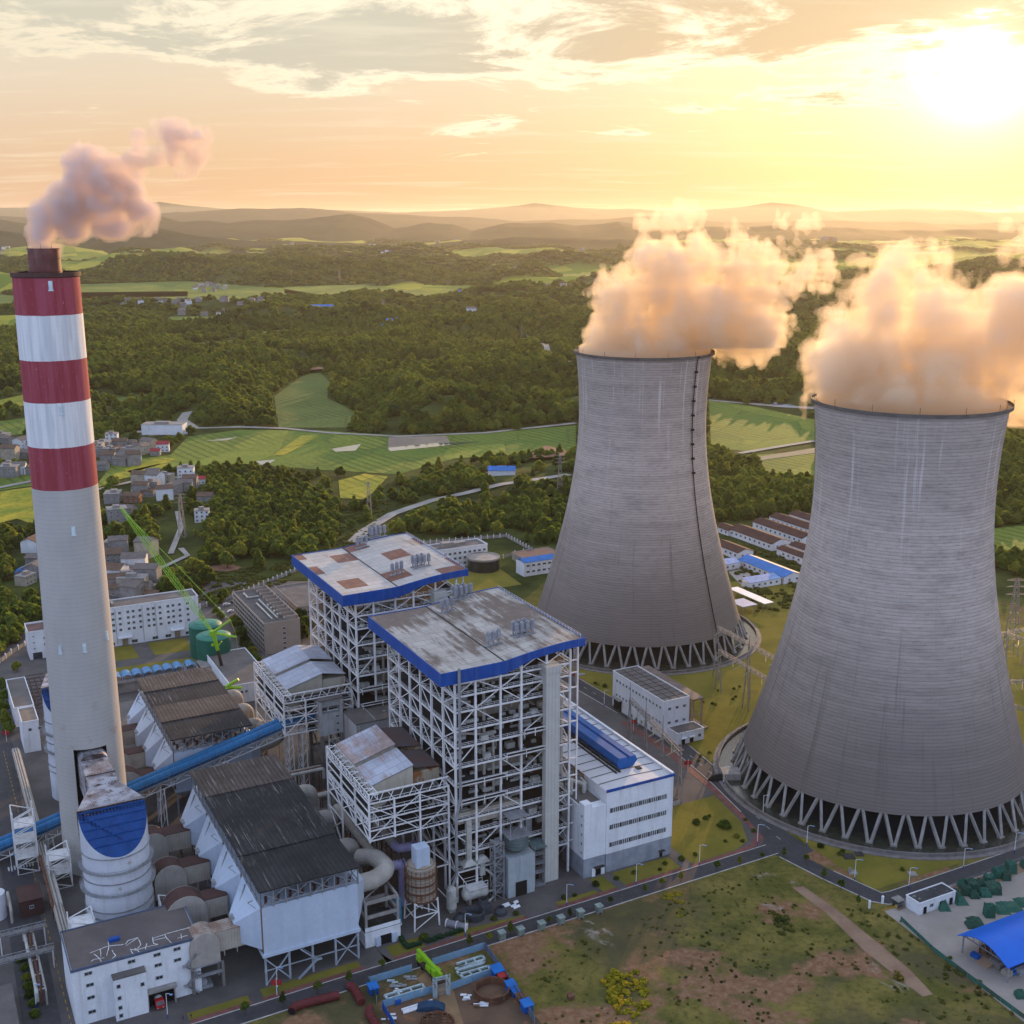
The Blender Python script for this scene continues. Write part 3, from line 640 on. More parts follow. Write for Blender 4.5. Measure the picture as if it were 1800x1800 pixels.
# ================================================================== STEAM AND SMOKE
def lattice3(shape, cell, seed):
    """trilinear value noise on a grid"""
    cl = [cell * q for q in (1.2, 1, 1.5)]; g = np.random.default_rng(seed).random([int(s / c) + 3 for s, c in zip(shape, cl)])
    out = g
    for ax in range(3):
        q = np.arange(shape[ax]) / cl[ax]; i = np.floor(q).astype(int); f = smooth(q - i)
        sh = [1, 1, 1]; sh[ax] = -1; f = f.reshape(sh)
        out = np.take(out, i, ax) * (1 - f) + np.take(out, i + 1, ax) * f
    return out
def surface_nets(F, org, h):
    """closed surface where F > 0; F padded negative"""
    S = F > 0; nx, ny, nz = F.shape
    acc = np.zeros((nx - 1, ny - 1, nz - 1, 3)); cnt = np.zeros((nx - 1, ny - 1, nz - 1))
    quads = []
    idx3 = np.indices((nx, ny, nz))
    for ax in range(3):
        lo = [slice(None)] * 3; hi = [slice(None)] * 3; lo[ax] = slice(0, -1); hi[ax] = slice(1, None)
        a, b = F[tuple(lo)], F[tuple(hi)]; cr = (a > 0) != (b > 0)
        P = np.argwhere(cr); t = a[cr] / (a[cr] - b[cr])
        pos = P.astype(float); pos[:, ax] += t
        o1, o2 = [q for q in range(3) if q != ax]
        cells = []
        for d1, d2 in ((0, 0), (-1, 0), (-1, -1), (0, -1)):
            c = P.copy(); c[:, o1] += d1; c[:, o2] += d2; cells.append(c)
            np.add.at(acc, tuple(c.T), pos); np.add.at(cnt, tuple(c.T), 1)
        flip = (a[cr] > 0) if ax != 1 else (a[cr] <= 0)
        quads.append((cells, flip))
    act = cnt > 0; ids = -np.ones(cnt.shape, int); ids[act] = np.arange(act.sum())
    V = acc[act] / cnt[act][:, None] * h + np.array(org)
    Q = []
    for cells, flip in quads:
        q = np.stack([ids[tuple(c.T)] for c in cells], 1); q[~flip] = q[~flip][:, ::-1]; Q.append(q)
    Q = np.concatenate(Q); lab = np.arange(len(V))                   # drop the small detached scraps
    for _ in range(400):
        m = lab[Q].min(1); new = lab.copy(); [np.minimum.at(new, Q[:, i], m) for i in range(4)]; new = new[new]
        if (new == lab).all(): break
        lab = new
    big = np.bincount(lab, minlength=len(V))[lab] > 260
    Q = Q[big[Q[:, 0]]]; ren = np.cumsum(big) - 1
    return V[big], ren[Q]
def vol_mat(name, col, dens, g):
    m = bpy.data.materials.new(name); m.use_nodes = True; m.node_tree.nodes.clear(); n = NT(m.node_tree)
    pv = n.new('ShaderNodeVolumePrincipled'); pv.inputs['Color'].default_value = (*col, 1); pv.inputs['Density'].default_value = dens; pv.inputs['Anisotropy'].default_value = g
    ou = n.new('ShaderNodeOutputMaterial'); n.link(pv.outputs[0], ou.inputs[1]); return m
def plume(name, label, cat, Y0, blobs, h, mats, seed, amp=.72, cells=(27, 15, 8, 4.4, 2.5), clip=None, core=.45, pers=.88):
    C = []; Rm = []
    for bl in blobs:
        u, v, r = bl[:3]; dy = bl[3] if len(bl) > 3 else 0; k = bl[4] if len(bl) > 4 else 1
        X, Y, Z = gy(u, v, Y0 + dy); R = r / FPX * hypot(Y, Z - CAMH); C.append((X, Y, Z, R, k)); Rm.append(R)
    S_ = np.median(Rm) * .85; C = np.array(C); lo = (C[:, :3] - C[:, 3:4] * 1.25).min(0) - 3 * h; hi = (C[:, :3] + C[:, 3:4] * 1.25).max(0) + 3 * h
    sh = np.ceil((hi - lo) / h).astype(int) + 1
    gxs = [lo[i] + h * np.arange(sh[i]) for i in range(3)]; X, Y, Z = np.meshgrid(*gxs, indexing='ij')
    f = np.full(X.shape, -9.0)
    for x, y, z, R, k in C:
        q = (R - np.sqrt((X - x) ** 2 + (Y - y) ** 2 + (Z - z) ** 2)) / S_; f = np.maximum(f, np.minimum(q, .62 if k == 1 else (k - .66) * .7))
    nz = 0; a = 1.0; tot = 0
    for i, c in enumerate(cells): nz = nz + a * (np.abs(2 * lattice3(X.shape, c / h, seed + i) - 1) - .36); tot += a; a *= pers
    nz = amp * nz; base = f; f = base + nz
    if clip is not None:
        cx, cy_, r, zt = clip; rho = np.hypot(X - cx, Y - cy_)
        f = np.where((rho < r - 1.2) & (Z < zt - 5), -1, f); f = np.where((rho >= r - 1.2) & (rho < r + 2.2) & (Z < zt + 1.6), -1, f)
        f = np.where((rho < r - 1.5) & (Z >= zt - 5) & (Z < zt + 3), .4, f)
        f = np.where(((rho >= r + 2.2) & (Z < zt - 11)) | ((rho >= r - 1) & (Z < zt + 2.5) & (Y < cy_ - 6)), -1, f)
    out = None
    for nm, iso, mt in (('', 0.0, mats[0]), ('veil', core * .4, mats[0]), ('core', core, mats[1])):
        F = (f if nm != 'core' else np.where(f < -.9, -1, np.minimum(f, base + nz * 1.25))) - iso; F[[0, -1]] = -1; F[:, [0, -1]] = -1; F[:, :, [0, -1]] = -1
        V, Q = surface_nets(F, lo, h)
        o_ = (float(C[0, 0]), float(C[0, 1]), float(C[0, 2]))
        me = bpy.data.meshes.new(nm or name); me.from_pydata((V - np.array(o_)).tolist(), [], Q.tolist()); me.materials.append(mt)
        ob = bpy.data.objects.new(nm or name, me); COL.objects.link(ob)
        if out is None: ob.location = o_; out = tag(ob, label, cat, kind='stuff')
        else: ob.parent = out
    return out
st_o = vol_mat('steam_edge', (.95, .84, .68), .055, .45); st_c = vol_mat('steam_core', (.99, .965, .935), .085, .3)  # the sun's gold on the steam edges is put into their scattering colour
if 1:
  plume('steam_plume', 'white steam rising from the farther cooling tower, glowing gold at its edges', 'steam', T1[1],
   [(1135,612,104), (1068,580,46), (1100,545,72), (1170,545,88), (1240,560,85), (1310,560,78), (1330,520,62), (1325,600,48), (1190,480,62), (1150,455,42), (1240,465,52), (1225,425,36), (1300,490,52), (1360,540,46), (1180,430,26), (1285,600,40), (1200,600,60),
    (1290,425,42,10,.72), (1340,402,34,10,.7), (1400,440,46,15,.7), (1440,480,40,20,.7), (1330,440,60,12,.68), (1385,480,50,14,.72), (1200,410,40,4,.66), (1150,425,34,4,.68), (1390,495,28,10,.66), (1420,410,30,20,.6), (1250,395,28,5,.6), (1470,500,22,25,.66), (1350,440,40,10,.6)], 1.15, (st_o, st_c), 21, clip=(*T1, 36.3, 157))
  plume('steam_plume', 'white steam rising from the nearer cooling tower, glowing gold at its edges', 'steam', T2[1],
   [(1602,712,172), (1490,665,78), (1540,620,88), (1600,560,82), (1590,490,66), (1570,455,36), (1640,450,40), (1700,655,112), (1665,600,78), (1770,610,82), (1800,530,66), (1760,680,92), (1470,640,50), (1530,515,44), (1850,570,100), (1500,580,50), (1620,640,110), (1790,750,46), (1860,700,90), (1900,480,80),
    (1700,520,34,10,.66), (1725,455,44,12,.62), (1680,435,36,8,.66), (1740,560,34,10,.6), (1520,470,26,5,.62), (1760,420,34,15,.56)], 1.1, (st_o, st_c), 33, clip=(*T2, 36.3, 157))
  sm_o = vol_mat('smoke_edge', (.84, .72, .65), .12, .3); sm_c = vol_mat('smoke_core', (.92, .89, .90), .35, .1)
  plume('smoke_plume', 'pale mauve smoke drifting from the top of the banded chimney', 'smoke', CH[1],
   [(76,432,30), (72,410,34), (88,380,42), (118,355,50), (148,318,44), (160,285,34), (195,312,46), (222,345,38), (188,380,42), (238,290,30), (130,400,30), (95,340,22), (240,370,30), (60,375,22), (215,395,24), (135,290,24), (150,350,50), (82,440,26),
    (290,250,40,4,.86), (338,262,34,6,.84), (255,262,36,4,.92), (272,268,30,4,.9), (322,285,28,5,.8), (310,235,26,5,.8), (262,235,22,3,.62), (290,225,20,4,.62), (245,395,20,0,.64), (352,240,20,6,.62)], .95, (sm_o, sm_c), 45, cells=(9, 5, 3, 1.8), amp=.6)
  plume('steam_plume', 'small puff of steam beyond the far boiler house roof', 'steam', 905.0, [(552,965,9), (558,952,10), (563,940,9), (578,938,9,0,.7), (580,948,7,0,.66)], .7, (st_o, st_c), 51, cells=(5, 2.5, 1.4), amp=.6)

# ================================================================== POWER PLANT BUILDINGS
m_wht = M('white_cladding', (.76, .78, .80), (.66, .68, .70), scale=.12, rough=.6, grime=((.33, .31, .29), .35), var=.06)
m_wstl = M('white_steel', (.80, .79, .77), (.66, .65, .63), scale=.4, rough=.6, grime=((.30, .24, .18), .5))
m_gstl = M('grey_steel', (.30, .31, .32), scale=.4, rough=.6, grime=((.12, .10, .08), .5))
m_beige = M('beige_cladding', (.47, .43, .34), (.40, .36, .28), scale=.1, rough=.7, grime=((.20, .16, .11), .5), stripe=('b', 1.2, .10))
m_blue = M('blue_fascia', (.008, .075, .33), (.006, .055, .27), scale=.15, rough=.5, stripe=('a', 6.0, .16), grime=((.06, .12, .26), .5))
m_blued = M('blue_sheet', (.014, .115, .36), (.010, .085, .28), scale=.2, rough=.45, stripe=('b', 1.6, .35))
m_deck = M('deck_grating', (.058, .055, .052), (.032, .030, .028), scale=.3, rough=.9)
m_glass = M('dark_glass', (.035, .05, .06), rough=.15, spec=.7, scale=.5)
m_frame = M('window_frame', (.55, .56, .56), scale=1)
m_roofg = M('grey_roof', (.155, .14, .13), (.105, .095, .088), scale=.12, rough=.95, rust=((.23, .21, .19), .62, .12))
m_black = M('black_sheet', (.030, .030, .032), (.018, .018, .019), scale=.09, rough=.75, stretch=(1, 1, 1), stripe=('a', 1.3, .5))
m_pipe = M('lagged_pipe', (.42, .39, .34), (.33, .30, .26), scale=.25, rough=.7, grime=((.22, .17, .12), .45))
m_purp = M('mauve_lagging', (.30, .27, .44), (.38, .34, .50), scale=.6, rough=.5)
m_rust = M('rusty_steel', (.15, .065, .035), (.085, .04, .025), scale=.3, rough=.9, grime=((.30, .24, .18), .4))
m_brn = M('brown_sheet', (.095, .045, .036), (.06, .032, .028), scale=.2, rough=.75, stripe=('b', 1.0, .3))
m_lime = M('lime_paint', (.26, .52, .012), (.22, .45, .012), scale=.8, rough=.4, spec=.5)
m_ltank = M('pale_tank', (.50, .50, .45), scale=.4, rough=.5, grime=((.25, .2, .15), .4))
def roof_material(name, base, dirt, dirt_th, patches=None):
    m = bpy.data.materials.new(name); m.use_nodes = True; m.node_tree.nodes.clear(); n = NT(m.node_tree)
    P = n.new('ShaderNodeNewGeometry').outputs['Position']
    rot = n.new('ShaderNodeVectorRotate'); rot.rotation_type = 'Z_AXIS'; n.link(P, rot.inputs[0]); rot.inputs['Angle'].default_value = -T; A = rot.outputs[0]
    sp = n.new('ShaderNodeSeparateXYZ'); n.link(A, sp.inputs[0])
    c = n.mix(n.ramp(n.noise(A, .06, 7, .6), .3, .7), tuple(x * .78 for x in base), base)
    # sheets: long strips of slightly different tone
    br = n.new('ShaderNodeTexBrick'); n.link(n.scalevec(A, .11, .055, 1), br.inputs['Vector']); br.inputs['Scale'].default_value = 1.0
    br.inputs['Color1'].default_value = (.82, .82, .82, 1); br.inputs['Color2'].default_value = (1, 1, 1, 1); br.inputs['Mortar'].default_value = (.7, .68, .66, 1); br.inputs['Mortar Size'].default_value = .012
    c = n.mix(1.0, c, br.outputs[0], 'MULTIPLY')
    if patches:
        b2 = n.new('ShaderNodeTexWhiteNoise', noise_dimensions='2D')
        q = n.vmath('FLOOR', n.scalevec(n.vmath('ADD', A, patches[3]), 1 / patches[1], 1 / patches[2], 0)); n.link(q, b2.inputs['Vector'])
        pm = n.math('GREATER_THAN', b2.outputs['Value'], patches[0])
        rc = n.mix(n.ramp(n.noise(A, .25, 5, .6), .3, .7), (.15, .055, .035), (.22, .10, .065))
        c = n.mix(pm, c, rc)
    dn = n.math('ADD', n.math('MULTIPLY', n.noise(n.scalevec(A, .9, .10, 1), .35, 7, .7), .6), n.math('MULTIPLY', n.noise(A, .035, 4, .6), .55))
    c = n.mix(n.ramp(dn, dirt_th, dirt_th + .09, 0, .85), c, n.mix(n.ramp(n.noise(A, .5, 4, .6), .3, .7), dirt, tuple(x * 1.6 for x in dirt)))
    w = n.math('SINE', n.math('MULTIPLY', sp.outputs[1], 2 * pi / 1.6)); c = n.mix(n.ramp(w, .7, 1, 0, .18), c, (.05, .045, .04))
    b = n.new('ShaderNodeBsdfPrincipled'); n.link(c, b.inputs['Base Color']); b.inputs['Roughness'].default_value = .8
    o = n.new('ShaderNodeOutputMaterial'); n.link(b.outputs[0], o.inputs[0]); return m
m_roofA = roof_material('stained_roof', (.50, .46, .40), (.085, .055, .038), .535)
m_roofB = roof_material('patched_roof', (.54, .50, .45), (.24, .17, .12), .64, (.70, 9.5, 12.0, (3.0, 5.0, 0)))
m_roofS = roof_material('flaking_roof', (.50, .53, .60), (.25, .17, .14), .60)

_wm = {}
def windows(th, spots, w, h, face='b-', name='window', frame=None, parent=None):
    """one window per spot, each an object sharing one mesh: a proud frame, a set-back pane, a mullion"""
    key = (w, h, face, frame.name if frame else '')
    if key not in _wm:
        m = MB(o=(0, 0, 0))
        def bx(x0, x1, z0, z1, d0, d1):
            if face == 'b-': m.box(x0, x1, -d1, -d0, z0, z1)
            elif face == 'b+': m.box(x0, x1, d0, d1, z0, z1)
            elif face == 'a-': m.box(-d1, -d0, x0, x1, z0, z1)
            else: m.box(d0, d1, x0, x1, z0, z1)
        t = min(.14, w * .12)
        bx(-w / 2, w / 2, -h / 2, -h / 2 + t, .02, .16); bx(-w / 2, w / 2, h / 2 - t, h / 2, .02, .16)
        bx(-w / 2, -w / 2 + t, -h / 2 + t, h / 2 - t, .02, .16); bx(w / 2 - t, w / 2, -h / 2 + t, h / 2 - t, .02, .16)
        if w > 1.2: bx(-t / 3, t / 3, -h / 2 + t, h / 2 - t, .05, .12)
        m.cm = 1; bx(-w / 2 + t, w / 2 - t, -h / 2 + t, h / 2 - t, .01, .05)
        o = m.build(name, [frame or m_frame, m_glass]); _wm[key] = o.data; bpy.data.objects.remove(o)
    ox, oy, oz, _ = ORG[th.name]
    for a, b, z in spots:
        o = bpy.data.objects.new(name, _wm[key]); COL.objects.link(o); o.parent = parent or th; o.location = (a - ox, b - oy, z - oz)

def roof_curve(a0, a1, n_=16, flip=False):
    out = []
    for i in range(n_ + 1):
        t = i / n_; a = a0 + (a1 - a0) * t
        z = 84.0 + (.3 * t / .42 if t < .42 else .3 + 3.1 * sin((t - .42) / .58 * pi / 2))
        out.append((a, z))
    return out
def boiler_house(b0, label, roofmat, vents, near):
    a0, a1 = 150.6, 193.8; D = 58.0; b1 = b0 + D
    t = thing('boiler_house', label, 'boiler house', 172, b0 + D / 2, group='open steel boiler houses')
    # roof: a thin curved slab with a deep blue edge all round
    ra0, ra1, rb0, rb1 = 144.9, 198.0, b0 - 2.3, b0 + 62.5
    c = roof_curve(ra0, ra1); mb = MB(t); k = len(c)
    vs = [(a, rb0 + .3, z) for a, z in c] + [(a, rb1 - .3, z) for a, z in c] + [(a, rb0 + .3, z - .5) for a, z in c] + [(a, rb1 - .3, z - .5) for a, z in c]
    mb.add(vs, [(i, i + 1, k + i + 1, k + i) for i in range(k - 1)] + [(2 * k + i + 1, 2 * k + i, 3 * k + i, 3 * k + i + 1) for i in range(k - 1)])
    roof = mb.build('roof', roofmat, t)
    mb = MB(t); xm = ra0 + (ra1 - ra0) * .43; mb.box(xm - .25, xm + .25, rb0 + .5, rb1 - .5, 84.22, 84.55); mb.build('roof_gutter', m_deck, roof)
    mb = MB(t)
    for (x0, z0), (x1, z1) in zip(c, c[1:]):
        dep = lambda x: 4.2 if x < xm + 2 else 4.2 - 1.7 * min((x - xm - 2) / 8, 1)
        for y0, y1 in ((rb0, rb0 + .3), (rb1 - .3, rb1)):
            mb.add([(x0, y0, z0 - dep(x0)), (x1, y0, z1 - dep(x1)), (x1, y0, z1 + .25), (x0, y0, z0 + .25), (x0, y1, z0 - dep(x0)), (x1, y1, z1 - dep(x1)), (x1, y1, z1 + .25), (x0, y1, z0 + .25)],
                   [(0, 1, 2, 3), (5, 4, 7, 6), (3, 2, 6, 7), (0, 4, 5, 1)])
    mb.box(ra0 - .3, ra0, rb0, rb1, 79.8, 84.3); mb.box(ra1, ra1 + .3, rb0, rb1, 84.6, 87.7)
    mb.build('fascia', m_blue, t)
    mb = MB(t)                                                          # handrail on the far and right roof edges
    for i in range(28): y = rb0 + 2 + i * 2.1; mb.beam((ra1 - .4, y, 87.4), (ra1 - .4, y, 88.6), .07)
    for z in (88.0, 88.6): mb.beam((ra1 - .4, rb0 + 2, z), (ra1 - .4, rb1 - 1, z), .07)
    mb.build('roof_railing', m_wstl, roof)
    v0 = None                                                           # relief valve silencers on the roof
    for (va, vb) in vents:
        z = np.interp(va, [q[0] for q in c], [q[1] for q in c])
        if v0 is None:
            mb = MB(o=(0, 0, 0)); mb.tube((0, 0, 0), (0, 0, 2.4), .28, nseg=8); mb.tube((0, 0, 1.9), (0, 0, 4.9), .78, nseg=12); mb.tube((0, 0, 4.9), (0, 0, 5.3), .5, .3, nseg=10); mb.box(-1, 1, -.5, .5, -.1, .35)
            v0 = mb.build('roof_vent', M('vent_grey', (.30, .31, .34), scale=.8, rough=.5), t); o = v0
        else: o = v0.copy(); COL.objects.link(o); o.parent = t
        o.location = (va - 172, vb - b0 - D / 2, z)
    # columns
    ca = [150.6, 158.0, 167.2, 175.0, 184.6, 193.8]; cb = [b0 + q for q in (0, 9.5, 19, 28.5, 38, 47.5, 58)]
    zl = [11.4, 18, 25, 30.3, 36.3, 42.8, 49.5, 56.6, 62.4, 69.1, 74.5, 79.0]
    for i, x in enumerate(ca):
        for j, y in enumerate(cb):
            if 0 < i < 5 and 0 < j < 6: continue
            mb = MB(t); mb.beam((x, y, 0), (x, y, 83.6), .68 if i in (0, 5) or j == 0 else .5); mb.build('column', m_wstl, t)
    # floors: grating with bright edge beams and handrails
    for fi, z in enumerate(zl):
        mb = MB(t); inset = (fi * 37 % 5) * .9
        mb.cm = 1
        lo = [158.5 + (fi % 3) * 1.5, 186 - (fi % 2) * 2]; fb_ = b0 + (6.5 if fi % 3 else 10.5) + inset
        mb.box(a0 + .5, a1 - .5, b0 + .5, fb_, z - .25, z); mb.box(a0 + .5, lo[0], fb_, b1 - 8, z - .25, z); mb.box(lo[1], a1 - .5, fb_, b1 - 8, z - .25, z); mb.box(a0 + .5, a1 - .5, b1 - 8, b1 - .5, z - .25, z)
        mb.cm = 0
        for (x0, y0), (x1, y1) in (((a0, b0), (a1, b0)), ((a1, b0), (a1, b1)), ((a1, b1), (a0, b1)), ((a0, b1), (a0, b0))):
            mb.beam((x0, y0, z - .3), (x1, y1, z - .3), .4, .55)
            for hz in (.6, 1.15): mb.beam((x0, y0, z + hz), (x1, y1, z + hz), .09)
            kk = int(hypot(x1 - x0, y1 - y0) / 2.4)
            for q in range(kk): mb.beam((x0 + (x1 - x0) * q / kk, y0 + (y1 - y0) * q / kk, z), (x0 + (x1 - x0) * q / kk, y0 + (y1 - y0) * q / kk, z + 1.15), .08)
        for x in ca[1:5]: mb.beam((x, b0, z - .5), (x, fb_ + 5, z - .5), .32, .5)
        for y in cb[1:6]: mb.beam((a0, y, z - .5), (a0 + 8, y, z - .5), .32, .5)
        mb.beam((a0, fb_, z - .4), (a1, fb_, z - .4), .3, .5)
        if fi in (4, 5, 6, 7):                                          # platforms hung outside the front
            x0, x1 = ((151.5, 168.3), (151.5, 168.3), (168.3, 183), (175, 183))[fi - 4]
            mb.cm = 1; mb.box(x0, x1, b0 - 2.6, b0 - .3, z + .9, z + 1.05); mb.cm = 0
            for hz in (1.1, 2.2): mb.beam((x0, b0 - 2.6, z + hz), (x1, b0 - 2.6, z + hz), .22)
            for x in (x0, (x0 + x1) / 2, x1): mb.beam((x, b0 - 2.6, z - .5), (x, b0 - 2.6, z + 2.2), .2)
            for x in (x0, x1): mb.beam((x, b0 - 2.6, z + 1), (x, b0, z + 1), .22)
        mb.build('floor', [m_wstl, m_deck], t)
    # bracing, one frame per face
    for face in ('front', 'left', 'right', 'back'):
        mb = MB(t)
        for k in range(len(zl)):
            z0 = zl[k - 1] if k else 0; z1 = zl[k]
            if face in ('front', 'back'):
                y = b0 + .1 if face == 'front' else b1 - .1
                for i in range(5):
                    if (i * 3 + k * 2) % 7 in (0, 4) or k >= 10: mb.beam((ca[i], y, z0), (ca[i + 1], y, z1) if (i + k) % 2 else (ca[i], y, z0), .3) if (i + k) % 2 else mb.beam((ca[i + 1], y, z0), (ca[i], y, z1), .3)
            else:
                x = a0 - .1 if face == 'left' else a1 + .1
                for j in range(6):
                    if (j + k) % 3 != 1 or j in (0, 5): 
                        if (j + k) % 2: mb.beam((x, cb[j], z0), (x, cb[j + 1], z1), .26)
                        else: mb.beam((x, cb[j + 1], z0), (x, cb[j], z1), .26)
                    if face == 'left' and k in (3, 6, 9): mb.beam((x, cb[j], z1), (x + 5, (cb[j] + cb[j + 1]) / 2, z1), .2); mb.beam((x, cb[j + 1], z1), (x + 5, (cb[j] + cb[j + 1]) / 2, z1), .2)
        for i in range(5):                                              # knee braces under the roof
            if face == 'front': mb.beam((ca[i], b0, 80), ((ca[i] + ca[i + 1]) / 2, b0 - 1.5, 83.5), .28); mb.beam((ca[i + 1], b0, 80), ((ca[i] + ca[i + 1]) / 2, b0 - 1.5, 83.5), .28)
        if face == 'left':
            for j in range(6): mb.beam((a0, cb[j], 74.5), (a0 - 5.3, cb[j], 80.5), .28); mb.beam((a0, cb[j], 80), (a0 - 5.3, cb[j] + 4, 82), .2)
        if face == 'right': mb.beam((a1 + 3.6, b0 + 1, 84), (a1 + 3.6, b0 + 1, 0), .5); [mb.beam((a1, b0 + 1, z), (a1 + 3.6, b0 + 1, z), .4) for z in zl]
        mb.build('bracing', m_wstl, t)
    # the boiler itself, hung inside
    mb = MB(t); mb.box(162, 184, b0 + 14, b0 + 36, 24, 75); mb.frustum((170, 176, b0 + 18, b0 + 32), 13, (162, 184, b0 + 14, b0 + 36), 24); mb.box(156.5, 162, b0 + 18, b0 + 50, 44, 72); mb.box(160, 186, b0 + 38, b0 + 52, 30, 66)
    for z in (30, 36, 43, 50, 57, 64, 70): mb.box(161.6, 184.4, b0 + 13.6, b0 + 36.4, z, z + .7)
    mb.build('furnace_casing', m_beige, t)
    mb = MB(t); mb.path([(162, b0 + 9, 77.5), (184, b0 + 9, 77.5)], 1.1, 14)
    for x in (165, 170, 176, 181): mb.path([(x, b0 + 9, 77), (x, b0 + 9, 14)], .38, 8)
    mb.build('steam_drum', m_pipe, t)
    for (pts, r) in (([(163, b0 + 4, 79), (163, b0 + 4, 30), (170, b0 + 4, 26), (182, b0 + 5, 26)], .55), ([(176, b0 + 3, 66), (176, b0 + 3, 50), (186, b0 + 3, 46), (186, b0 + 3, 20)], .5), ([(154, b0 + 3, 60), (166, b0 + 3, 57), (166, b0 + 3, 36)], .45), ([(191.2, b0 + 1.5, 66), (191.2, b0 + 1.5, 38), (195.5, b0 + 1.5, 34), (195.5, b0 + 1.5, 29)], .85), ([(155, b0 + 2, 27.5), (168, b0 + 2, 27.5), (170, b0 + 6, 28)], .7)):
        mb = MB(t); mb.elbow(pts, r, 10); mb.build('steam_pipe', m_pipe, t)
    if near:
        mb = MB(t); mb.elbow([(150.9, b0 - 2.9, 85.2), (150.9, b0 - 2.9, 40), (149.2, b0 - 2.9, 32), (149.2, b0 - 2.9, 12), (146.3, b0 - 2.9, 6), (146.3, b0 - 2.9, .5)], .5, 10); mb.build('riser_pipe', m_gstl, t)
        for a_ in (155, 160): mb = MB(t); mb.box(a_ - .9, a_ + .9, b0 - .8, b0 + .8, 15, 29.7 if a_ < 158 else 8); mb.frustum((a_ - 2.6, a_ + 2.6, b0 - 1.8, b0 + 1.8), 13.3, (a_ - .9, a_ + .9, b0 - .8, b0 + .8), 15.2); mb.build('coal_chute', m_ltank, t)
        mb = MB(t); mb.box(151, 175, b0 + 1.5, b0 + 3.4, 27.8, 31.8); mb.build('wind_box', m_beige, t)
    mb = MB(t); mb.box(182.9, 188.2, b0 - 3.1, b0 - .6, 0, 77.6); mb.box(182.6, 188.5, b0 - 3.4, b0 + 2.4, 77.6, 80.0); mb.box(182.9, 188.2, b0 - .6, b0 + 2, 73, 77.6); mb.build('lift_shaft', M('lift_cladding', (.52, .51, .46), (.46, .45, .41), scale=.2, rough=.6, stripe=('a', 1.32, .16)), t)
    mb = MB(t)                                                          # machinery on the decks
    r_ = random.Random(int(b0))
    for z in zl[:-1]:
        for q in range(15):
            x = r_.uniform(152, 192); y = b0 + r_.uniform(1.2, 8); s = r_.uniform(.5, 1.6)
            if r_.random() < .5: mb.box(x - s, x + s, y - s * .6, y + s * .6, z, z + s * 1.3)
            else: mb.tube((x - s * 1.4, y, z + s * .6), (x + s * 1.4, y, z + s * .6), s * .45, nseg=8)
    mb.build('deck_machinery', m_ltank, t)['kind'] = 'stuff'
    return t
VA = [(x, y) for u, v, k in ((872, 1130, 3), (922, 1122, 7), (790, 1072, 3), (815, 1056, 7)) for x, y in [(ga(u, v, 85.4)[0] + (i % 4 - 1.5) * 2.0, ga(u, v, 85.4)[1] + (i // 4) * 2.6) for i in range(k)]]
boiler_house(329.5, 'nearer open steel boiler house with a brown-stained pale roof and blue edge', m_roofA, VA, True)
VB = [(x, y) for u, v, k in ((702, 1008, 3), (742, 1002, 7), (640, 962, 3), (665, 950, 7)) for x, y in [(ga(u, v, 85.4)[0] + (i % 4 - 1.5) * 2.0, ga(u, v, 85.4)[1] + (i // 4) * 2.6) for i in range(k)]]
boiler_house(421.4, 'farther open steel boiler house, its pale roof patched with rusty red sheets', m_roofB, VB, False)

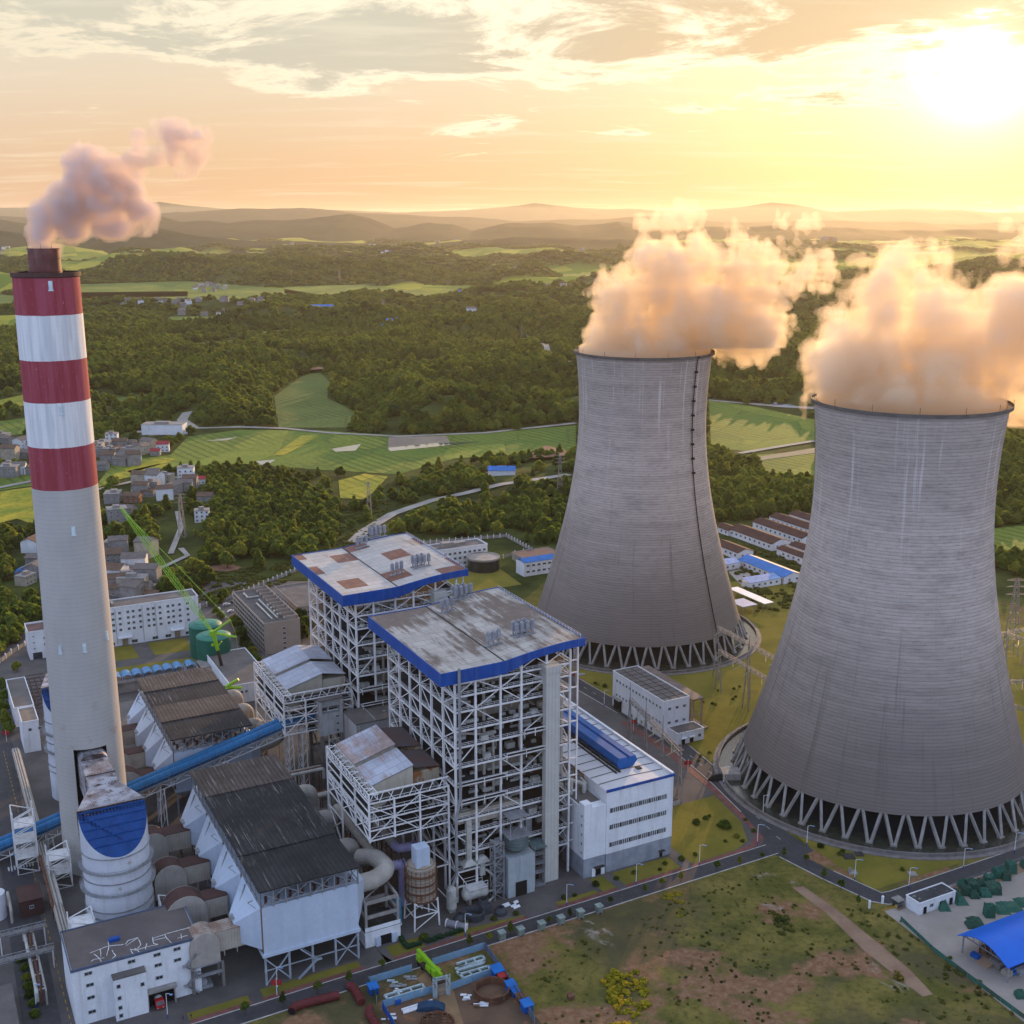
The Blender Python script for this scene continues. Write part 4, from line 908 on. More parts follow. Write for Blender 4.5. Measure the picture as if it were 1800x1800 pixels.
def catalyst_house(o, label, rusty):
    """shed on a steel frame beside each boiler house"""
    b = lambda y: y + o
    t = thing('catalyst_house', label, 'plant building', 134, b(352), group='roofed sheds on steel frames')
    for k, (y0, y1, dz) in enumerate(((336.5, 351.5, 0), (352.2, 370.5, .9))):
        mb = MB(t); z0, z1 = 46.2 + dz, 50.4 + dz
        mb.add([(123.6, b(y0), z0), (138.6, b(y0), z1), (138.6, b(y1), z1), (123.6, b(y1), z0)], [(0, 1, 2, 3)]); mb.add([(123.6, b(y0), z0 - .3), (138.6, b(y0), z1 - .3), (138.6, b(y1), z1 - .3), (123.6, b(y1), z0 - .3)], [(3, 2, 1, 0)])
        if not rusty: mb.add([(138.6, b(y0), z1), (148.2, b(y0), z1 - 2), (148.2, b(y1), z1 - 2), (138.6, b(y1), z1)], [(0, 1, 2, 3)])
        mb.build('roof', m_roofS, t)
        mb = MB(t); mb.extr([(123.9, 36.5), (138.4, 43), (138.4, z1 - .35), (123.9, z0 - .4)], b(y0 + .3), b(y1 - .3)); mb.build('wall', m_beige, t)
        mb = MB(t); mb.box(138.6, 148, b(y0 + .6), b(y1 - .6), 43, z1 - 3.1); mb.build('side_wall', M('rust_stained_wall', (.40, .34, .24), scale=.2, rust=((.22, .09, .03), .5, .25), stripe=('a', 1.1, .2)) if rusty else m_beige, t)
        if rusty: mb = MB(t); mb.add([(138.6, b(y0 + .3), z1 - 1.2), (148.3, b(y0 + .3), z1 - 2.6), (148.3, b(y1 - .3), z1 - 2.6), (138.6, b(y1 - .3), z1 - 1.2)], [(0, 1, 2, 3)]); mb.build('side_roof', M('dark_rust_sheet', (.085, .075, .085), (.11, .06, .045), scale=.12, rough=.7), t)
    ca = (120.8, 129.5, 138.5, 148.8); cb = (331.5, 344.5, 358, 372.5)
    for i, x in enumerate(ca):
        for j, y in enumerate(cb):
            if i in (1, 2) and j in (1, 2): continue
            mb = MB(t); mb.beam((x, b(y), 29 if i < 2 and j < 2 else 0), (x, b(y), 46 if i == 0 else 43), .55); mb.build('column', m_wstl, t)
    for z in (14, 24, 29.5, 33, 36.4, 39.6, 42.6):
        mb = MB(t)
        for i in range(3):
            for y in (cb[0], cb[3]):
                if z > 25 or i == 2: mb.beam((ca[i], b(y), z), (ca[i + 1], b(y), z), .28, .42)
        for j in range(3):
            for x in (ca[0], ca[3]):
                if z > 25 or x > 140 or j > 1: mb.beam((x, b(cb[j]), z), (x, b(cb[j + 1]), z), .28, .42)
        for x in (ca[1], ca[2]):
            if z > 25: mb.beam((x, b(cb[0]), z), (x, b(cb[3]), z), .3)
        if z > 25:
            for q in range(7): mb.beam((121 + q * 4, b(331.4), z), (121 + q * 4, b(331.4), z + 1.1), .09)
            mb.beam((121, b(331.4), z + 1.1), (148.5, b(331.4), z + 1.1), .1)
        if z > 25: mb.cm = 1; mb.box(121.5 + (z * 7) % 9, 148.5 - (z * 5) % 11, b(332), b(336.5), z - .1, z + .1); mb.box(121.2, 123.6, b(335.5), b(372), z - .1, z + .1)
        mb.build('platform', [m_wstl, m_deck], t)
    mb = MB(t)
    for j in range(3):
        for z0, z1 in ((0, 14), (14, 24), (29, 37)):
            if j < 2 and z1 < 25: continue
            mb.beam((ca[0], b(cb[j]), z0), (ca[0], b(cb[j + 1]), z1), .35); mb.beam((ca[0], b(cb[j + 1]), z0), (ca[0], b(cb[j]), z1), .35)
    for i in range(3):
        for z0, z1 in ((0, 14), (14, 24), (29.5, 36.4), (36.4, 42)):
            if z1 < 25 and i < 2: continue
            if (i + int(z0)) % 2: mb.beam((ca[i], b(cb[0]), z0), (ca[i + 1], b(cb[0]), z1), .26)
            else: mb.beam((ca[i + 1], b(cb[0]), z0), (ca[i], b(cb[0]), z1), .26)
    mb.build('bracing', m_wstl, t)
    for z, h in ((46.0, 2.4), (37, 2.6)):
        for x in (ca[0], ca[0] + 3.0):
            mb = MB(t); mb.truss((x, b(cb[0]), z), (x, b(cb[3]), z), h, 18, .24); mb.build('edge_truss', m_wstl, t)
    mb = MB(t)
    for i in range(19): y = cb[0] + (cb[3] - cb[0]) * i / 18; mb.beam((ca[0], b(y), 46), (ca[0] + 3, b(y + (1.1 if i % 2 else -1.1)), 46), .22)
    mb.beam((ca[0], b(cb[0]), 46), (ca[3], b(cb[0]), 46), .4)
    for i in range(8): mb.beam((ca[0] + i * 3.5, b(cb[0]), 42.6), (ca[0] + i * 3.5 + 1.7, b(cb[0]), 46), .2)
    mb.build('top_lacing', m_wstl, t)
catalyst_house(0, 'nearer shed on a white steel frame, pale roof streaked orange with rust', True)
catalyst_house(92, 'farther shed on a white steel frame, clean pale blue flaking roof', False)

def dust_filter(b0, b1, label, legs_front):
    a0, a1 = 80.0, 110.4
    t = thing('dust_filter', label, 'dust filter', 95, (b0 + b1) / 2, group='long black roofed dust filters')
    nb = 4; st = (b1 - b0) / nb
    mr = SR
    for k in range(nb):                                                 # roof in four lapped bays
        mb = MB(t); y0 = b0 + k * st; dz = .35 * (k % 2)
        mb.box(a0 - .6, a1 + .6, y0 - (.5 if k == 0 else 0), y0 + st - .15, 31.6 + dz, 32.0 + dz); mb.build('roof_bay', mr[(0, 0, 0, 1)[k] if legs_front else (0, 1, 0, 1)[k]], t)
    mb = MB(t)                                                          # open steel under the roof
    for y in np.linspace(b0, b1, 17):
        for x in (a0, a1): mb.beam((x, y, 26), (x, y, 31.6), .3)
    for x in np.linspace(a0, a1, 9): mb.beam((x, b0, 26), (x, b0, 31.6), .3); mb.beam((x, b0 - .1, 28.5), (x, b0 - .1, 29.4), .12)
    for z in (27.3, 31.4):
        mb.beam((a0, b0, z), (a1, b0, z), .28); mb.beam((a0, b0, z), (a0, b1, z), .28); mb.beam((a1, b0, z), (a1, b1, z), .28)
    for i in range(4): x = a0 + i * 7.6; mb.beam((x, b0, 26.5), (x + 7.6, b0, 31.4), .2); mb.beam((x + 7.6, b0, 26.5), (x, b0, 31.4), .2)
    mb.build('roof_frame', m_gstl, t)
    mb = MB(t)
    for x in np.linspace(a0 + 2, a1 - 2, 8):
        for y in np.linspace(b0 + 2, b1 - 2, 12): mb.tube((x, y, 26), (x, y, 28.6), .5, nseg=8)
    mb.build('insulators', m_brn, t)['kind'] = 'stuff'
    mc = M('pale_blue_casing', (.50, .58, .68), (.44, .52, .62), scale=.1, rough=.55, stripe=('a', 7.0, .05), grime=((.42, .44, .46), .3))
    mb = MB(t); mb.box(a0 + .2, a1 - .2, b0 + .2, b1, 10.6, 26.2); mb.box(a0 - .3, a1 + .3, b0 - .2, b1, 9.6, 10.6); mb.build('casing', mc, t)
    mcs = m_brn if True else M('casing_side', (.62, .62, .62), (.50, .50, .50), scale=.07, rough=.6, rust=((.20, .10, .05), .63, .05))
    for k in range(nb):
        y0 = b0 + k * st + .8; y1 = y0 + st - 1.6; ym = (y0 + y1) / 2
        mb = MB(t); mb.box(a0 - .1, a0 + .3, y0 - .4, y1 + .4, 11, 25.8); mb.build('casing_side', M('side_brown', (.20, .115, .07), (.13, .075, .05), scale=.3), t)
        mb = MB(t)
        mb.add([(a0, y0, 12), (a0, y1, 12), (a0, y1, 26), (a0, y0, 26), (a0 - 6.5, ym - 2.8, 12.5), (a0 - 6.5, ym + 2.8, 12.5), (a0 - 6.5, ym + 2.8, 18.5), (a0 - 6.5, ym - 2.8, 18.5)], [(0, 4, 7, 3), (1, 2, 6, 5), (3, 7, 6, 2), (0, 1, 5, 4), (4, 5, 6, 7)])
        mb.build('outlet_funnel', mc, t)
        mb = MB(t); mb.add([(a1, y0, 12), (a1, y1, 12), (a1, y1, 26), (a1, y0, 26), (a1 + 4.5, ym - 3.4, 15.5), (a1 + 4.5, ym + 3.4, 15.5), (a1 + 4.5, ym + 3.4, 22.5), (a1 + 4.5, ym - 3.4, 22.5)], [(4, 0, 3, 7), (2, 1, 5, 6), (7, 3, 2, 6), (1, 0, 4, 5), (4, 7, 6, 5)])
        mb.build('inlet_funnel', mc, t)
        mb = MB(t)
        if (k == 0): mb.elbow([(a1 + 4.2, ym, 19), (a1 + 10, ym, 19), (a1 + 14.5, ym + 1, 21.0), (a1 + 13.5, ym + 10, 21), (a1 + 10, ym + 15, 19)], 2.9, 18, 5, 7)
        else: mb.elbow([(a1 + 4.2, ym, 19.5), (a1 + 9.5, ym, 20.5), (a1 + 10.8, ym + .3, 8), (a1 + 10.8, ym + .3, 3)], 2.9, 18, 6, 7)
        mb.build('inlet_duct', m_pipe, t)
        mb = MB(t)                                                      # valve platforms along the outlet side
        mb.beam((a0 - 1.5, y0, 26.4), (a0 - 4, y0 - 1, 29.5), .15); mb.beam((a0 - 4, y0 - 1, 29.5), (a0 - 2.5, y0 - 1, 29.8), .25); mb.box(a0 - 7, a0 - 4.5, ym - 1.5, ym + 1.5, 19.2, 19.4)
        for x, y in ((a0 - 7, ym - 1.5), (a0 - 7, ym + 1.5), (a0 - 4.5, ym - 1.5)): mb.beam((x, y, 19.2), (x, y, 20.6), .1)
        mb.beam((a0 - 5, ym, 19.4), (a0 - .5, ym + 5, 26), .4, .2); mb.build('walkway', m_gstl, t)
        for q in range(4):
            mb = MB(t); x0 = a0 + .6 + q * 7.35; mb.frustum((x0 + 3.2, x0 + 4, y0 + st / 2 - 2.2, y0 + st / 2 - .6), 3.6, (x0, x0 + 7.2, y0, y1), 9.6)
            if k == 0 or q == 0 or q == 3: mb.build('hopper', mc, t)
    lm = M('support_steel', (.36, .41, .46), scale=.4, rough=.6, grime=((.2, .18, .15), .4))
    for x in np.linspace(a0 + .5, a1 - .5, 5):
        for y in (b0 + .4, (b0 + b1) / 2, b1 - .5): mb = MB(t); mb.beam((x, y, 0), (x, y, 9.7), .6); mb.build('leg', lm, t)
    if legs_front:
        mb = MB(t); xs = np.linspace(a0 + .5, a1 - .5, 5)
        for i in (0, 3): mb.beam((xs[i], b0 + .2, .4), (xs[i + 1], b0 + .2, 9), .35); mb.beam((xs[i + 1], b0 + .2, .4), (xs[i], b0 + .2, 9), .35)
        mb.beam((a0, b0 + .2, 5), (a1, b0 + .2, 5), .3)
        mb.build('cross_bracing', lm, t)
        mb = MB(t); mb.beam((90, b0 - 1.2, 0), (96, b0 - 1.2, 5), 1.0, .2); mb.beam((96, b0 - 1.2, 5), (91, b0 - 1.2, 10), 1.0, .2); mb.box(95, 97.5, b0 - 1.8, b0 - .5, 4.9, 5.1)
        mb.beam((90, b0 - 1.8, 1), (96, b0 - 1.8, 6), .09); mb.beam((96, b0 - 1.8, 6), (91, b0 - 1.8, 11), .09); mb.build('stair', lm, t)
    return t
def sooty_roof():
    out = []
    for i, (c1, c2) in enumerate((((.012, .012, .014), (.030, .029, .030)), ((.060, .045, .036), (.105, .082, .066)))):
        m = bpy.data.materials.new('sooty_roof' + '_pale' * i); m.use_nodes = True; m.node_tree.nodes.clear(); n = NT(m.node_tree)
        P = n.new('ShaderNodeNewGeometry').outputs['Position']; rot = n.new('ShaderNodeVectorRotate'); rot.rotation_type = 'Z_AXIS'; n.link(P, rot.inputs[0]); rot.inputs['Angle'].default_value = -T; A = rot.outputs[0]
        sp = n.new('ShaderNodeSeparateXYZ'); n.link(A, sp.inputs[0])
        c = n.mix(n.ramp(n.noise(A, .08, 7, .65), .35, .65), c1, c2)
        s = n.noise(n.scalevec(A, 2.2, .07, 1), 1, 5, .65); s2 = n.noise(A, .05, 4, .6)
        c = n.mix(n.math('MULTIPLY', n.ramp(s, .56, .66, 0, .75), n.ramp(s2, .35, .6)), c, (.30, .27, .25))
        w = n.math('SINE', n.math('MULTIPLY', sp.outputs[0], 2 * pi / 1.5)); c = n.mix(n.ramp(w, .3, 1, 0, .55), c, (.004, .004, .005))
        b = n.new('ShaderNodeBsdfPrincipled'); n.link(c, b.inputs['Base Color']); b.inputs['Roughness'].default_value = .7; b.inputs['Specular IOR Level'].default_value = .2
        o = n.new('ShaderNodeOutputMaterial'); n.link(b.outputs[0], o.inputs[0]); out.append(m)
    return out
SR = sooty_roof()
dust_filter(314.8, 403.5, 'nearer dust filter with a black roof and a pale blue front wall on steel legs', True)
dust_filter(434.5, 504.0, 'farther dust filter with streaked dark and brown roof bays, behind the conveyor', False)

# ---- turbine hall
def turbine_hall():
    t = thing('turbine_hall', 'long white turbine hall with a blue roof edge and a grey base', 'turbine hall', 219, 322.4)
    mb = MB(t); mb.box(205.1, 233.2, 322.4, 520, 7.2, 31.4); mb.build('wall', m_wht, t)
    mb = MB(t); mb.box(205.2, 233.1, 322.5, 519.9, 0, 7.2); mb.build('plinth', M('grey_plinth', (.30, .33, .37), scale=.2, grime=((.2, .2, .22), .5)), t)
    mb = MB(t); mb.box(204.9, 233.6, 322.1, 322.45, 31.0, 32.0); mb.build('roof_edge', m_blue, t)
    mb = MB(t); mb.box(232.5, 233.45, 322.5, 520, 31.4, 32.4); mb.build('parapet', m_wht, t)
    mrf = M('white_roof_sheet', (.60, .60, .60), (.50, .50, .51), scale=.06, rough=.7)
    mb = MB(t); mb.extr([(205.1, 31.4), (232.5, 31.4), (219, 31.95)], 322.5, 520); mb.build('roof', mrf, t)
    mb = MB(t)
    for y in np.arange(328, 519, 5.6):
        mb.add([(205.3, y, 31.52), (205.3, y + .45, 31.52), (219, y + .45, 32.02), (219, y, 32.02)], [(3, 2, 1, 0)]); mb.add([(219, y, 32.02), (219, y + .45, 32.02), (232.3, y + .45, 31.52), (232.3, y, 31.52)], [(3, 2, 1, 0)])
    mb.build('roof_seams', m_deck, t)
    mb = MB(t); mb.extr([(217.6, 32), (223.2, 32), (225.2, 34.2), (224.4, 36.2), (222.0, 36.2), (221.4, 35.2), (220.8, 36.2), (217.4, 36.2), (216.4, 34.4)], 334, 515); mb.build('ridge_vent', m_blued, t)
    mb = MB(t); mb.box(216.2, 217.1, 332, 516, 31.9, 32.2); mb.box(223.6, 225.4, 331, 333, 31.8, 32.2); mb.box(214.8, 215.5, 332, 516, 31.6, 32.1); mb.build('roof_walkway', m_deck, t)
    for z in (23.8, 17.4, 10.6):                                        # three ribbon windows
        mb = MB(t); mb.box(206.4, 230.6, 322.30, 322.42, z - .95, z + .95)
        fr = mb.build('ribbon_window', m_frame, t)
        mb = MB(t); 
        for i in range(30): x = 206.6 + i * .8; mb.box(x, x + (.34 if i % 5 else .58), 322.22, 322.32, z - .8, z + .8)
        mb.build('pane', m_glass, fr)
    mb = MB(t); mb.box(228.2, 229.4, 322.35, 322.5, 0, 2.4); mb.build('door', m_dark, t)
    mb = MB(t); mb.box(227.6, 230, 321.2, 322.4, 2.6, 2.8); mb.build('canopy', m_deck, t)
    # lower stair block on the left
    mb = MB(t); mb.box(196.1, 205.0, 322.5, 338, 7.4, 26.6); mb.box(196.1, 199.2, 322.5, 326, 26.6, 28.2); mb.build('stair_block', m_wht, t)
    mb = MB(t); mb.box(196.2, 204.9, 322.6, 337.9, 0, 7.4); mb.build('stair_block_plinth', MATS['grey_plinth'], t)
    mb = MB(t); mb.box(196.6, 204.6, 326.2, 337.6, 26.6, 26.75); mb.build('stair_block_roof', m_roofg, t)
    mb = MB(t); mb.box(200.8, 203.2, 322.4, 322.6, 0, 3.2); mb.build('door', m_dark, t)
    mb = MB(t); mb.box(199.4, 200.8, 322.1, 322.45, 0, 3.1); mb.box(203.2, 204.6, 322.1, 322.45, 0, 3.1); mb.build('door_leaf', m_wht, t)
    mb = MB(t); mb.box(200.2, 204.2, 321.2, 322.5, 3.3, 3.6); mb.build('canopy', m_deck, t)
    windows(t, [(196.1, 324, z) for z in (9.5, 13, 16.5, 20, 23.5)], .8, 1.1, 'a-')
    # open bay between hall and boiler house: pipework
    mb = MB(t); mb.box(197, 205, 338, 516, 0, 24); mb.build('bay', m_concd, t)
    mb = MB(t)
    for y in np.arange(338, 372, 5.5): mb.beam((197, y, 24), (197, y, 31.5), .35); mb.beam((204.7, y, 24), (204.7, y, 31.5), .35); mb.beam((197, y, 31.3), (204.7, y, 31.3), .3)
    for x in (197, 200.5, 204.7): mb.beam((x, 338, 31.3), (x, 372, 31.3), .3)
    mb.build('bay_frame', m_rust, t)
    for pts, r in (([(197, 340, 30.4), (201, 335, 30.4), (202.4, 333.5, 30), (202.4, 333.5, 26.7)], .75), ([(203.8, 338, 30), (203.8, 334.5, 29.5), (203.8, 334.5, 26.7)], .5), ([(198, 345, 26), (202, 341, 26), (202, 341, 29)], .6), ([(199, 360, 25.5), (199, 348, 25.5), (203, 346, 25.5)], .9)):
        mb = MB(t); mb.elbow(pts, r, 10); mb.build('steam_pipe', m_ltank, t)
turbine_hall()

# ---- scrubber (absorber tower) with its duct to the chimney
m_scrub = M('scrubber_white', (.60, .62, .66), (.52, .54, .58), scale=.15, rough=.55, grime=((.34, .28, .22), .4))
m_hood = bpy.data.materials.new('flaking_hood'); m_hood.use_nodes = True; m_hood.node_tree.nodes.clear(); n = NT(m_hood.node_tree)
P_ = n.new('ShaderNodeNewGeometry').outputs['Position']; rot = n.new('ShaderNodeVectorRotate'); rot.rotation_type = 'Z_AXIS'; n.link(P_, rot.inputs[0]); rot.inputs['Angle'].default_value = -T; A_ = rot.outputs[0]
br = n.new('ShaderNodeTexBrick'); n.link(n.scalevec(A_, .5, .85, 1), br.inputs['Vector']); br.inputs['Scale'].default_value = 1; br.inputs['Color1'].default_value = (1, 1, 1, 1); br.inputs['Color2'].default_value = (1, 1, 1, 1); br.inputs['Mortar'].default_value = (0, 0, 0, 1); br.inputs['Mortar Size'].default_value = .09
fl_ = n.noise(A_, .35, 7, .65); c_ = n.mix(n.ramp(fl_, .35, .46), (.10, .055, .04), (.56, .58, .62))
c_ = n.mix(n.math('MULTIPLY', n.math('SUBTRACT', 1.0, br.outputs['Fac']), 0.0), c_, c_); c_ = n.mix(n.math('MULTIPLY', br.outputs['Fac'], n.ramp(n.noise(A_, .2, 4, .6), .38, .6, .5, 1.0)), c_, (.09, .055, .045))
b_ = n.new('ShaderNodeBsdfPrincipled'); n.link(c_, b_.inputs['Base Color']); b_.inputs['Roughness'].default_value = .8; o_ = n.new('ShaderNodeOutputMaterial'); n.link(b_.outputs[0], o_.inputs[0])
def scrubber(ca, cb, r, label, full=True):
    t = thing('scrubber', label, 'gas scrubber', ca, cb, group='white scrubber towers')
    K = 48; ztop = 45.5; ridge = cb + 1.5                                # the top is cut by a plane sloping down to the front
    zc = lambda y: ztop if y >= ridge else ztop - (ridge - y) * 1.02
    ring = [(ca + r * cos(2 * pi * j / K), cb + r * sin(2 * pi * j / K)) for j in range(K)]
    mb = MB(t); vs = [(x, y, 0) for x, y in ring] + [(x, y, min(zc(y), ztop)) for x, y in ring]
    mb.add(vs, [(j, (j + 1) % K, K + (j + 1) % K, K + j) for j in range(K)]); mb.build('vessel', m_scrub, t, smooth=False)
    mb = MB(t); front = [(x, y, zc(y) + .05) for x, y in ring if y <= ridge]; front.sort(key=lambda p: p[0])
    left = [p for p in front]; mb.add(left, [tuple(range(len(left)))]); 
    ys = np.linspace(cb - r + 3, ridge - .5, 5)
    for y in ys: hw = sqrt(max(r * r - (y - cb) ** 2, 0)) * .97; mb.box(ca - hw, ca + hw, y - .2, y + .2, zc(y), zc(y) + .45)
    for i in range(-9, 10):
        x = ca + i * r / 10; yy = cb - sqrt(max(r * r - (x - ca) ** 2, 0)) * .97
        if yy < ridge - 1: mb.beam((x, yy, zc(yy) + .15), (x, ridge - .3, zc(ridge - .3) + .15), .22)
    mb.build('blue_hood', m_blue if False else M('hood_blue', (.008, .065, .24), (.006, .045, .18), scale=.3, rough=.5), t)
    mb = MB(t); mb.add([(ca - r * 1.02, ridge, ztop - 3.5), (ca + r * 1.02, ridge, ztop - 3.5), (ca + r * 1.02, ridge, ztop + .4), (ca - r * 1.02, ridge, ztop + .4)], [(0, 1, 2, 3)])
    chx, chb = p2(*CH)
    y1 = ridge + 16; y2 = chb - 6; w = 4.6; xa = chx - .5
    mb.add([(ca - r * 1.02, ridge, ztop + .4), (ca + r * 1.02, ridge, ztop + .4), (xa + w, y1, ztop + .2), (xa - w, y1, ztop + .2), (ca - r * 1.02, ridge, ztop - 9), (ca + r * 1.02, ridge, ztop - 9), (xa + w, y1, ztop - 12), (xa - w, y1, ztop - 12)], [(0, 1, 2, 3), (4, 7, 6, 5), (1, 5, 6, 2), (0, 3, 7, 4), (0, 4, 5, 1)])
    mb.box(xa - w, xa + w, y1 - .01, y2, ztop - 12, ztop + .15)
    if full: [mb.box(xa - w - .25, xa + w + .25, y, y + .4, ztop - 12.2, ztop + .55) for y in (y1, y1 + 8)]
    mb.extr([(xa - w, ztop + .1), (xa + w, ztop + .1), (xa + w * .7, ztop + 1.5), (xa, ztop + 2.0), (xa - w * .7, ztop + 1.5)], y2 - 9, y2)
    mb.build('outlet_duct', m_hood, t)
    for z, wdt in ((28.0, 1.2), (20.5, 1.3)):                           # ring walkways with rails
        mb = MB(t); mb.lathe([(r, z), (r + wdt, z), (r + wdt, z + .25), (r, z + .25)], ca, cb, 40)
        for hz in (.7, 1.3):
            mb.lathe([(r + wdt, z + hz), (r + wdt + .08, z + hz), (r + wdt + .08, z + hz + .1), (r + wdt, z + hz + .1)], ca, cb, 40)
        for j in range(40): a_ = 2 * pi * j / 40; mb.beam((ca + (r + wdt) * cos(a_), cb + (r + wdt) * sin(a_), z), (ca + (r + wdt) * cos(a_), cb + (r + wdt) * sin(a_), z + 1.35), .09)
        mb.build('ring_walkway', m_gstl, t)
    mb = MB(t)
    for z in (12, 14.5, 24.3, 33): mb.lathe([(r, z), (r + .35, z), (r + .35, z + .3), (r, z + .3)], ca, cb, 48)
    mb.build('stiffener_rings', m_gstl, t)
    mb = MB(t); mb.tube((ca - 1, cb - r - .2, 22.8), (ca - 1, cb - r + .1, 22.8), .55, nseg=14); mb.tube((ca + 2.4, cb - r + .1, 30.8), (ca + 2.4, cb - r + .35, 30.8), .55, nseg=14); mb.build('manhole', m_ltank, t)
    return t
scrubber(46.6, 361.5, 10.2, 'white round scrubber tower with a sloping blue hood, in front of the chimney')
scrubber(48, 474, 9.2, 'white scrubber tower with a blue hood half hidden behind the chimney', False)

# ---- white dewatering building in the front left corner
def white_block():
    t = thing('dewatering_building', 'white building with white sealing lines zigzagging over its flat brown roof', 'plant building', 44, 332)
    mb = MB(t); mb.box(26.6, 62.6, 321.5, 343, 0, 18.0); mb.build('wall', m_wht, t)
    mb = MB(t); mb.box(26.9, 62.3, 321.8, 342.7, 18.0, 18.15); mb.build('roof', M('brown_roof', (.135, .115, .105), (.10, .085, .08), scale=.15, rough=.95), t)
    mb = MB(t); mb.box(26.4, 62.8, 321.3, 321.6, 17.6, 18.45); mb.box(26.4, 62.8, 342.9, 343.2, 17.8, 18.4); mb.box(26.4, 26.7, 321.6, 342.9, 17.8, 18.4); mb.box(62.5, 62.8, 321.6, 342.9, 17.8, 18.4); mb.build('parapet', M('parapet_dark', (.10, .13, .20), scale=.3), t)
    # sealing compound brushed along the cracks of the roof
    lines = [[(158, 1675), (177, 1668), (190, 1663), (217, 1660)], [(165, 1677), (175, 1685), (178, 1690)], [(190, 1655), (191, 1665), (187, 1680)], [(197, 1670), (203, 1680), (198, 1684)], [(220, 1660), (225, 1653), (243, 1648), (232, 1655), (222, 1662)], [(243, 1650), (248, 1660), (240, 1668)], [(228, 1668), (240, 1670), (258, 1664), (278, 1660)], [(258, 1658), (256, 1668)], [(268, 1647), (270, 1658), (278, 1660)], [(268, 1650), (290, 1642), (338, 1629)], [(270, 1653), (290, 1648)], [(290, 1642), (293, 1649), (301, 1657)], [(312, 1649), (330, 1644)], [(318, 1641), (319, 1650)], [(160, 1690), (166, 1686), (183, 1684)], [(176, 1668), (178, 1682)], [(230, 1670), (234, 1676)], [(237, 1667), (245, 1674)]]
    mb = MB(t); rr = random.Random(3)
    for l in lines:
        p = [ga(u, v, 18.2) for u, v in l]
        for (x0, y0), (x1, y1) in zip(p, p[1:]):
            k = max(2, int(hypot(x1 - x0, y1 - y0) / .8)); pr = (x0, y0)
            for i in range(1, k + 1):
                q = (x0 + (x1 - x0) * i / k + rr.uniform(-.1, .1), y0 + (y1 - y0) * i / k + rr.uniform(-.12, .12)); mb.beam((pr[0], pr[1], 18.18), (q[0], q[1], 18.18), rr.uniform(.13, .24), .06); pr = q
    mb.build('sealing_lines', M('sealant_white', (.75, .75, .75), scale=1), t)
    mb = MB(t); mb.box(38.6, 41.6, 330.5, 332, 18.1, 19.1); mb.build('roof_hatch', m_blue, t)
    mb = MB(t); mb.box(37.3, 46.4, 318.6, 321.5, 0, 13.4); mb.build('stair_tower', m_wht, t)
    mb = MB(t); mb.box(37.2, 46.5, 318.5, 321.5, 13.4, 13.8); mb.build('stair_tower_roof', m_roofg, t)
    wp = [(u, v) for u, v in ((155, 1711), (158, 1731), (160, 1753), (162, 1778), (231, 1690), (233, 1709), (235, 1731), (276, 1678), (278, 1696), (280, 1718), (311, 1668), (312, 1687), (345, 1681))]
    sp = []
    for u, v in wp:
        r = ray(u, v); bb = -r[0] * sT + r[1] * cT; k = 321.5 / bb; sp.append(((r[0] * cT + r[1] * sT) * k, 321.5, CAMH + r[2] * k))
    windows(t, sp, 2.2, 1.25)
    windows(t, [(38.6, 318.6, z) for z in (11.2, 7.4, 4.2, 1.6)] + [(45.2, 318.6, 9.8)], 1.2, 1.4)
    mb = MB(t); mb.box(46.8, 54.2, 321.2, 321.55, 0, 5.2); mb.build('garage_opening', m_dark, t)
    mb = MB(t); mb.box(46.4, 55, 319.2, 321.5, 5.2, 5.7); mb.box(46.4, 46.8, 319.6, 321.5, 0, 5.2); mb.box(54.2, 54.6, 319.6, 321.5, 0, 5.2); mb.build('garage_porch', m_conc, t)
    mb = MB(t)
    for i, (z0, z1) in enumerate(((0.3, 3.6), (3.6, 6.9), (6.9, 10.2), (10.2, 13.5))):
        x0, x1 = (58, 61.6) if i % 2 else (61.6, 58); mb.beam((x0, 320.6, z0), (x1, 320.6, z1), .9, .18); mb.beam((x0, 320.2, z0 + 1), (x1, 320.2, z1 + 1), .07); mb.box(x1 - .8, x1 + .8, 320, 321.4, z1, z1 + .12)
        for q in range(4): f = q / 3; mb.beam((x0 + (x1 - x0) * f, 320.2, z0 + (z1 - z0) * f), (x0 + (x1 - x0) * f, 320.2, z0 + (z1 - z0) * f + 1), .05)
    mb.build('fire_stair', m_gstl, t)
    mb = MB(t); mb.box(60.2, 61.8, 321.2, 321.55, 13.6, 16); mb.build('door', m_dark, t)
white_block()

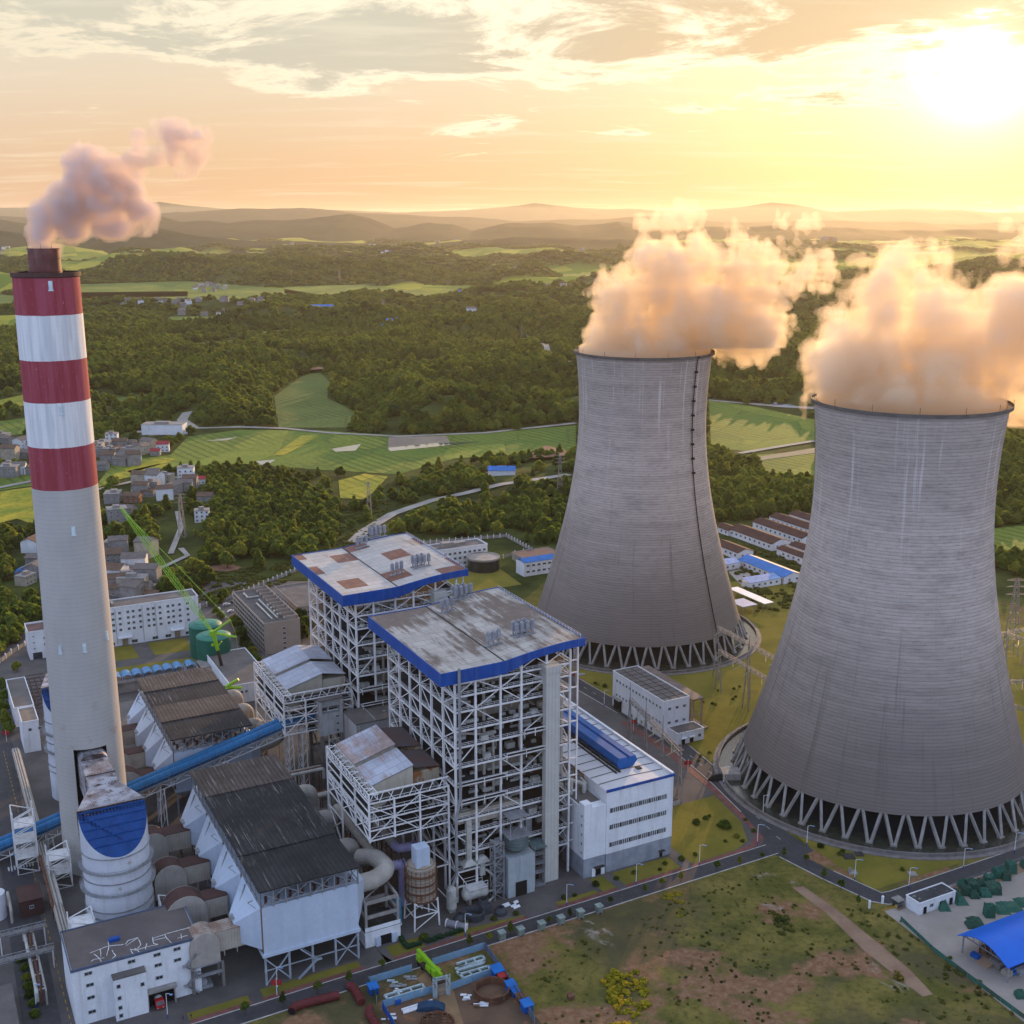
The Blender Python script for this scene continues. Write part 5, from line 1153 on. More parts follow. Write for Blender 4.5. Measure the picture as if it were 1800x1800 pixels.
# ---- coal conveyor
def conveyor():
    t = thing('conveyor', 'long blue twin tube coal conveyor sloping up on white trestles', 'conveyor', 60, 430)
    zc = lambda a: 5.9 + (a - 16) * .2415
    for y in (428.2, 431.6):
        mb = MB(t); mb.path([(a, y, zc(a) + .6 + (0 if a < 120 else -(a - 120) ** 2 * .006)) for a in list(range(-60, 121, 12)) + [126, 130, 134]], 1.72, 14)
        for a in range(-55, 132, 26): mb.tube((a, y, zc(a) + .6), (a + .6, y, zc(a + .6) + .6), 1.83, nseg=14)
        mb.build('gallery_tube', M('conveyor_blue', (.012, .15, .34), (.010, .11, .27), scale=.2, rough=.5, grime=((.03, .07, .12), .5), stripe=('a', 2.4, .15)), t)
    mb = MB(t)
    for a in range(-60, 132, 4): mb.beam((a, 426.4, zc(a) - .7), (a, 426.4, zc(a) + .9), .1); mb.beam((a, 426.4, zc(a) - .9), (a, 433.4, zc(a) - .9), .2)
    mb.beam((-60, 426.4, zc(-60) + .9), (132, 426.4, zc(132) + .9), .1); mb.beam((-60, 426.4, zc(-60) - .9), (132, 426.4, zc(132) - .9), .3, .6); mb.beam((-60, 433.4, zc(-60) - .9), (132, 433.4, zc(132) - .9), .3, .6)
    mb.build('walkway', m_gstl, t)
    for y in (427, 433):
        mb = MB(t); mb.truss((-60, y, zc(-60) - 1.2), (131, y, zc(131) - 1.2), 2.6, 46, .28); mb.build('truss', m_wstl, t)
    for a in (8, 33, 73.5, 98, 124, 129.5):
        mb = MB(t); zt = zc(a) - 3.8
        for y in (427, 433): mb.beam((a - 1.2, y, 0), (a - .7, y, zt), .4); mb.beam((a + 1.2, y, 0), (a + .7, y, zt), .4)
        kk = max(2, int(zt / 4))
        for i in range(kk):
            z0, z1 = zt * i / kk, zt * (i + 1) / kk; mb.beam((a - 1, 427, z0), (a - 1, 433, z1), .22); mb.beam((a - 1, 433, z0), (a - 1, 427, z1), .22); mb.beam((a - 1, 427, z1), (a - 1, 433, z1), .25); mb.beam((a - 1.1, 427, z0), (a + 1.1, 427, z1), .18)
        mb.build('trestle', m_wstl, t)
conveyor()
def transfer_tower():
    t = thing('transfer_tower', 'grey white tower house on concrete stilts where the conveyor ends', 'plant building', 139, 428)
    mb = MB(t); mb.box(134.2, 143.6, 420.4, 437, 27.5, 36.2); mb.box(134.2, 135.2, 420.4, 437, 36.2, 42); mb.box(135.2, 143.6, 435.8, 437, 36.2, 42); mb.box(142.6, 143.6, 420.4, 435.8, 36.2, 42); mb.box(135.2, 142.6, 421.6, 422.2, 38.8, 42); mb.build('wall', M('aged_render', (.42, .42, .41), (.34, .33, .32), scale=.2, rough=.85, grime=((.2, .18, .15), .6)), t)
    mb = MB(t); mb.box(133.9, 143.9, 420.1, 437.3, 42, 42.5); mb.build('roof', m_roofg, t)
    for x in (135, 143):
        for y in (421.2, 436): mb = MB(t); mb.box(x - .6, x + .6, y - .6, y + .6, 0, 27.5); mb.build('stilt', m_concd, t)
    mb = MB(t)
    for z in (8, 17): 
        for y in (421.2, 436): mb.box(135, 143, y - .4, y + .4, z, z + .8)
        for x in (135, 143): mb.box(x - .4, x + .4, 421.2, 436, z, z + .8)
    mb.beam((135, 421, 17), (135, 436, 27), .5); mb.build('tie_beams', m_concd, t)
    windows(t, [(141.3, 420.4, z) for z in (34.8, 31.8, 28.9)], 1.3, 1.3)
    mb = MB(t); mb.box(133.2, 134.2, 426.4, 433.6, 35.6, 36.2); mb.build('canopy', m_brn, t)
transfer_tower()
def bunker_bay():
    t = thing('coal_bunker_bay', 'flat grey roofed concrete bay between the two boiler houses', 'plant building', 165, 414)
    mb = MB(t); mb.box(144, 197, 406.5, 421, 0, 35.8); mb.build('wall', M('aged_render', (.42, .42, .41)), t)
    mb = MB(t); mb.box(143.8, 197.2, 406.3, 421, 35.8, 36.2); mb.build('roof', m_roofg, t)
    mb = MB(t)
    for x in (152, 163): mb.box(x - .2, x + .2, 406.5, 420.8, 36.2, 36.6)
    for x, y in ((158, 413), (160, 411)): mb.box(x - .5, x + .5, y - .5, y + .5, 36.2, 36.6)
    mb.build('roof_upstands', m_conc, t)
    windows(t, [(147, 406.5, 32), (150, 406.5, 28.5), (155, 406.5, 32), (161, 406.5, 31)], 1.2, 1.2)
bunker_bay()

# ---- ducts, tanks and small plant between the large units
def thing_solo(name, label, cat, a, b, mat, fn, group=None, smooth=False):
    mb = MB(o=(a, b, 0)); fn(mb); return solo(mb, name, mat, label, cat, group, smooth)
for y, lab, col_ in ((372, 'long pale steam main beside the shed frame, mauve at its bend', 0), (372, 'long pale steam main next to the dust filter ducts, mauve at its bend', 1)):
    x = 134.4 - 8.6 * col_; zz = 18.0; yb = 345 - 9 * col_
    t = thing('steam_main', lab, 'pipe', x, 352)
    mb = MB(t); mb.elbow([(x - .8, yb + 41, zz + 1.5), (x, yb, zz)], 1.45, 14); mb.build('straight', m_pipe, t)
    mb = MB(t); mb.elbow([(x, yb + .1, zz), (x, yb - 3, zz), (x + 6.4, yb - 3.5, zz), (x + 6.4, yb - 3.5, 3 if col_ else 8)], 1.5, 14, 3)
    for q in range(6): mb.tube((x + 1.5 + q * 1.1, yb - 3.1 - q * .05, zz), (x + 1.65 + q * 1.1, yb - 3.1 - q * .05, zz), 1.6, nseg=14)
    mb.build('bend', m_purp, t)
    mb = MB(t)
    for yy in np.linspace(yb - 2, 376, 8):
        for s in (-1.7, 1.7): mb.beam((x + s, yy, 0), (x + s, yy, zz - 1.4), .35)
        mb.beam((x - 1.7, yy, zz - 1.5), (x + 1.7, yy, zz - 1.5), .35)
    for s in (-1.8, 1.8): mb.truss((x + s, yb - 2, zz - 1.5), (x + s, 376, zz - 1.5), 1.6, 14, .18)
    mb.build('rack', m_rust, t)
def brown_silo():
    t = thing('lime_silo', 'rust-streaked round silo with a pale blue box on top, on a steel frame', 'silo', 134.8, 322)
    a, b = 135.4, 324.5
    mb = MB(t); mb.tube((a, b, 9.5), (a, b, 21.2), 4.9, nseg=32); mb.tube((a, b, 21.2), (a, b, 22.5), 4.9, 3, nseg=32); mb.build('drum', M('scaffold_drum', (.38, .33, .26), (.30, .24, .18), scale=.3, rust=((.22, .10, .05), .56, .3), stripe=('z', 1.25, .4)), t)
    mb = MB(t)
    for z in (9.6, 12.5, 15.4, 18.6): mb.lathe([(4.9, z), (5.5, z), (5.5, z + .35), (4.9, z + .35)], a, b, 32)
    for j in range(22): q = 2 * pi * j / 22; mb.beam((a + 5.25 * cos(q), b + 5.25 * sin(q), 9.5), (a + 5.25 * cos(q), b + 5.25 * sin(q), 21), .12)
    mb.build('hoops', m_rust, t)
    mb = MB(t); mb.box(a - 2.8, a + 1.9, b - 3.4, b + .8, 21.8, 28.5); mb.build('head_house', M('pale_blue_casing', (.5, .58, .68)), t)
    for x in (-4, 4):
        for y in (-4, 4): mb = MB(t); mb.beam((a + x * 1.1, b + y * 1.1, 0), (a + x, b + y, 10), .45); mb.build('leg', m_wstl, t)
    mb = MB(t)
    for s in (-1, 1):
        mb.beam((a - 4.2, b + s * 4.2, 5), (a + 4.2, b + s * 4.2, 5), .3); mb.beam((a + s * 4.2, b - 4.2, 5), (a + s * 4.2, b + 4.2, 5), .3); mb.beam((a - 4.2, b + s * 4.2, .3), (a + 4.2, b + s * 4.2, 5), .25); mb.beam((a + 4.2, b + s * 4.2, 5), (a - 4.2, b + s * 4.2, 9.6), .25)
    mb.beam((a - 4.2, b - 4.2, 9.6), (a + 4.2, b - 4.2, 9.6), .35); mb.build('bracing', m_wstl, t)
brown_silo()
def pump_house():
    t = thing('pump_house', 'small white pump house under an open grey concrete frame', 'plant building', 118, 322)
    mb = MB(t); mb.box(113.6, 125.6, 318.8, 330, 0, 5.2); mb.box(113.2, 126, 318.4, 330.2, 5.2, 5.6); mb.build('wall', m_wht, t)
    mb = MB(t); mb.box(113.4, 125.8, 318.6, 330.1, 5.6, 5.75); mb.build('floor_slab', m_deck, t)
    mb = MB(t); mb.box(113.6, 125.6, 318.7, 318.95, 5.6, 7.1); mb.build('balustrade', m_wht, t)
    for x in (114.2, 125):
        for y in (319.4, 329.4): mb = MB(t); mb.box(x - .4, x + .4, y - .4, y + .4, 5.6, 15.6); mb.build('frame_column', m_conc, t)
    mb = MB(t)
    for z in (10.4, 15.4):
        for y in (319.4, 329.4): mb.box(114.6, 124.6, y - .35, y + .35, z - .5, z + .5)
        for x in (114.2, 125): mb.box(x - .35, x + .35, 319.8, 329, z - .5, z + .5)
    mb.beam((114, 321, 15.9), (125, 329, 15.9), .3); mb.build('frame_beams', m_conc, t)
    mb = MB(t); mb.box(118.6, 122.4, 318.6, 318.85, 0, 3.2); mb.build('door', m_dark, t)
    mb = MB(t); mb.box(117, 118.6, 318.1, 318.5, 0, 3.1); mb.box(122.4, 124, 318.1, 318.5, 0, 3.1); mb.build('door_leaf', M('pale_blue_casing', (.5, .58, .68)), t)
pump_house()
thing_solo('blue_tank', 'upright light blue tank beside the open concrete frame', 'tank', 127.6, 326, M('tank_blue', (.06, .28, .42), scale=.4, rough=.5), lambda m: (m.tube((127.6, 326, .4), (127.6, 326, 10), 1.3, nseg=18), m.tube((127.6, 326, 10), (127.6, 326, 10.6), 1.3, .5, nseg=18), m.box(126.8, 128.4, 325.2, 326.8, 0, .4)))
def horizontal_tank():
    t = thing('pressure_vessel', 'pale horizontal pressure vessel at the foot of the front boiler house', 'tank', 156.5, 329)
    mb = MB(t); xs = [151.3, 151.7, 152.5, 159.8, 160.6, 161]; mb.path([(x, 327.2, 3.6) for x in xs], [.6, 1.7, 2.2, 2.2, 1.7, .6], 20); mb.build('shell', m_ltank, t, smooth=True)
    for x in (153.6, 158.6): mb = MB(t); mb.box(x - .4, x + .4, 325.4, 329, 0, 2.2); mb.build('saddle', m_conc, t)
    mb = MB(t); mb.elbow([(152, 327.2, 5.6), (152, 327.2, 7.2), (149.5, 327, 7.2), (149.5, 327, 4)], .35, 8); mb.elbow([(161, 326.4, 3), (163, 326.4, 3), (163, 326.4, .6), (160, 324.4, .6)], .4, 8); mb.elbow([(163.4, 327, 1), (163.4, 327, 8), (161.2, 329, 10)], .45, 8); mb.build('pipework', m_ltank, t)
    mb = MB(t)
    for x in (153, 160): mb.beam((x, 325, 5.8), (x, 325, 8.2), .12); mb.beam((x, 329.4, 5.8), (x, 329.4, 8.2), .12)
    for z in (7, 8.2): mb.beam((153, 325, z), (160, 325, z), .12); mb.beam((153, 329.4, z), (160, 329.4, z), .12)
    mb.box(153, 160, 325, 329.4, 5.8, 5.9); mb.build('top_platform', m_wstl, t)
horizontal_tank()
thing_solo('air_receiver', 'upright pale receiver tank between rusty silo and pressure vessel', 'tank', 146.6, 325.4, m_ltank, lambda m: (m.path([(146.6, 325.4, z) for z in (.8, 1.4, 8.4, 9.2, 9.5)], [.8, 1.75, 1.75, 1.1, .3], 20), m.box(145.6, 147.6, 324.4, 326.4, 0, .9)), smooth=False)
m_cone = M('charcoal_sheet', (.055, .065, .075), (.04, .045, .055), scale=.5, rough=.6)
thing_solo('duct_section', 'wide dark open duct ring lying on the paving by the lawn', 'duct', 151.8, 318.6, m_cone, lambda m: m.lathe([(3.3, 0), (3.6, 2.6), (3.0, 2.8), (2.5, 1.2), (2.5, 0)], 151.8, 318.6, 28))
thing_solo('duct_cone', 'small dark cone shaped duct end beside the wide duct ring', 'duct', 147, 319.6, m_cone, lambda m: m.lathe([(2.1, 0), (2.1, .8), (.9, 2.4), (.8, 2.4), (.8, 0)], 147, 319.6, 22))
thing_solo('duct_cone', 'dark open cone of duct standing next to white scrap', 'duct', 160.6, 316.8, m_cone, lambda m: m.lathe([(2.2, 0), (2.2, 1.1), (1.3, 2.5), (1.1, 2.5), (1.1, .2)], 160.6, 316.8, 22))
thing_solo('duct_box', 'dark square duct with a round mouth behind the wide duct ring', 'duct', 156.4, 319.8, m_cone, lambda m: (m.box(154.4, 158, 318.2, 322, 0, 3.2), m.lathe([(1.7, 3.2), (1.6, 4.8), (1.3, 4.8), (1.3, 3.2)], 156.2, 320.6, 20)))
for i, (x, y, l, w, lab) in enumerate(((162.6, 319, 3.2, 1.8, 'large white scrap panel leaning on bricks'), (165.4, 318, 2.2, .9, 'narrow pale scrap panel on the paving'), (167.3, 319.4, 1.8, 1.2, 'square pale scrap panel near the lawn'), (165.8, 316.8, 2.6, 1.1, 'bluish scrap panel by the kerb'))):
    thing_solo('scrap_sheet', lab, 'scrap', x, y, m_wht, lambda m: m.add([(x, y, .1), (x + l, y + .4, .1), (x + l - .2, y + w, .6), (x - .2, y + w - .3, .5), (x, y, .2), (x + l, y + .4, .2), (x + l - .2, y + w, .7), (x - .2, y + w - .3, .6)], [(0, 3, 2, 1), (4, 5, 6, 7), (0, 1, 5, 4), (1, 2, 6, 5), (2, 3, 7, 6), (3, 0, 4, 7)]), group='scrap panels on the paving')
t = thing('pipe_spool', 'dented silver pipe section lying by the lamp post', 'pipe', 145, 314.6)
mb = MB(t); mb.elbow([(141.6, 318.6, 1.1), (146.4, 313.2, 1.1)], 1.2, 14); mb.build('barrel', M('dull_zinc', (.28, .28, .31), scale=.4, rough=.5), t)
mb = MB(t); [mb.tube((141.6 + q * 4.8, 318.6 - q * 5.4, 1.1), (141.8 + q * 4.8, 318.4 - q * 5.4, 1.1), 1.45, nseg=14) for q in (0, .5, .97)]; mb.build('flange', m_wstl, t)
# silo over the loading building
def ash_silo():
    t = thing('ash_silo', 'grey green ash silo on a pale loading building with a dark gateway', 'silo', 171, 327)
    mb = MB(t); mb.box(167, 177.2, 323.4, 331.5, 0, 14.8); mb.build('base_building', M('pale_grey_green', (.38, .43, .44), (.31, .35, .36), scale=.25, grime=((.2, .2, .2), .5)), t)
    mb = MB(t); mb.box(169.8, 174, 323.1, 323.5, 0, 5.4); mb.build('gateway', m_dark, t)
    mb = MB(t); mb.lathe([(1.5, 14.8), (4.3, 17.2), (4.3, 21.6), (0, 21.7)], 172, 327.4, 28); mb.build('silo_drum', M('silo_green', (.13, .18, .18), scale=.3, stripe=('z', 1.2, .25)), t)
    mb = MB(t); mb.box(167.6, 176.4, 323.4, 331.4, 21.7, 21.9)
    for x in (168.6, 174.6):
        for y in (325, 330): mb.beam((x, y, 21.9), (x, y, 28.6), .3)
    mb.beam((168.6, 325, 22), (174.6, 325, 28), .2); mb.beam((174.6, 325, 22), (174.6, 330, 28), .2); mb.build('head_frame', m_gstl, t)
    mb = MB(t); mb.box(168, 175.4, 324.2, 331, 28.6, 28.9); mb.build('head_roof', m_gstl, t)
    mb = MB(t); mb.mast(164, 326, 0, 21.5, 3.4, 3.4, 8, .3)
    for z in np.linspace(2.7, 21, 8): mb.box(162.4, 165.6, 324.4, 327.6, z - .1, z)
    mb.build('stair_tower', m_gstl, t)
    mb = MB(t); mb.box(178.2, 182.6, 325.5, 329.5, 0, .3)
    for x in (178.4, 182.4):
        for y in (325.7, 329.3): mb.beam((x, y, 0), (x, y, 15.5), .28)
    for z in (5, 8.5, 12): mb.box(178.3, 182.5, 325.6, 329.4, z, z + .2); mb.beam((178.3, 325.6, z + 1.1), (182.5, 325.6, z + 1.1), .1)
    mb.build('side_platforms', m_gstl, t)
    mb = MB(t); mb.add([(177.6, 325, 14.6), (183, 325, 14.6), (183, 330.2, 16), (177.6, 330.2, 16)], [(0, 1, 2, 3)]); mb.build('lean_to_roof', M('silo_green', (.13, .18, .18)), t)
    mb = MB(t); mb.box(178, 180.4, 331.6, 334, 0, 24); mb.box(177.2, 181.6, 331, 335, 24, 24.2)
    for x in (177.4, 181.4):
        for y in (331.2, 334.8): mb.beam((x, y, 24), (x, y, 29), .22)
    mb.box(177, 182, 330.8, 335.2, 29, 29.3); mb.build('bucket_lift', m_gstl, t)
ash_silo()
# ---- fans and outlet ducts left of the dust filters
def fan_duct(a, b, lab, sx=1.0, rusty=False):
    t = thing('fan_duct', lab, 'duct', a, b, group='beige fan ducts beside the dust filters')
    K = 12
    for q, (x0, r, y0, w) in enumerate(((a - 4, 5.2 * sx, b, 6.5),)):
        prof = [(x0 + r * cos(pi * i / K), 15 + r * sin(pi * i / K)) for i in range(K + 1)] + [(x0 - r, 9), (x0 + r, 9)]
        mb = MB(t); mb.extr(prof, y0 - w / 2, y0 + w / 2); mb.build('fan_casing', m_brn if not rusty else M('rust_banded', (.40, .34, .28), (.20, .10, .06), scale=.25, stripe=('b', .9, .5)), t)
        mb = MB(t)
        for s in (-1, 1): mb.extr([(x, z) for x, z in prof], y0 + s * (w / 2 + .1) - .08, y0 + s * (w / 2 + .1) + .08)
        mb.build('casing_side', m_pipe, t)
    mb = MB(t); mb.box(a - 1, a + 9, b - 2.6, b + 3.4, 11.5, 18); mb.build('outlet_duct', M('duct_beige', (.44, .40, .33), (.36, .31, .25), scale=.3, stripe=('a', .9, .15)), t)
    mb = MB(t); mb.box(a - 1.1, a + 9.1, b - 2.7, b + 3.5, 18, 18.2); mb.build('duct_top', m_brn if not rusty else MATS['rust_banded'], t)
    for x in (a - 8, a + 1):
        for y in (b - 3, b + 3): mb = MB(t); mb.box(x - .4, x + .4, y - .4, y + .4, 0, 9); mb.build('support', m_concd, t)
    mb = MB(t)
    for y in (b - 3, b + 3): mb.box(a - 8, a + 1, y - .35, y + .35, 5, 5.8); mb.box(a - 8.4, a + 1.4, y - .35, y + .35, 8.4, 9)
    mb.tube((a - 5, b - 1.5, 2), (a - 5, b + 1.5, 2), 1.5, nseg=14); mb.box(a - 7, a - 2, b - 2, b + 2, 0, 1); mb.build('fan_base', m_gstl, t)
    return t
fan_duct(68, 324, 'rust-banded fan duct nearest the road, on a concrete frame', .85, True)
fan_duct(67, 343, 'brown hooded fan duct just behind the rust-banded one', 1.25)
fan_duct(67, 366, 'brown hooded fan duct beside the white scrubber', 1.0)
fan_duct(66, 390, 'brown hooded fan duct below the conveyor trestle', 1.0)
fan_duct(66, 440, 'brown hooded fan duct right behind the chimney and conveyor', 1.25)
fan_duct(67, 462, 'red brown fan duct farther back, right of the chimney', .95)
fan_duct(67, 486, 'orange brown fan duct farthest back, by the low grey hut', .8)
for (x, y, h, n_, lab) in ((33.5, 352, 17, 7, 'white lattice stair tower left of the round scrubber'), (61, 352, 15, 6, 'white steel frame right of the round scrubber'), (24, 420, 24, 8, 'weathered steel frame left of the chimney base'), (33, 404, 14, 5, 'low steel frame by the chimney foot')):
    thing_solo('service_tower', lab, 'steel tower', x, y, m_wstl, lambda m: ([m.mast(x, y, 0, h, 7, 7, n_, .4)] + [m.box(x - 3.4, x + 3.4, y - 3.4, y + 3.4, h * k / n_ - .1, h * k / n_) for k in range(2, n_, 2)]), group='steel frames round the scrubber and chimney')

for i, (x0, y0, x1, y1, z, r, lab) in enumerate(((60, 336, 78, 336, 7, .5, 'pale pipe run between the white block and the dust filter'), (60, 357, 80, 357, 9, .6, 'pale pipe run beside the round scrubber'), (62, 376, 79, 376, 8, .5, 'pale pipe run below the conveyor, nearest'), (60, 402, 80, 402, 6, .7, 'pale pipe run at the chimney foot'), (18, 336, 18, 372, 5, .5, 'rusty pipe run left of the scrubber'), (28, 380, 28, 416, 6, .6, 'rusty pipe run left of the chimney foot'), (112, 402, 132, 402, 12, .8, 'wide pipe run under the transfer tower'), (113, 412, 132, 412, 18, .7, 'high pipe run under the conveyor end'), (62, 352, 62, 400, 3, .4, 'low long pipe run behind the fan ducts'))):
    t = thing('pipe_run', lab, 'pipe rack', x0, y0, group='pipe runs between the units'); dx, dy = (0, 1.5 * r + .5) if y0 == y1 else (1.5 * r + .5, 0)
    for q in range(3): mb = MB(t); mb.elbow([(x0 + dx * q, y0 + dy * q, z - 3 - q), (x0 + dx * q, y0 + dy * q, z), (x1 + dx * q, y1 + dy * q, z), (x1 + dx * q, y1 + dy * q, z - 4 + q)], r * (1 - .22 * q), 8); mb.build('pipe', (m_pipe, m_ltank, m_rust)[(q + i) % 3], t)
    mb = MB(t)
    for f in np.linspace(.05, .95, 5): x, y = x0 + (x1 - x0) * f, y0 + (y1 - y0) * f; mb.beam((x, y, 0), (x, y, z - r), .3); mb.beam((x + dx * 2, y + dy * 2, 0), (x + dx * 2, y + dy * 2, z - r), .3); mb.beam((x, y, z - r), (x + dx * 2, y + dy * 2, z - r), .3)
    mb.build('support', m_rust if i % 2 else m_wstl, t)
for i, (x, y, w, d, h, lab, m) in enumerate(((70, 352, 5, 4, 7, 'small beige booth between the fan ducts', m_beige), (22, 392, 7, 10, 6, 'brown roofed hut at the chimney foot', m_brn), (60, 432, 6, 8, 9, 'rusty booth behind the chimney', m_rust), (128, 396, 8, 6, 8, 'grey booth below the transfer tower', m_concd), (118, 355, 4, 5, 5, 'grey control hut among the inlet ducts', m_gstl))):
    t = thing('booth', lab, 'plant building', x, y); mb = MB(t); mb.box(x - w / 2, x + w / 2, y - d / 2, y + d / 2, 0, h); mb.build('wall', m, t); mb = MB(t); mb.box(x - w / 2 - .3, x + w / 2 + .3, y - d / 2 - .3, y + d / 2 + .3, h, h + .3); mb.build('roof', m_brn if i != 3 else m_roofg, t); windows(t, [(x, y - d / 2, h * .6)], 1.4, 1.2)

# ================================================================== REST OF THE SITE
def simple_building(name, label, cat, a0, a1, b0, b1, h, wall, roofm, par=.7, group=None):
    t = thing(name, label, cat, (a0 + a1) / 2, b0, group=group)
    mb = MB(t); mb.box(a0, a1, b0, b1, 0, h); w = mb.build('wall', wall, t)
    mb = MB(t); mb.box(a0 + .3, a1 - .3, b0 + .3, b1 - .3, h, h + .12); mb.build('roof', roofm, t)
    if par:
        mb = MB(t)
        mb.box(a0 - .1, a1 + .1, b0 - .1, b0 + .25, h - .1, h + par); mb.box(a0 - .1, a1 + .1, b1 - .25, b1 + .1, h - .1, h + par)
        mb.box(a0 - .1, a0 + .25, b0 + .25, b1 - .25, h - .1, h + par); mb.box(a1 - .25, a1 + .1, b0 + .25, b1 - .25, h - .1, h + par); mb.build('parapet', wall, t)
    return t
m_tan = M('tan_cladding', (.36, .30, .25), (.31, .26, .215), scale=.15, rough=.8, stripe=('z', .9, .10))
# office block
t = simple_building('office_block', 'long white six storey office block behind the chimney', 'office building', 62, 137.5, 641.5, 656, 21.5, m_wht, m_roofg)
windows(t, [(81 + i * 3.55 + (.8 if i % 3 == 2 else 0), 641.5, z) for z in (18.6, 15.4, 12.2, 9.0) for i in range(15)], 1.5, 1.5)
windows(t, [(x, 641.5, 1.6) for x in (84, 90, 102, 113, 120, 131)], 3.2, 1.8)
for x in (97, 125):
    mb = MB(t); mb.box(x - 1.5, x + 1.5, 641.1, 641.45, 0, 4.2); mb.build('door', M('door_tan', (.30, .25, .18), scale=.5), t)
    mb = MB(t); mb.box(x - 3.6, x + 3.6, 638.8, 641.4, 4.6, 5.1); mb.build('entrance_canopy', m_wht, t)
mb = MB(t); [mb.box(84 + q * 2, 85.4 + q * 2, 646, 651, 21.6, 23) for q in range(5)]; mb.box(130, 132, 650, 652, 21.6, 23.5); mb.build('roof_equipment', m_conc, t)
mb = MB(t); [mb.box(x, x + .16, 641.3, 641.45, 1, 21) for x in (92.8, 107, 114)]; mb.build('downpipes', m_gstl, t)
t = simple_building('gate_office', 'small white four storey building left of the chimney', 'office building', 48.5, 70, 641, 657, 14.5, m_wht, M('rust_brown_roof', (.15, .09, .08), scale=.2), 1.0)
windows(t, [(56.5 + i * 2.6, 641, z) for z in (11, 7.6) for i in range(5)] + [(60 + i * 2.6, 641, 3) for i in range(3)], 1.3, 1.4)
windows(t, [(51, 641, z) for z in (12.6, 9.2, 5.8)], 1.2, .6)
mb = MB(t); mb.box(50, 54.6, 640.8, 640.97, 0, 3.6); mb.build('entrance', m_glass, t)
# tan hotel-like block
t = simple_building('dormitory_block', 'tan block with long rows of windows and pipes on its flat roof', 'dormitory', 160.3, 179.8, 591.5, 655, 16.5, m_tan, M('dark_flat_roof', (.115, .105, .10), scale=.15), 1.0)
windows(t, [(160.3, 594 + i * 3.85, 2.0 + 2.75 * k) for k in range(6) for i in range(16)], 2.9, 1.8, 'a-', frame=m_conc)
windows(t, [(171, 591.5, 2.2 + 2.75 * k) for k in range(5)], 1.8, 1.5)
mb = MB(t)
for y in np.arange(594, 654, 6.5): mb.box(172.5, 179.5, y, y + .4, 16.7, 19); mb.box(172.5, 172.9, y, y + 4, 16.7, 18)
mb.box(179, 179.4, 593, 654, 17.4, 19); mb.build('roof_screen', m_tan, t)
mb = MB(t); [mb.tube((x, 598, 17.3), (x, 625 + (x - 165) * 2, 17.3), .45, nseg=8) for x in (166.5, 169.5)]; mb.tube((164, 640, 17.3), (171, 640, 17.3), .5, nseg=8); mb.tube((165, 640, 17.3), (165, 649, 17.3), .5, nseg=8)
for y in (602, 608, 614, 620): mb.box(170.4, 171.4, y, y + 1.4, 16.7, 18.2)
mb.build('roof_ducts', m_ltank, t)
t = simple_building('canteen', 'low tan building with a grey roof behind the dormitory block', 'plant building', 191, 214, 632, 676, 9.5, m_tan, m_roofg, .8)
windows(t, [(191, 636 + i * 5, z) for z in (2.6, 6.4) for i in range(8)], 3.2, 1.9, 'a-')
windows(t, [(194 + i * 4, 632, z) for z in (2.6, 6.4) for i in range(5)], 2.4, 1.9)
# green tanks
m_gtank = M('tank_green', (.012, .13, .085), (.010, .10, .068), scale=.2, rough=.55, grime=((.10, .18, .14), .4))
for u, v, hw, lab in ((360.5, 1097, 27.8, 'dark green round storage tank behind the other green tank'), (375, 1117, 29, 'dark green round storage tank beside the grey roofed store')):
    a, b = ga(u, v, 17); x, y = w2(a, b); r = hw / FPX * (hypot(y, CAMH - 17) + 6)
    t = thing('storage_tank', lab, 'storage tank', a, b, group='green storage tanks')
    mb = MB(t); mb.lathe([(r, 0), (r, 17)], a, b, 40); mb.build('shell', m_gtank, t, smooth=True)
    mb = MB(t); mb.lathe([(r + .1, 16.8), (r + .1, 17.1), (r * .6, 18.1), (0.02, 18.6)], a, b, 40); mb.build('roof', M('tank_green_roof', (.05, .24, .17), scale=.2, rough=.6), t, smooth=True)
    mb = MB(t); mb.tube((a, b + 3, 18.2), (a, b + 3, 19.4), .4, nseg=10); mb.path([(a + r * .7 * cos(q), b + r * .7 * sin(q), 18.6) for q in np.linspace(0, 2 * pi, 20)], .06, 4); mb.build('roof_fittings', m_deck, t)
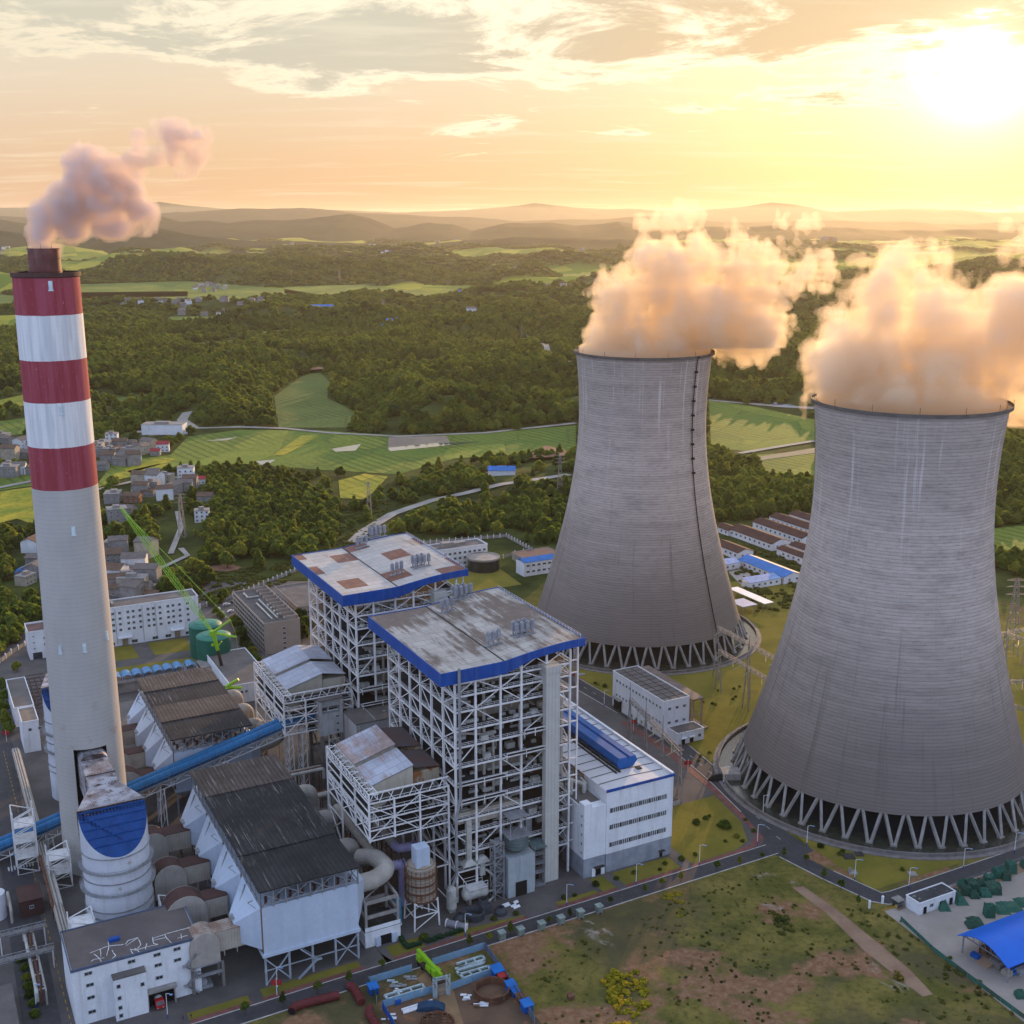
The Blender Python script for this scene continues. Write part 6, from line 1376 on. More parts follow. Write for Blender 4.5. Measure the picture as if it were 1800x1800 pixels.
# crane
def crane():
    Y = 556.0; p = lambda u, v, dy=0: gy(u, v, Y + dy)
    B = gx(397, 1192); bx, by = B
    t = thing('crawler_crane', 'lime green lattice boom crane standing behind the dark dust filter', 'crane', bx, by, rot=0)
    k = Vector((p(374, 1112)[0], Y, p(374, 1112)[2]))
    foot = Vector((p(383, 1143)[0], Y, p(383, 1143)[2]))
    mb = MB(t); mb.path([(bx, by - 2, 0), tuple(foot)], [1.0, .75], 10); mb.build('mast', M('crane_dark', (.075, .05, .04), scale=.4, rough=.6), t)
    mb = MB(t); mb.path([tuple(foot), tuple(k)], [.9, 1.2], 10); mb.box(k.x - 1.4, k.x + 1.4, k.y - 1.2, k.y + 1.2, k.z - 1.5, k.z + 1); mb.beam(foot + Vector((0, -1, 2)), foot + Vector((2.4, -1, 5)), .6)
    mb.tube((k.x - .2, k.y - 1.3, k.z - 6), (k.x - .2, k.y - 1.0, k.z - 6), .8, nseg=14); mb.build('head', m_lime, t)
    tip = Vector(p(213, 893, 26)); mb = MB(t); d = (tip - k).normalized(); sx = d.cross(Vector((0, 1, 0))).normalized(); sy = sx.cross(d).normalized(); n_ = 40
    def q(f, i, j): w = (.35 + .75 * min(f * 6, 1, (1 - f) * 5)); return k + (tip - k) * f + sx * (i * w) + sy * (j * w)
    for i, j in ((-1, -1), (1, -1), (1, 1), (-1, 1)):
        for s in range(n_): mb.beam(q(s / n_, i, j), q((s + 1) / n_, i, j), .19)
    for s in range(n_):
        for (i, j), (i2, j2) in (((-1, -1), (1, -1)), ((1, -1), (1, 1)), ((1, 1), (-1, 1)), ((-1, 1), (-1, -1))):
            mb.beam(q(s / n_, i, j), q((s + 1) / n_, i2, j2), .085)
    mb.build('boom', m_lime, t)
    for (u, v), nm in (((405, 1090), 'back_mast'), ((416, 1120), 'counter_jib')):
        mb = MB(t); mb.path([tuple(k), p(u, v, -4)], [.85, .45], 8); mb.build(nm, m_lime, t)
    mb = MB(t); e1 = Vector(p(405, 1090, -4)); e2 = Vector(p(416, 1120, -4)); mid = k.lerp(tip, .62)
    mb.beam(e1, e2, .14); mb.beam(e1, k.lerp(tip, .98), .16); mb.beam(e2, e2 - Vector((0, 0, 7)), .12); mb.build('pendant_lines', m_lime, t)
    t2 = thing('telescopic_crane', 'two short lime green crane booms poking out behind the dark filter roof', 'crane', *gx(405, 1240), rot=0)
    Y = 520
    for a_, b_ in (((404, 1203), (419, 1194)), ((404, 1208), (425, 1209))):
        mb = MB(t2); mb.path([gy(a_[0] - 6, a_[1] + 4, 520), gy(*a_, 520), gy(*b_, 520)], [.9, .8, .7], 8); mb.build('boom', m_lime, t2)
    mb = MB(t2); g = gy(398, 1210, 520); mb.box(g[0] - 3, g[0] + 3, 517, 523, 0, g[2]); mb.build('chassis', M('crane_dark', (.075, .05, .04)), t2)
crane()
# blue canopies over the settling basins
t = thing('settling_basin', 'long low concrete basin building under a row of blue canopies', 'plant building', 99, 572)
mb = MB(t); mb.box(74, 121, 572, 583, 0, 6.0); mb.box(122, 128, 572, 584, 0, 6); mb.build('wall', m_conc, t)
mb = MB(t); mb.box(74, 121, 570.6, 572, 5.4, 5.7); [mb.beam((x, 570.8, 5.7), (x, 570.8, 6.9), .1) for x in np.arange(74, 121, 2)]; mb.beam((74, 570.8, 6.8), (121, 570.8, 6.8), .1); [mb.box(x - .4, x + .4, 570.4, 572, 0, 5.4) for x in (80, 92, 104, 116)]; mb.build('gangway', m_concd, t)
m_can = M('canopy_blue', (.06, .20, .38), (.10, .25, .42), scale=.3, rough=.5, rust=((.40, .46, .52), .60, .5))
for i in range(9):
    x = 76.5 + i * 5.0 + (0 if i < 8 else 1.0); t = thing('canopy', f"blue curved canopy over the basin, {['leftmost, half behind the chimney','second','third','fourth','fifth','sixth','seventh','eighth','rightmost, set apart'][i]}{'' if i in (0,8) else ' from the chimney'}", 'canopy', x, 577, 6.0, group='blue canopies in a row')
    mb = MB(t); K = 8; prof = [(x - 2.2 + 4.4 * q / K, 7.6 + 1.0 * sin(pi * q / K)) for q in range(K + 1)]; mb.extr(prof[::-1] + [(p_[0], p_[1] - .15) for p_ in prof], 573, 581); mb.build('cover', m_can, t)
    for sx in (-2, 2):
        for yy in (573.4, 580.6): mb = MB(t); mb.box(x + sx - .12, x + sx + .12, yy - .12, yy + .12, 6, 7.9); mb.build('post', m_blue, t)
t = simple_building('store', 'white store with a mottled flat grey roof beside the green tanks', 'plant building', 127, 147, 533, 582, 9, m_wht, m_roofg, .6)
windows(t, [(132, 533, 5.6), (134.2, 533, 5.6)], 1.3, 1.3)
t = simple_building('switch_hut', 'low grey hut with white edges left of the far dust filter', 'plant building', 74, 88, 515, 545, 6.5, m_concd, m_roofg, .5)
mb = MB(t)
for q in range(4): mb.beam((62 + q * 3, 535, 0), (62 + q * 3, 535, 4), .2)
mb.beam((62, 535, 4), (71, 535, 4), .2); mb.beam((62, 545, 4), (71, 545, 4), .2); mb.beam((62, 535, 4), (62, 545, 4), .2); mb.beam((71, 535, 4), (71, 545, 4), .2); mb.build('pipe_frame', m_gstl, t)
# long low white buildings at the left edge
for roof, h, lab in (([(10, 1197), (43, 1191), (60, 1240), (24, 1243)], 9, 'white flat roofed building farther back at the left edge'), ([(32, 1247), (64, 1244), (64, 1267), (37, 1270)], 14, 'tall white building with a sandy roof beside the chimney frame')):
    q = [ga(u, v, h) for u, v in roof]; a0, a1 = sorted((q[0][0] * .5 + q[3][0] * .5, q[1][0] * .5 + q[2][0] * .5)); b0, b1 = min(q[2][1], q[3][1]), max(q[0][1], q[1][1])
    t = simple_building('workshop', lab, 'plant building', a0, a1, b0, b1, h, m_wht, m_roofg if h < 10 else M('sandy_roof', (.25, .19, .14), scale=.2), .5)
    windows(t, [(a0 + 3, b0, h - 3.5), (a0 + 7, b0, h - 3.5)], 1.4, 1.4)
t = thing('pipe_yard', 'brown frame of pipes and tanks between the white workshops and the chimney', 'pipe rack', *ga(78, 1250))
a, b = ga(78, 1250); mb = MB(t)
for x in (a - 8, a + 4): [mb.beam((x, y, 0), (x, y, 6), .35) for y in np.arange(b - 10, b + 40, 10)]; mb.beam((x, b - 10, 6), (x, b + 30, 6), .4)
[mb.beam((a - 8, y, 6), (a + 4, y, 6), .3) for y in np.arange(b - 10, b + 40, 5)]
[mb.tube((a - 6 + q * 2.6, b - 8, 6.6), (a - 6 + q * 2.6, b + 30, 6.6), .4, nseg=8) for q in range(4)]; mb.build('rack', m_brn, t)
# pump building by the far tower
t = simple_building('control_building', 'long white two storey building with a gridded grey roof by the far cooling tower', 'plant building', 287, 300.8, 405.8, 448, 17.6, m_wht, m_roofg, .5)
mb = MB(t); [mb.box(287.4, 300.4, y - .12, y + .12, 17.72, 17.84) for y in np.arange(410, 448, 4.2)]; [mb.box(x - .12, x + .12, 406.2, 447.6, 17.72, 17.86) for x in (291.7, 296.2)]; mb.build('roof_joints', m_deck, t)
windows(t, [(287, 408.5 + i * 2.75, z) for z in (14.2, 7.2) for i in range(14)], 1.3, 1.3, 'a-'); windows(t, [(290 + i * 4, 405.8, z) for z in (14, 7.4) for i in range(3)], 1.6, 1.3); windows(t, [(287, 415 + i * 4, 1.6) for i in range(5)], 1.4, 1.8, 'a-')
mb = MB(t); mb.box(286.5, 287.0, 440, 446, 0, 5.5); mb.build('porch', m_dark, t); mb = MB(t); mb.box(285.2, 287, 439.4, 446.6, 5.5, 6); mb.build('porch_roof', m_conc, t)
t = simple_building('annex', 'low white annex with a grey roof at the end of the gridded building', 'plant building', 289, 303.2, 397.6, 405.6, 5.2, m_wht, m_roofg, .4)
windows(t, [(300.8, 397.6, 2.6)], 1.6, 1.6)
for x in (292, 296.5): mb = MB(t); mb.box(x - .9, x + .9, 397.3, 397.55, 0, 2.6); mb.build('door', m_dark, t); mb = MB(t); mb.box(x - 1.6, x + 1.6, 396.4, 397.6, 2.9, 3.1); mb.build('canopy', m_wht, t)
t = thing('crane_shed', 'long open shed roof on tan columns beside the gridded building', 'shed', 306.5, 430)
mb = MB(t); mb.box(303.6, 309.8, 407, 452, 14.6, 15.2); mb.build('roof', M('dusty_roof', (.22, .17, .14), scale=.15), t)
for y in np.arange(408, 452, 8.6):
    for x in (304.2, 309.2): mb = MB(t); mb.box(x - .35, x + .35, y - .35, y + .35, 0, 14.6); mb.build('column', M('tan_column', (.33, .26, .20), scale=.3), t)
mb = MB(t); mb.beam((304.2, 408, 7), (309.2, 408, 7), .4); mb.box(303, 312, 406, 440, 0, .7); mb.build('base', m_concd, t)
# buildings behind the far boiler house
ba, bb = ga(857, 989)
t = simple_building('admin_building', 'white administration building with a flat roof by the round dark hall', 'office building', ba - 62, ba, bb, bb + 16, 12.5, m_wht, m_roofg, .9)
windows(t, [(ba - 60 + i * 3.6, bb, z) for z in (2.4, 6, 9.6) for i in range(17)], 2.0, 1.6)
mb = MB(t); mb.box(ba - 30, ba - 24, bb + 6, bb + 11, 12.6, 15.6); mb.box(ba - 20, ba - 12, bb + 9, bb + 12, 12.6, 14); mb.build('roof_house', m_conc, t)
a, b = ga(850, 1000); t = thing('round_hall', 'round hall of dark glass with a pale flat roof', 'plant building', a, b)
mb = MB(t); mb.lathe([(10.6, 0), (10.6, 8.2)], a, b, 48); mb.build('glass_wall', M('smoked_glass', (.035, .035, .035), rough=.25, spec=.5), t)
mb = MB(t); mb.lathe([(10.8, 7.6), (10.8, 8.8), (10.2, 8.8), (10.2, 8.3), (0.02, 8.35)], a, b, 48); mb.build('roof', M('pale_roof', (.36, .32, .28), scale=.2), t)
a0, b0 = ga(921, 1014)
t = thing('blue_roof_hall', 'white hall with a bright blue sheet roof left of the far cooling tower', 'plant building', a0 + 10, b0)
mb = MB(t); mb.box(a0, a0 + 24, b0, b0 + 11, 0, 9.2); mb.build('wall', m_wht, t)
mb = MB(t); mb.extr([(b0 - .3, 9.2), (b0 + 5.5, 11), (b0 + 11.3, 9.2), (b0 + 11.3, 9.35), (b0 + 5.5, 11.2), (b0 - .3, 9.4)][::-1], a0 - .3, a0 + 24.3, 'a'); mb.build('roof', M('bright_blue_sheet', (.010, .16, .52), scale=.2, rough=.45, stripe=('a', 1.0, .15)), t)
windows(t, [(a0 + 3 + i * 4, b0, z) for z in (3, 7) for i in range(5)], 2.4, 1.4)
t = simple_building('flat_store', 'long low store with a grey and rust roof beyond the blue roofed hall', 'plant building', a0 + 12, a0 + 40, b0 + 22, b0 + 40, 5, m_conc, M('rust_brown_roof', (.15, .09, .08)), .3)
# boundary walls with posts
def wall_line(uv, lab, hgt=2.6, step=4.5, world=None):
    P = world or [gx(u, v) for u, v in uv]; o = P[0]
    t = thing('boundary_wall', lab, 'wall', o[0], o[1], rot=0, group='boundary walls with white posts')
    mb = MB(t); D = dense(P, step)
    for p, q in zip(P, P[1:]): mb.beam((*p, hgt / 2 - .2), (*q, hgt / 2 - .2), .25, hgt - .4)
    mb.build('wall_panel', m_conc, t)
    v0 = None
    for p in D[:99]:
        if v0 is None: mb = MB(t); mb.box(p[0] - .3, p[0] + .3, p[1] - .3, p[1] + .3, 0, hgt + .5); v0 = mb.build('post', m_wht, t); base = p
        else: c = v0.copy(); COL.objects.link(c); c.parent = t; c.location = (p[0] - base[0], p[1] - base[1], 0)
wall_line([(352, 1070), (420, 1047), (480, 1022), (540, 996)], 'pale boundary wall with white posts behind the dormitory block')
wall_line([(-20, 1180), (0, 1166), (20, 1150), (44, 1136), (52, 1120)], 'curved boundary wall with white posts at the left edge')
wall_line([(600, 985), (700, 960), (812, 951), (890, 944), (935, 969)], 'boundary wall with white posts behind the administration building')
wall_line([(935, 969), (905, 975), (885, 982)], 'white boundary wall beside the lawn near the blue roofed hall', step=7)
# brown roofed sheds
m_tile = M('brown_tiles', (.095, .045, .032), (.07, .035, .026), scale=.2, rough=.95, stripe=('b', 1.1, .25))
m_orng = M('orange_tiles', (.20, .075, .03), scale=.2, rough=.9)
def shed(u0, v0, u1, v1, w, h, lab, roofm=None, wallm=None, group='brown tiled sheds', nm='shed', roof2=None):
    """gabled shed running along b; (u0,v0)-(u1,v1) its left wall's foot, far end to near end"""
    p, q = ga(u0, v0), ga(u1, v1); a = (p[0] + q[0]) / 2; b0, b1 = q[1], p[1]
    t = thing(nm, lab, 'shed', a + w / 2, b0, group=group)
    mb = MB(t); mb.extr([(a, 0), (a + w, 0), (a + w, h), (a + w / 2, h + w * .16), (a, h)], b0, b1); mb.build('wall', wallm or m_wht, t)
    for s, rm in ((0, roofm or m_tile), (1, roof2 or roofm or m_tile)):
        mb = MB(t); x0, x1 = (a - .5, a + w / 2) if s == 0 else (a + w / 2, a + w + .5); z0, z1 = (h, h + w * .16 + .15) if s == 0 else (h + w * .16 + .15, h)
        mb.add([(x0, b0 - .4, z0 + .1), (x1, b0 - .4, z1 + .1), (x1, b1 + .4, z1 + .1), (x0, b1 + .4, z0 + .1), (x0, b0 - .4, z0 - .15), (x1, b0 - .4, z1 - .15), (x1, b1 + .4, z1 - .15), (x0, b1 + .4, z0 - .15)], [(0, 1, 2, 3), (7, 6, 5, 4), (4, 5, 1, 0), (6, 7, 3, 2), (5, 6, 2, 1), (7, 4, 0, 3)])
        mb.build('roof', rm, t)
    n_ = int((b1 - b0) / 5.2); windows(t, [(a, b0 + 3 + i * 5.2, h * .55) for i in range(n_)], 2.0, 1.6, 'a-')
    windows(t, [(a + w * f, b0, h * .55) for f in (.3, .7)], 1.6, 1.4)
    return t
for s in ((1289, 940, 1348, 970, 17, 5, 'long brown roofed shed with a white gable, nearest of the brown sheds'), (1325, 928, 1407, 959, 15, 5, 'long brown roofed shed second from the tower, ending beside a round bush'), (1357, 918, 1424, 946, 14, 5, 'brown roofed shed third back, partly behind the near cooling tower'), (1389, 914, 1432, 930, 13, 5, 'brown roofed shed farthest back by the wood'), (1388, 968, 1432, 985, 11, 4.5, 'short brown roofed shed at the near tower edge'), (1367, 976, 1425, 1000, 10, 5, 'derelict brown roofed shed with a ragged wall by the thicket'), (1262, 966, 1288, 986, 13, 5, 'brown roofed shed half hidden by the far cooling tower'), (1255, 934, 1282, 942, 12, 4, 'small brown roofed shed with white wall at the far tower edge')): shed(*s[:6], s[6])
m_bb = M('bright_blue_sheet', (.010, .16, .52)); m_pb = M('pale_blue_sheet', (.20, .34, .62), scale=.3, rough=.5, stripe=('a', 1.0, .1))
shed(1300, 995, 1375, 1028, 15, 4.8, 'long hall with a bright blue roof round the sandy yard', m_bb, None, 'blue roofed yard buildings', 'blue_roof_hall', M('cream_sheet', (.55, .50, .42), scale=.3))
def wing(u0, v0, u1, v1, d, h, lab, m):
    p, q = ga(u0, v0), ga(u1, v1); b = (p[1] + q[1]) / 2
    t = thing('yard_wing', lab, 'shed', p[0], b, group='blue roofed yard buildings')
    mb = MB(t); mb.box(p[0], q[0], b, b + d, 0, h); mb.build('wall', m_wht, t)
    mb = MB(t); mb.extr([(b - .3, h), (b + d + .3, h + 1.2), (b + d + .3, h + 1.4), (b - .3, h + .2)], p[0] - .3, q[0] + .3, 'a'); mb.build('roof', m, t)
    windows(t, [(p[0] + 3 + i * 4.6, b, h * .55) for i in range(int((q[0] - p[0]) / 4.8))], 1.7, 1.5)
wing(1318, 1037, 1372, 1027, 8, 4.2, 'low wing with a pale blue roof in front of the sandy yard', m_pb); wing(1270, 1003, 1304, 1000, 8, 4.2, 'low wing with a pale blue roof touching the far cooling tower', m_pb)
ab_sheet('sandy_yard', [ga(1280, 1005), ga(1302, 1000), ga(1340, 1020), ga(1318, 1036), ga(1300, 1026)], .12, m_grav)
def strip_roof(u0, v0, u1, v1, w, h, lab, m):
    p, q = ga(u0, v0, h), ga(u1, v1, h); a = (p[0] + q[0]) / 2
    t = thing('carport', lab, 'carport', a, q[1]); mb = MB(t); mb.box(a - w / 2, a + w / 2, q[1], p[1], h, h + .3); mb.build('roof', m, t)
    for y in np.arange(q[1] + 1, p[1], 9):
        for x in (-1, 1): mb = MB(t); mb.box(a + x * w * .4 - .15, a + x * w * .4 + .15, y - .15, y + .15, 0, h); mb.build('post', m_gstl, t)
strip_roof(1290, 1033, 1350, 1061, 7, 4, 'long white carport roof beside the far cooling tower', m_wht); strip_roof(1296, 1054, 1316, 1066, 11, 5, 'pale blue carport roof at the foot of the far cooling tower', m_pb)

# ---- switchyard gantries
m_zinc = M('galvanised', (.30, .27, .25), scale=.5, rough=.6)
m_ins = M('insulator_glass', (.42, .46, .30), rough=.3, spec=.5, scale=1)
def gantry(p, q, h, lab, mids=1, top=6.0, hang=True, w=1.4):
    """A-frame legs carrying a lattice beam between plan points p and q"""
    t = thing('gantry', lab, 'switchyard gantry', p[0], p[1], rot=0, group='steel switchyard gantries')
    d = Vector((q[0] - p[0], q[1] - p[1], 0)); L = d.length; d.normalize(); nrm = Vector((-d.y, d.x, 0))
    for i in range(mids + 2):
        c = Vector((*p, 0)) + d * L * i / (mids + 1); mb = MB(t)
        for s in (-1, 1): mb.path([tuple(c + d * s * 2.6), tuple(c + d * s * .3 + Vector((0, 0, h)))], [.34, .24], 6)
        mb.beam(c + d * -1.3 + Vector((0, 0, h * .5)), c + d * 1.3 + Vector((0, 0, h * .5)), .2)
        mb.path([tuple(c + Vector((0, 0, h))), tuple(c + Vector((0, 0, h + top)))], [.22, .08], 6); mb.build('leg', m_zinc, t)
    mb = MB(t); n_ = max(6, int(L / 1.8)); a0 = Vector((*p, h)); 
    for s1, s2 in ((-1, -1), (1, -1), (1, 1), (-1, 1)): mb.beam(a0 + nrm * s1 * w / 2 + Vector((0, 0, s2 * w / 2)), a0 + d * L + nrm * s1 * w / 2 + Vector((0, 0, s2 * w / 2)), .2)
    for i in range(n_):
        f0 = a0 + d * L * i / n_; f1 = a0 + d * L * (i + 1) / n_; z = Vector((0, 0, w / 2))
        for s in (-1, 1): mb.beam(f0 + nrm * s * w / 2 + z * (1 if i % 2 else -1), f1 + nrm * s * w / 2 - z * (1 if i % 2 else -1), .13); mb.beam(f0 + z * s + nrm * w / 2 * (1 if i % 2 else -1), f1 + z * s - nrm * w / 2 * (1 if i % 2 else -1), .13)
    mb.build('lattice_beam', m_zinc, t)
    if hang:
        for i in range(3 * (mids + 1)):
            c = a0 + d * L * (i + .5) / (3 * (mids + 1)); mb = MB(t); e = c + Vector((0, 0, -4.2)) if i % 3 == 1 else c - nrm * 5 + Vector((0, 0, -2.2))
            for k in range(14): f = k / 14; m0 = c.lerp(e, f + .02); m1 = c.lerp(e, f + .055); mb.path([tuple(m0), tuple(m1)], .24, 6)
            mb.build('insulator_string', m_ins, t)
wl = lambda u, v: gx(u, v)
gantry(wl(1258, 1192), wl(1372, 1262), 27, 'tall lattice gantry with strings of insulators beside the far cooling tower', 1, 5)
gantry(wl(1262, 1215), wl(1362, 1280), 21, 'lower lattice gantry with insulators in front of the far cooling tower', 1, 4)
gantry(wl(1106, 1303), wl(1194, 1404), 20, 'lattice gantry with insulators over the road by the turbine hall', 2, 8)
gantry(wl(1012, 1228), wl(1008, 1195), 22, 'slim gantry between the front boiler house and the far cooling tower', 0, 5, False)
for i, (u, v, u2, v2, h) in enumerate(((1760, 1200, 1850, 1235, 26), (1752, 1180, 1850, 1160, 20), (1768, 1262, 1860, 1262, 18), (1775, 1300, 1870, 1330, 16))):
    gantry(wl(u, v), wl(u2, v2), h, ('tallest switchyard gantry right of the near cooling tower', 'switchyard gantry behind the tallest one at the right edge', 'low switchyard gantry at the right edge above the basin', 'lowest switchyard gantry at the right edge nearest the camera')[i], 1, 7)
t = thing('transformer_compound', 'fenced transformer compound behind the turbine hall corner', 'transformer', *ga(1215, 1400))
a, b = ga(1205, 1398); mb = MB(t); mb.box(236, 244, b - 6, b - 1, 0, 4.5); mb.box(237, 239, b - 5, b - 2, 4.5, 7); [mb.box(244.4 + q * .7, 244.8 + q * .7, b - 6, b - 1, .8, 4) for q in range(4)]; mb.build('transformer_body', m_gstl, t)
mb = MB(t); [mb.tube((237 + q * 2.2, b - 3, 4.5), (237 + q * 2.2, b - 4, 8), .3, nseg=8) for q in range(3)]; mb.build('bushing', m_brn, t)
mb = MB(t); mb.box(246, 258, 352, 352.15, 0, 2); mb.box(258, 258.15, 352, 385, 0, 2); mb.build('fence_mesh', m_conc, t)
for i in range(4):
    y = 365 + i * 9; thing_solo('fire_wall', ('tan post and wall nearest the compound corner', 'second tan post along the hall roadside', 'third tan post along the hall roadside', 'farthest tan post along the hall roadside')[i], 'post', 262, y, M('tan_column', (.33, .26, .20)), lambda m: (m.box(260, 262.4, y, y + .6, 0, 6), m.box(262.4, 263, y - .2, y + .8, 0, 6.6)), group='tan posts beside the turbine hall')

# ---- street furniture
lamp0 = None
LAMPS = [(1272, 1380, 'beside the water basin inlet'), (1341, 1432, 'between road and basin wall, left of the bend'), (1418, 1487, 'on the verge below the basin wall'), (1502, 1548, 'at the road bend below the near cooling tower'), (1597, 1563, 'opposite the green covered machines'), (1693, 1528, 'on the right road beside the long verge'), (1783, 1500, 'at the right edge of the road'), (1331, 1485, 'on the brick corner of the junction'), (1229, 1522, 'on the lawn right of the turbine hall'), (1118, 1556, 'in front of the turbine hall lawn'), (996, 1593, 'on the small grass island'), (818, 1646, 'beside the silver pipe section'), (488, 1742, 'below the pale blue dust filter'), (1062, 1242, 'at the side road near the gridded building'), (1148, 1297, 'in front of the gridded white building'), (295, 1790, 'before the white building with the garage'), (64, 1772, 'beside the hedge at the left road'), (22, 1538, 'at the left road near the blue conveyor')]
for u, v, where in LAMPS:
    x, y = gx(u, v)
    if lamp0 is None:
        lamp0 = thing('street_lamp', '', 'street lamp', x, y, rot=0, group='street lamps along the plant roads')
        mb = MB(lamp0); mb.path([(x, y, 0), (x, y, 8.2)], [.13, .09], 8); mb.path([(x, y, 8.1), (x + .9, y - .5, 8.6), (x + 1.6, y - .9, 8.6)], .07, 6); mb.build('pole', m_wht, lamp0)
        mb = MB(lamp0); mb.box(x + 1.4, x + 2.2, y - 1.25, y - .75, 8.48, 8.68); mb.build('lamp_head', m_pb, lamp0)
        mb = MB(lamp0); mb.tube((x, y, 0), (x, y, 1.4), .17, nseg=8); mb.build('base_sleeve', m_blue, lamp0); l = lamp0
    else: l = copy_tree(lamp0); l.location = (x, y, 0)
    l['label'] = 'white street lamp ' + where
for u, v, lab in ((1209, 1358, 'red banner on a pole by the side road, near the near tower'), (1011, 1200, 'red banner on a pole by the side road, near the far tower'), (1113, 1285, 'red banner on a pole under the road gantry'), (12, 1305, 'red banner on a pole at the left edge'), (487, 1750, 'small red flag sign below the pale blue dust filter')):
    x, y = gx(u, v); t = thing('banner_pole', lab, 'sign', x, y, rot=0, group='red banners on poles')
    mb = MB(t); mb.path([(x, y, 0), (x, y, 6)], .1, 6); mb.build('pole', m_wht, t); mb = MB(t); mb.box(x - 1.6, x + 1.6, y - .08, y + .08, 3.6, 5.4); mb.build('banner', M('banner_red', (.36, .03, .03), scale=.5), t)
box0 = None
for i, (u, v) in enumerate(((882, 1651), (915, 1644), (952, 1634), (986, 1624), (1020, 1613), (1053, 1604))):
    x, y = gx(u, v); lab = 'pale green meter cabinet on the road verge, ' + ('nearest the blue fence', 'second from the blue fence', 'third from the blue fence', 'third from the turbine hall end', 'last but one towards the turbine hall', 'nearest the turbine hall')[i]
    if box0 is None:
        box0 = thing('meter_cabinet', lab, 'cabinet', x, y, rot=T, group='meter cabinets on the road verge'); ORG[box0.name] = (0, 0, 0, T)
        mb = MB(box0); mb.box(-1, 1, -1, 1, .5, 2.6); mb.build('cabinet_body', M('cabinet_green', (.20, .25, .21), scale=.5), box0); mb = MB(box0); mb.box(-1.2, 1.2, -1.2, 1.2, 2.6, 2.85); mb.build('lid', M('cabinet_lid', (.30, .36, .32), scale=.5), box0)
        for sx in (-.8, .8): mb = MB(box0); mb.box(sx - .15, sx + .15, -.9, .9, 0, .5); mb.build('foot', m_conc, box0)
    else: c = copy_tree(box0); c.location = (x, y, 0); c['label'] = lab
# pipe rack and pipeway along the left road
t = thing('pipeway', 'long beige pipeway beside the left road', 'pipe rack', 14, 380)
PW = [ga(u, v, 5) for u, v in ((33, 1318), (62, 1440), (95, 1580), (110, 1650))]; px = sum(p[0] for p in PW) / 4
mb = MB(t); mb.box(px - 1.6, px + 1.6, PW[-1][1], PW[0][1], 5, 5.5); [mb.tube((px - 1 + q * .9, PW[-1][1], 5.9), (px - 1 + q * .9, PW[0][1], 5.9), .35, nseg=8) for q in range(3)]; mb.build('pipes', m_pipe, t)
for y in np.arange(PW[-1][1] + 2, PW[0][1], 9): mb = MB(t); mb.box(px - 1.4, px - .8, y - .3, y + .3, 0, 5); mb.box(px + .8, px + 1.4, y - .3, y + .3, 0, 5); mb.build('support', m_conc, t)
for u, v, lab, ww in ((80, 1625, 'pale lattice pipe bridge across the left road', 14), (95, 1665, 'long sagging pipe bridge at the left corner', 34)):
    a, b = ga(u, v, 6.5); t = thing('pipe_bridge', lab, 'pipe rack', a, b); mb = MB(t)
    for y in (b - .8, b + .8): mb.truss((a - ww, y, 7.5), (a, y, 7.5), 1.6, int(ww / 2), .18)
    mb.build('bridge_truss', m_gstl, t); mb = MB(t); [mb.tube((a - ww, b - .5 + q * .5, 6.3), (a, b - .5 + q * .5, 6.3), .22, nseg=8) for q in range(3)]; mb.build('pipes', m_conc, t)
    for x in (a - ww + .5, a - .5):
        mb = MB(t); [mb.beam((x, y, 0), (x, y, 6), .3) for y in (b - .8, b + .8)]; mb.build('leg', m_wstl, t)
t = thing('pump_cluster', 'white tank and pipes at the left edge of the picture', 'tank', *ga(5, 1600)); a, b = ga(-4, 1612)
mb = MB(t); mb.lathe([(3, 0), (3, 9), (0.02, 10)], a, b, 24); mb.build('tank', m_wht, t); mb = MB(t); mb.elbow([(a + 4, b - 6, 0), (a + 4, b - 6, 5), (a + 4, b + 6, 5), (a + 4, b + 6, 0)], .5, 8); mb.build('pipework', m_pipe, t)
t = thing('low_workshop', 'low flat roofed workshop corner in the bottom left', 'plant building', *ga(5, 1790)); a, b = ga(25, 1730)
mb = MB(t); mb.box(a - 24, a - 1, b - 40, b - 6, 0, 4); mb.build('wall', m_concd, t); mb = MB(t); mb.box(a - 24.2, a - .8, b - 40.2, b - 5.8, 4, 4.3); mb.build('roof', m_roofg, t)

# ---- truck in the garage
def truck():
    t = thing('truck', 'red tanker truck parked in the garage opening of the white building', 'truck', 49.5, 322)
    m_red = M('truck_red', (.42, .02, .025), scale=1, rough=.35, spec=.5, var=.05)
    mb = MB(t); mb.extr([(317.8, .7), (319.9, .7), (319.9, 3.0), (318.3, 3.0), (317.8, 1.8)][::-1], 48.4, 50.8, 'a'); mb.build('cab', m_red, t)
    mb = MB(t); mb.extr([(317.92, 1.85), (318.36, 2.85), (318.2, 2.85), (317.74, 1.85)], 48.7, 50.5, 'a'); mb.build('windscreen', m_glass, t)
    mb = MB(t); mb.path([(49.6, 320.2, 2.1), (49.6, 320.6, 2.1), (49.6, 327, 2.1), (49.6, 327.4, 2.1)], [.7, 1.15, 1.15, .7], 18); mb.build('tank', m_ltank, t)
    mb = MB(t); mb.box(48.8, 50.4, 318, 328, .6, .95); mb.build('chassis', m_deck, t)
    for x in (48.5, 50.7):
        for y in (318.9, 324.8, 326.2): mb = MB(t); mb.tube((x - .15, y, .5), (x + .15, y, .5), .5, nseg=16); mb.build('wheel', m_dark, t)
    for x in (48.8, 50.4): mb = MB(t); mb.box(x - .2, x + .2, 317.7, 317.8, .9, 1.15); mb.build('headlight', m_ltank, t)
truck()

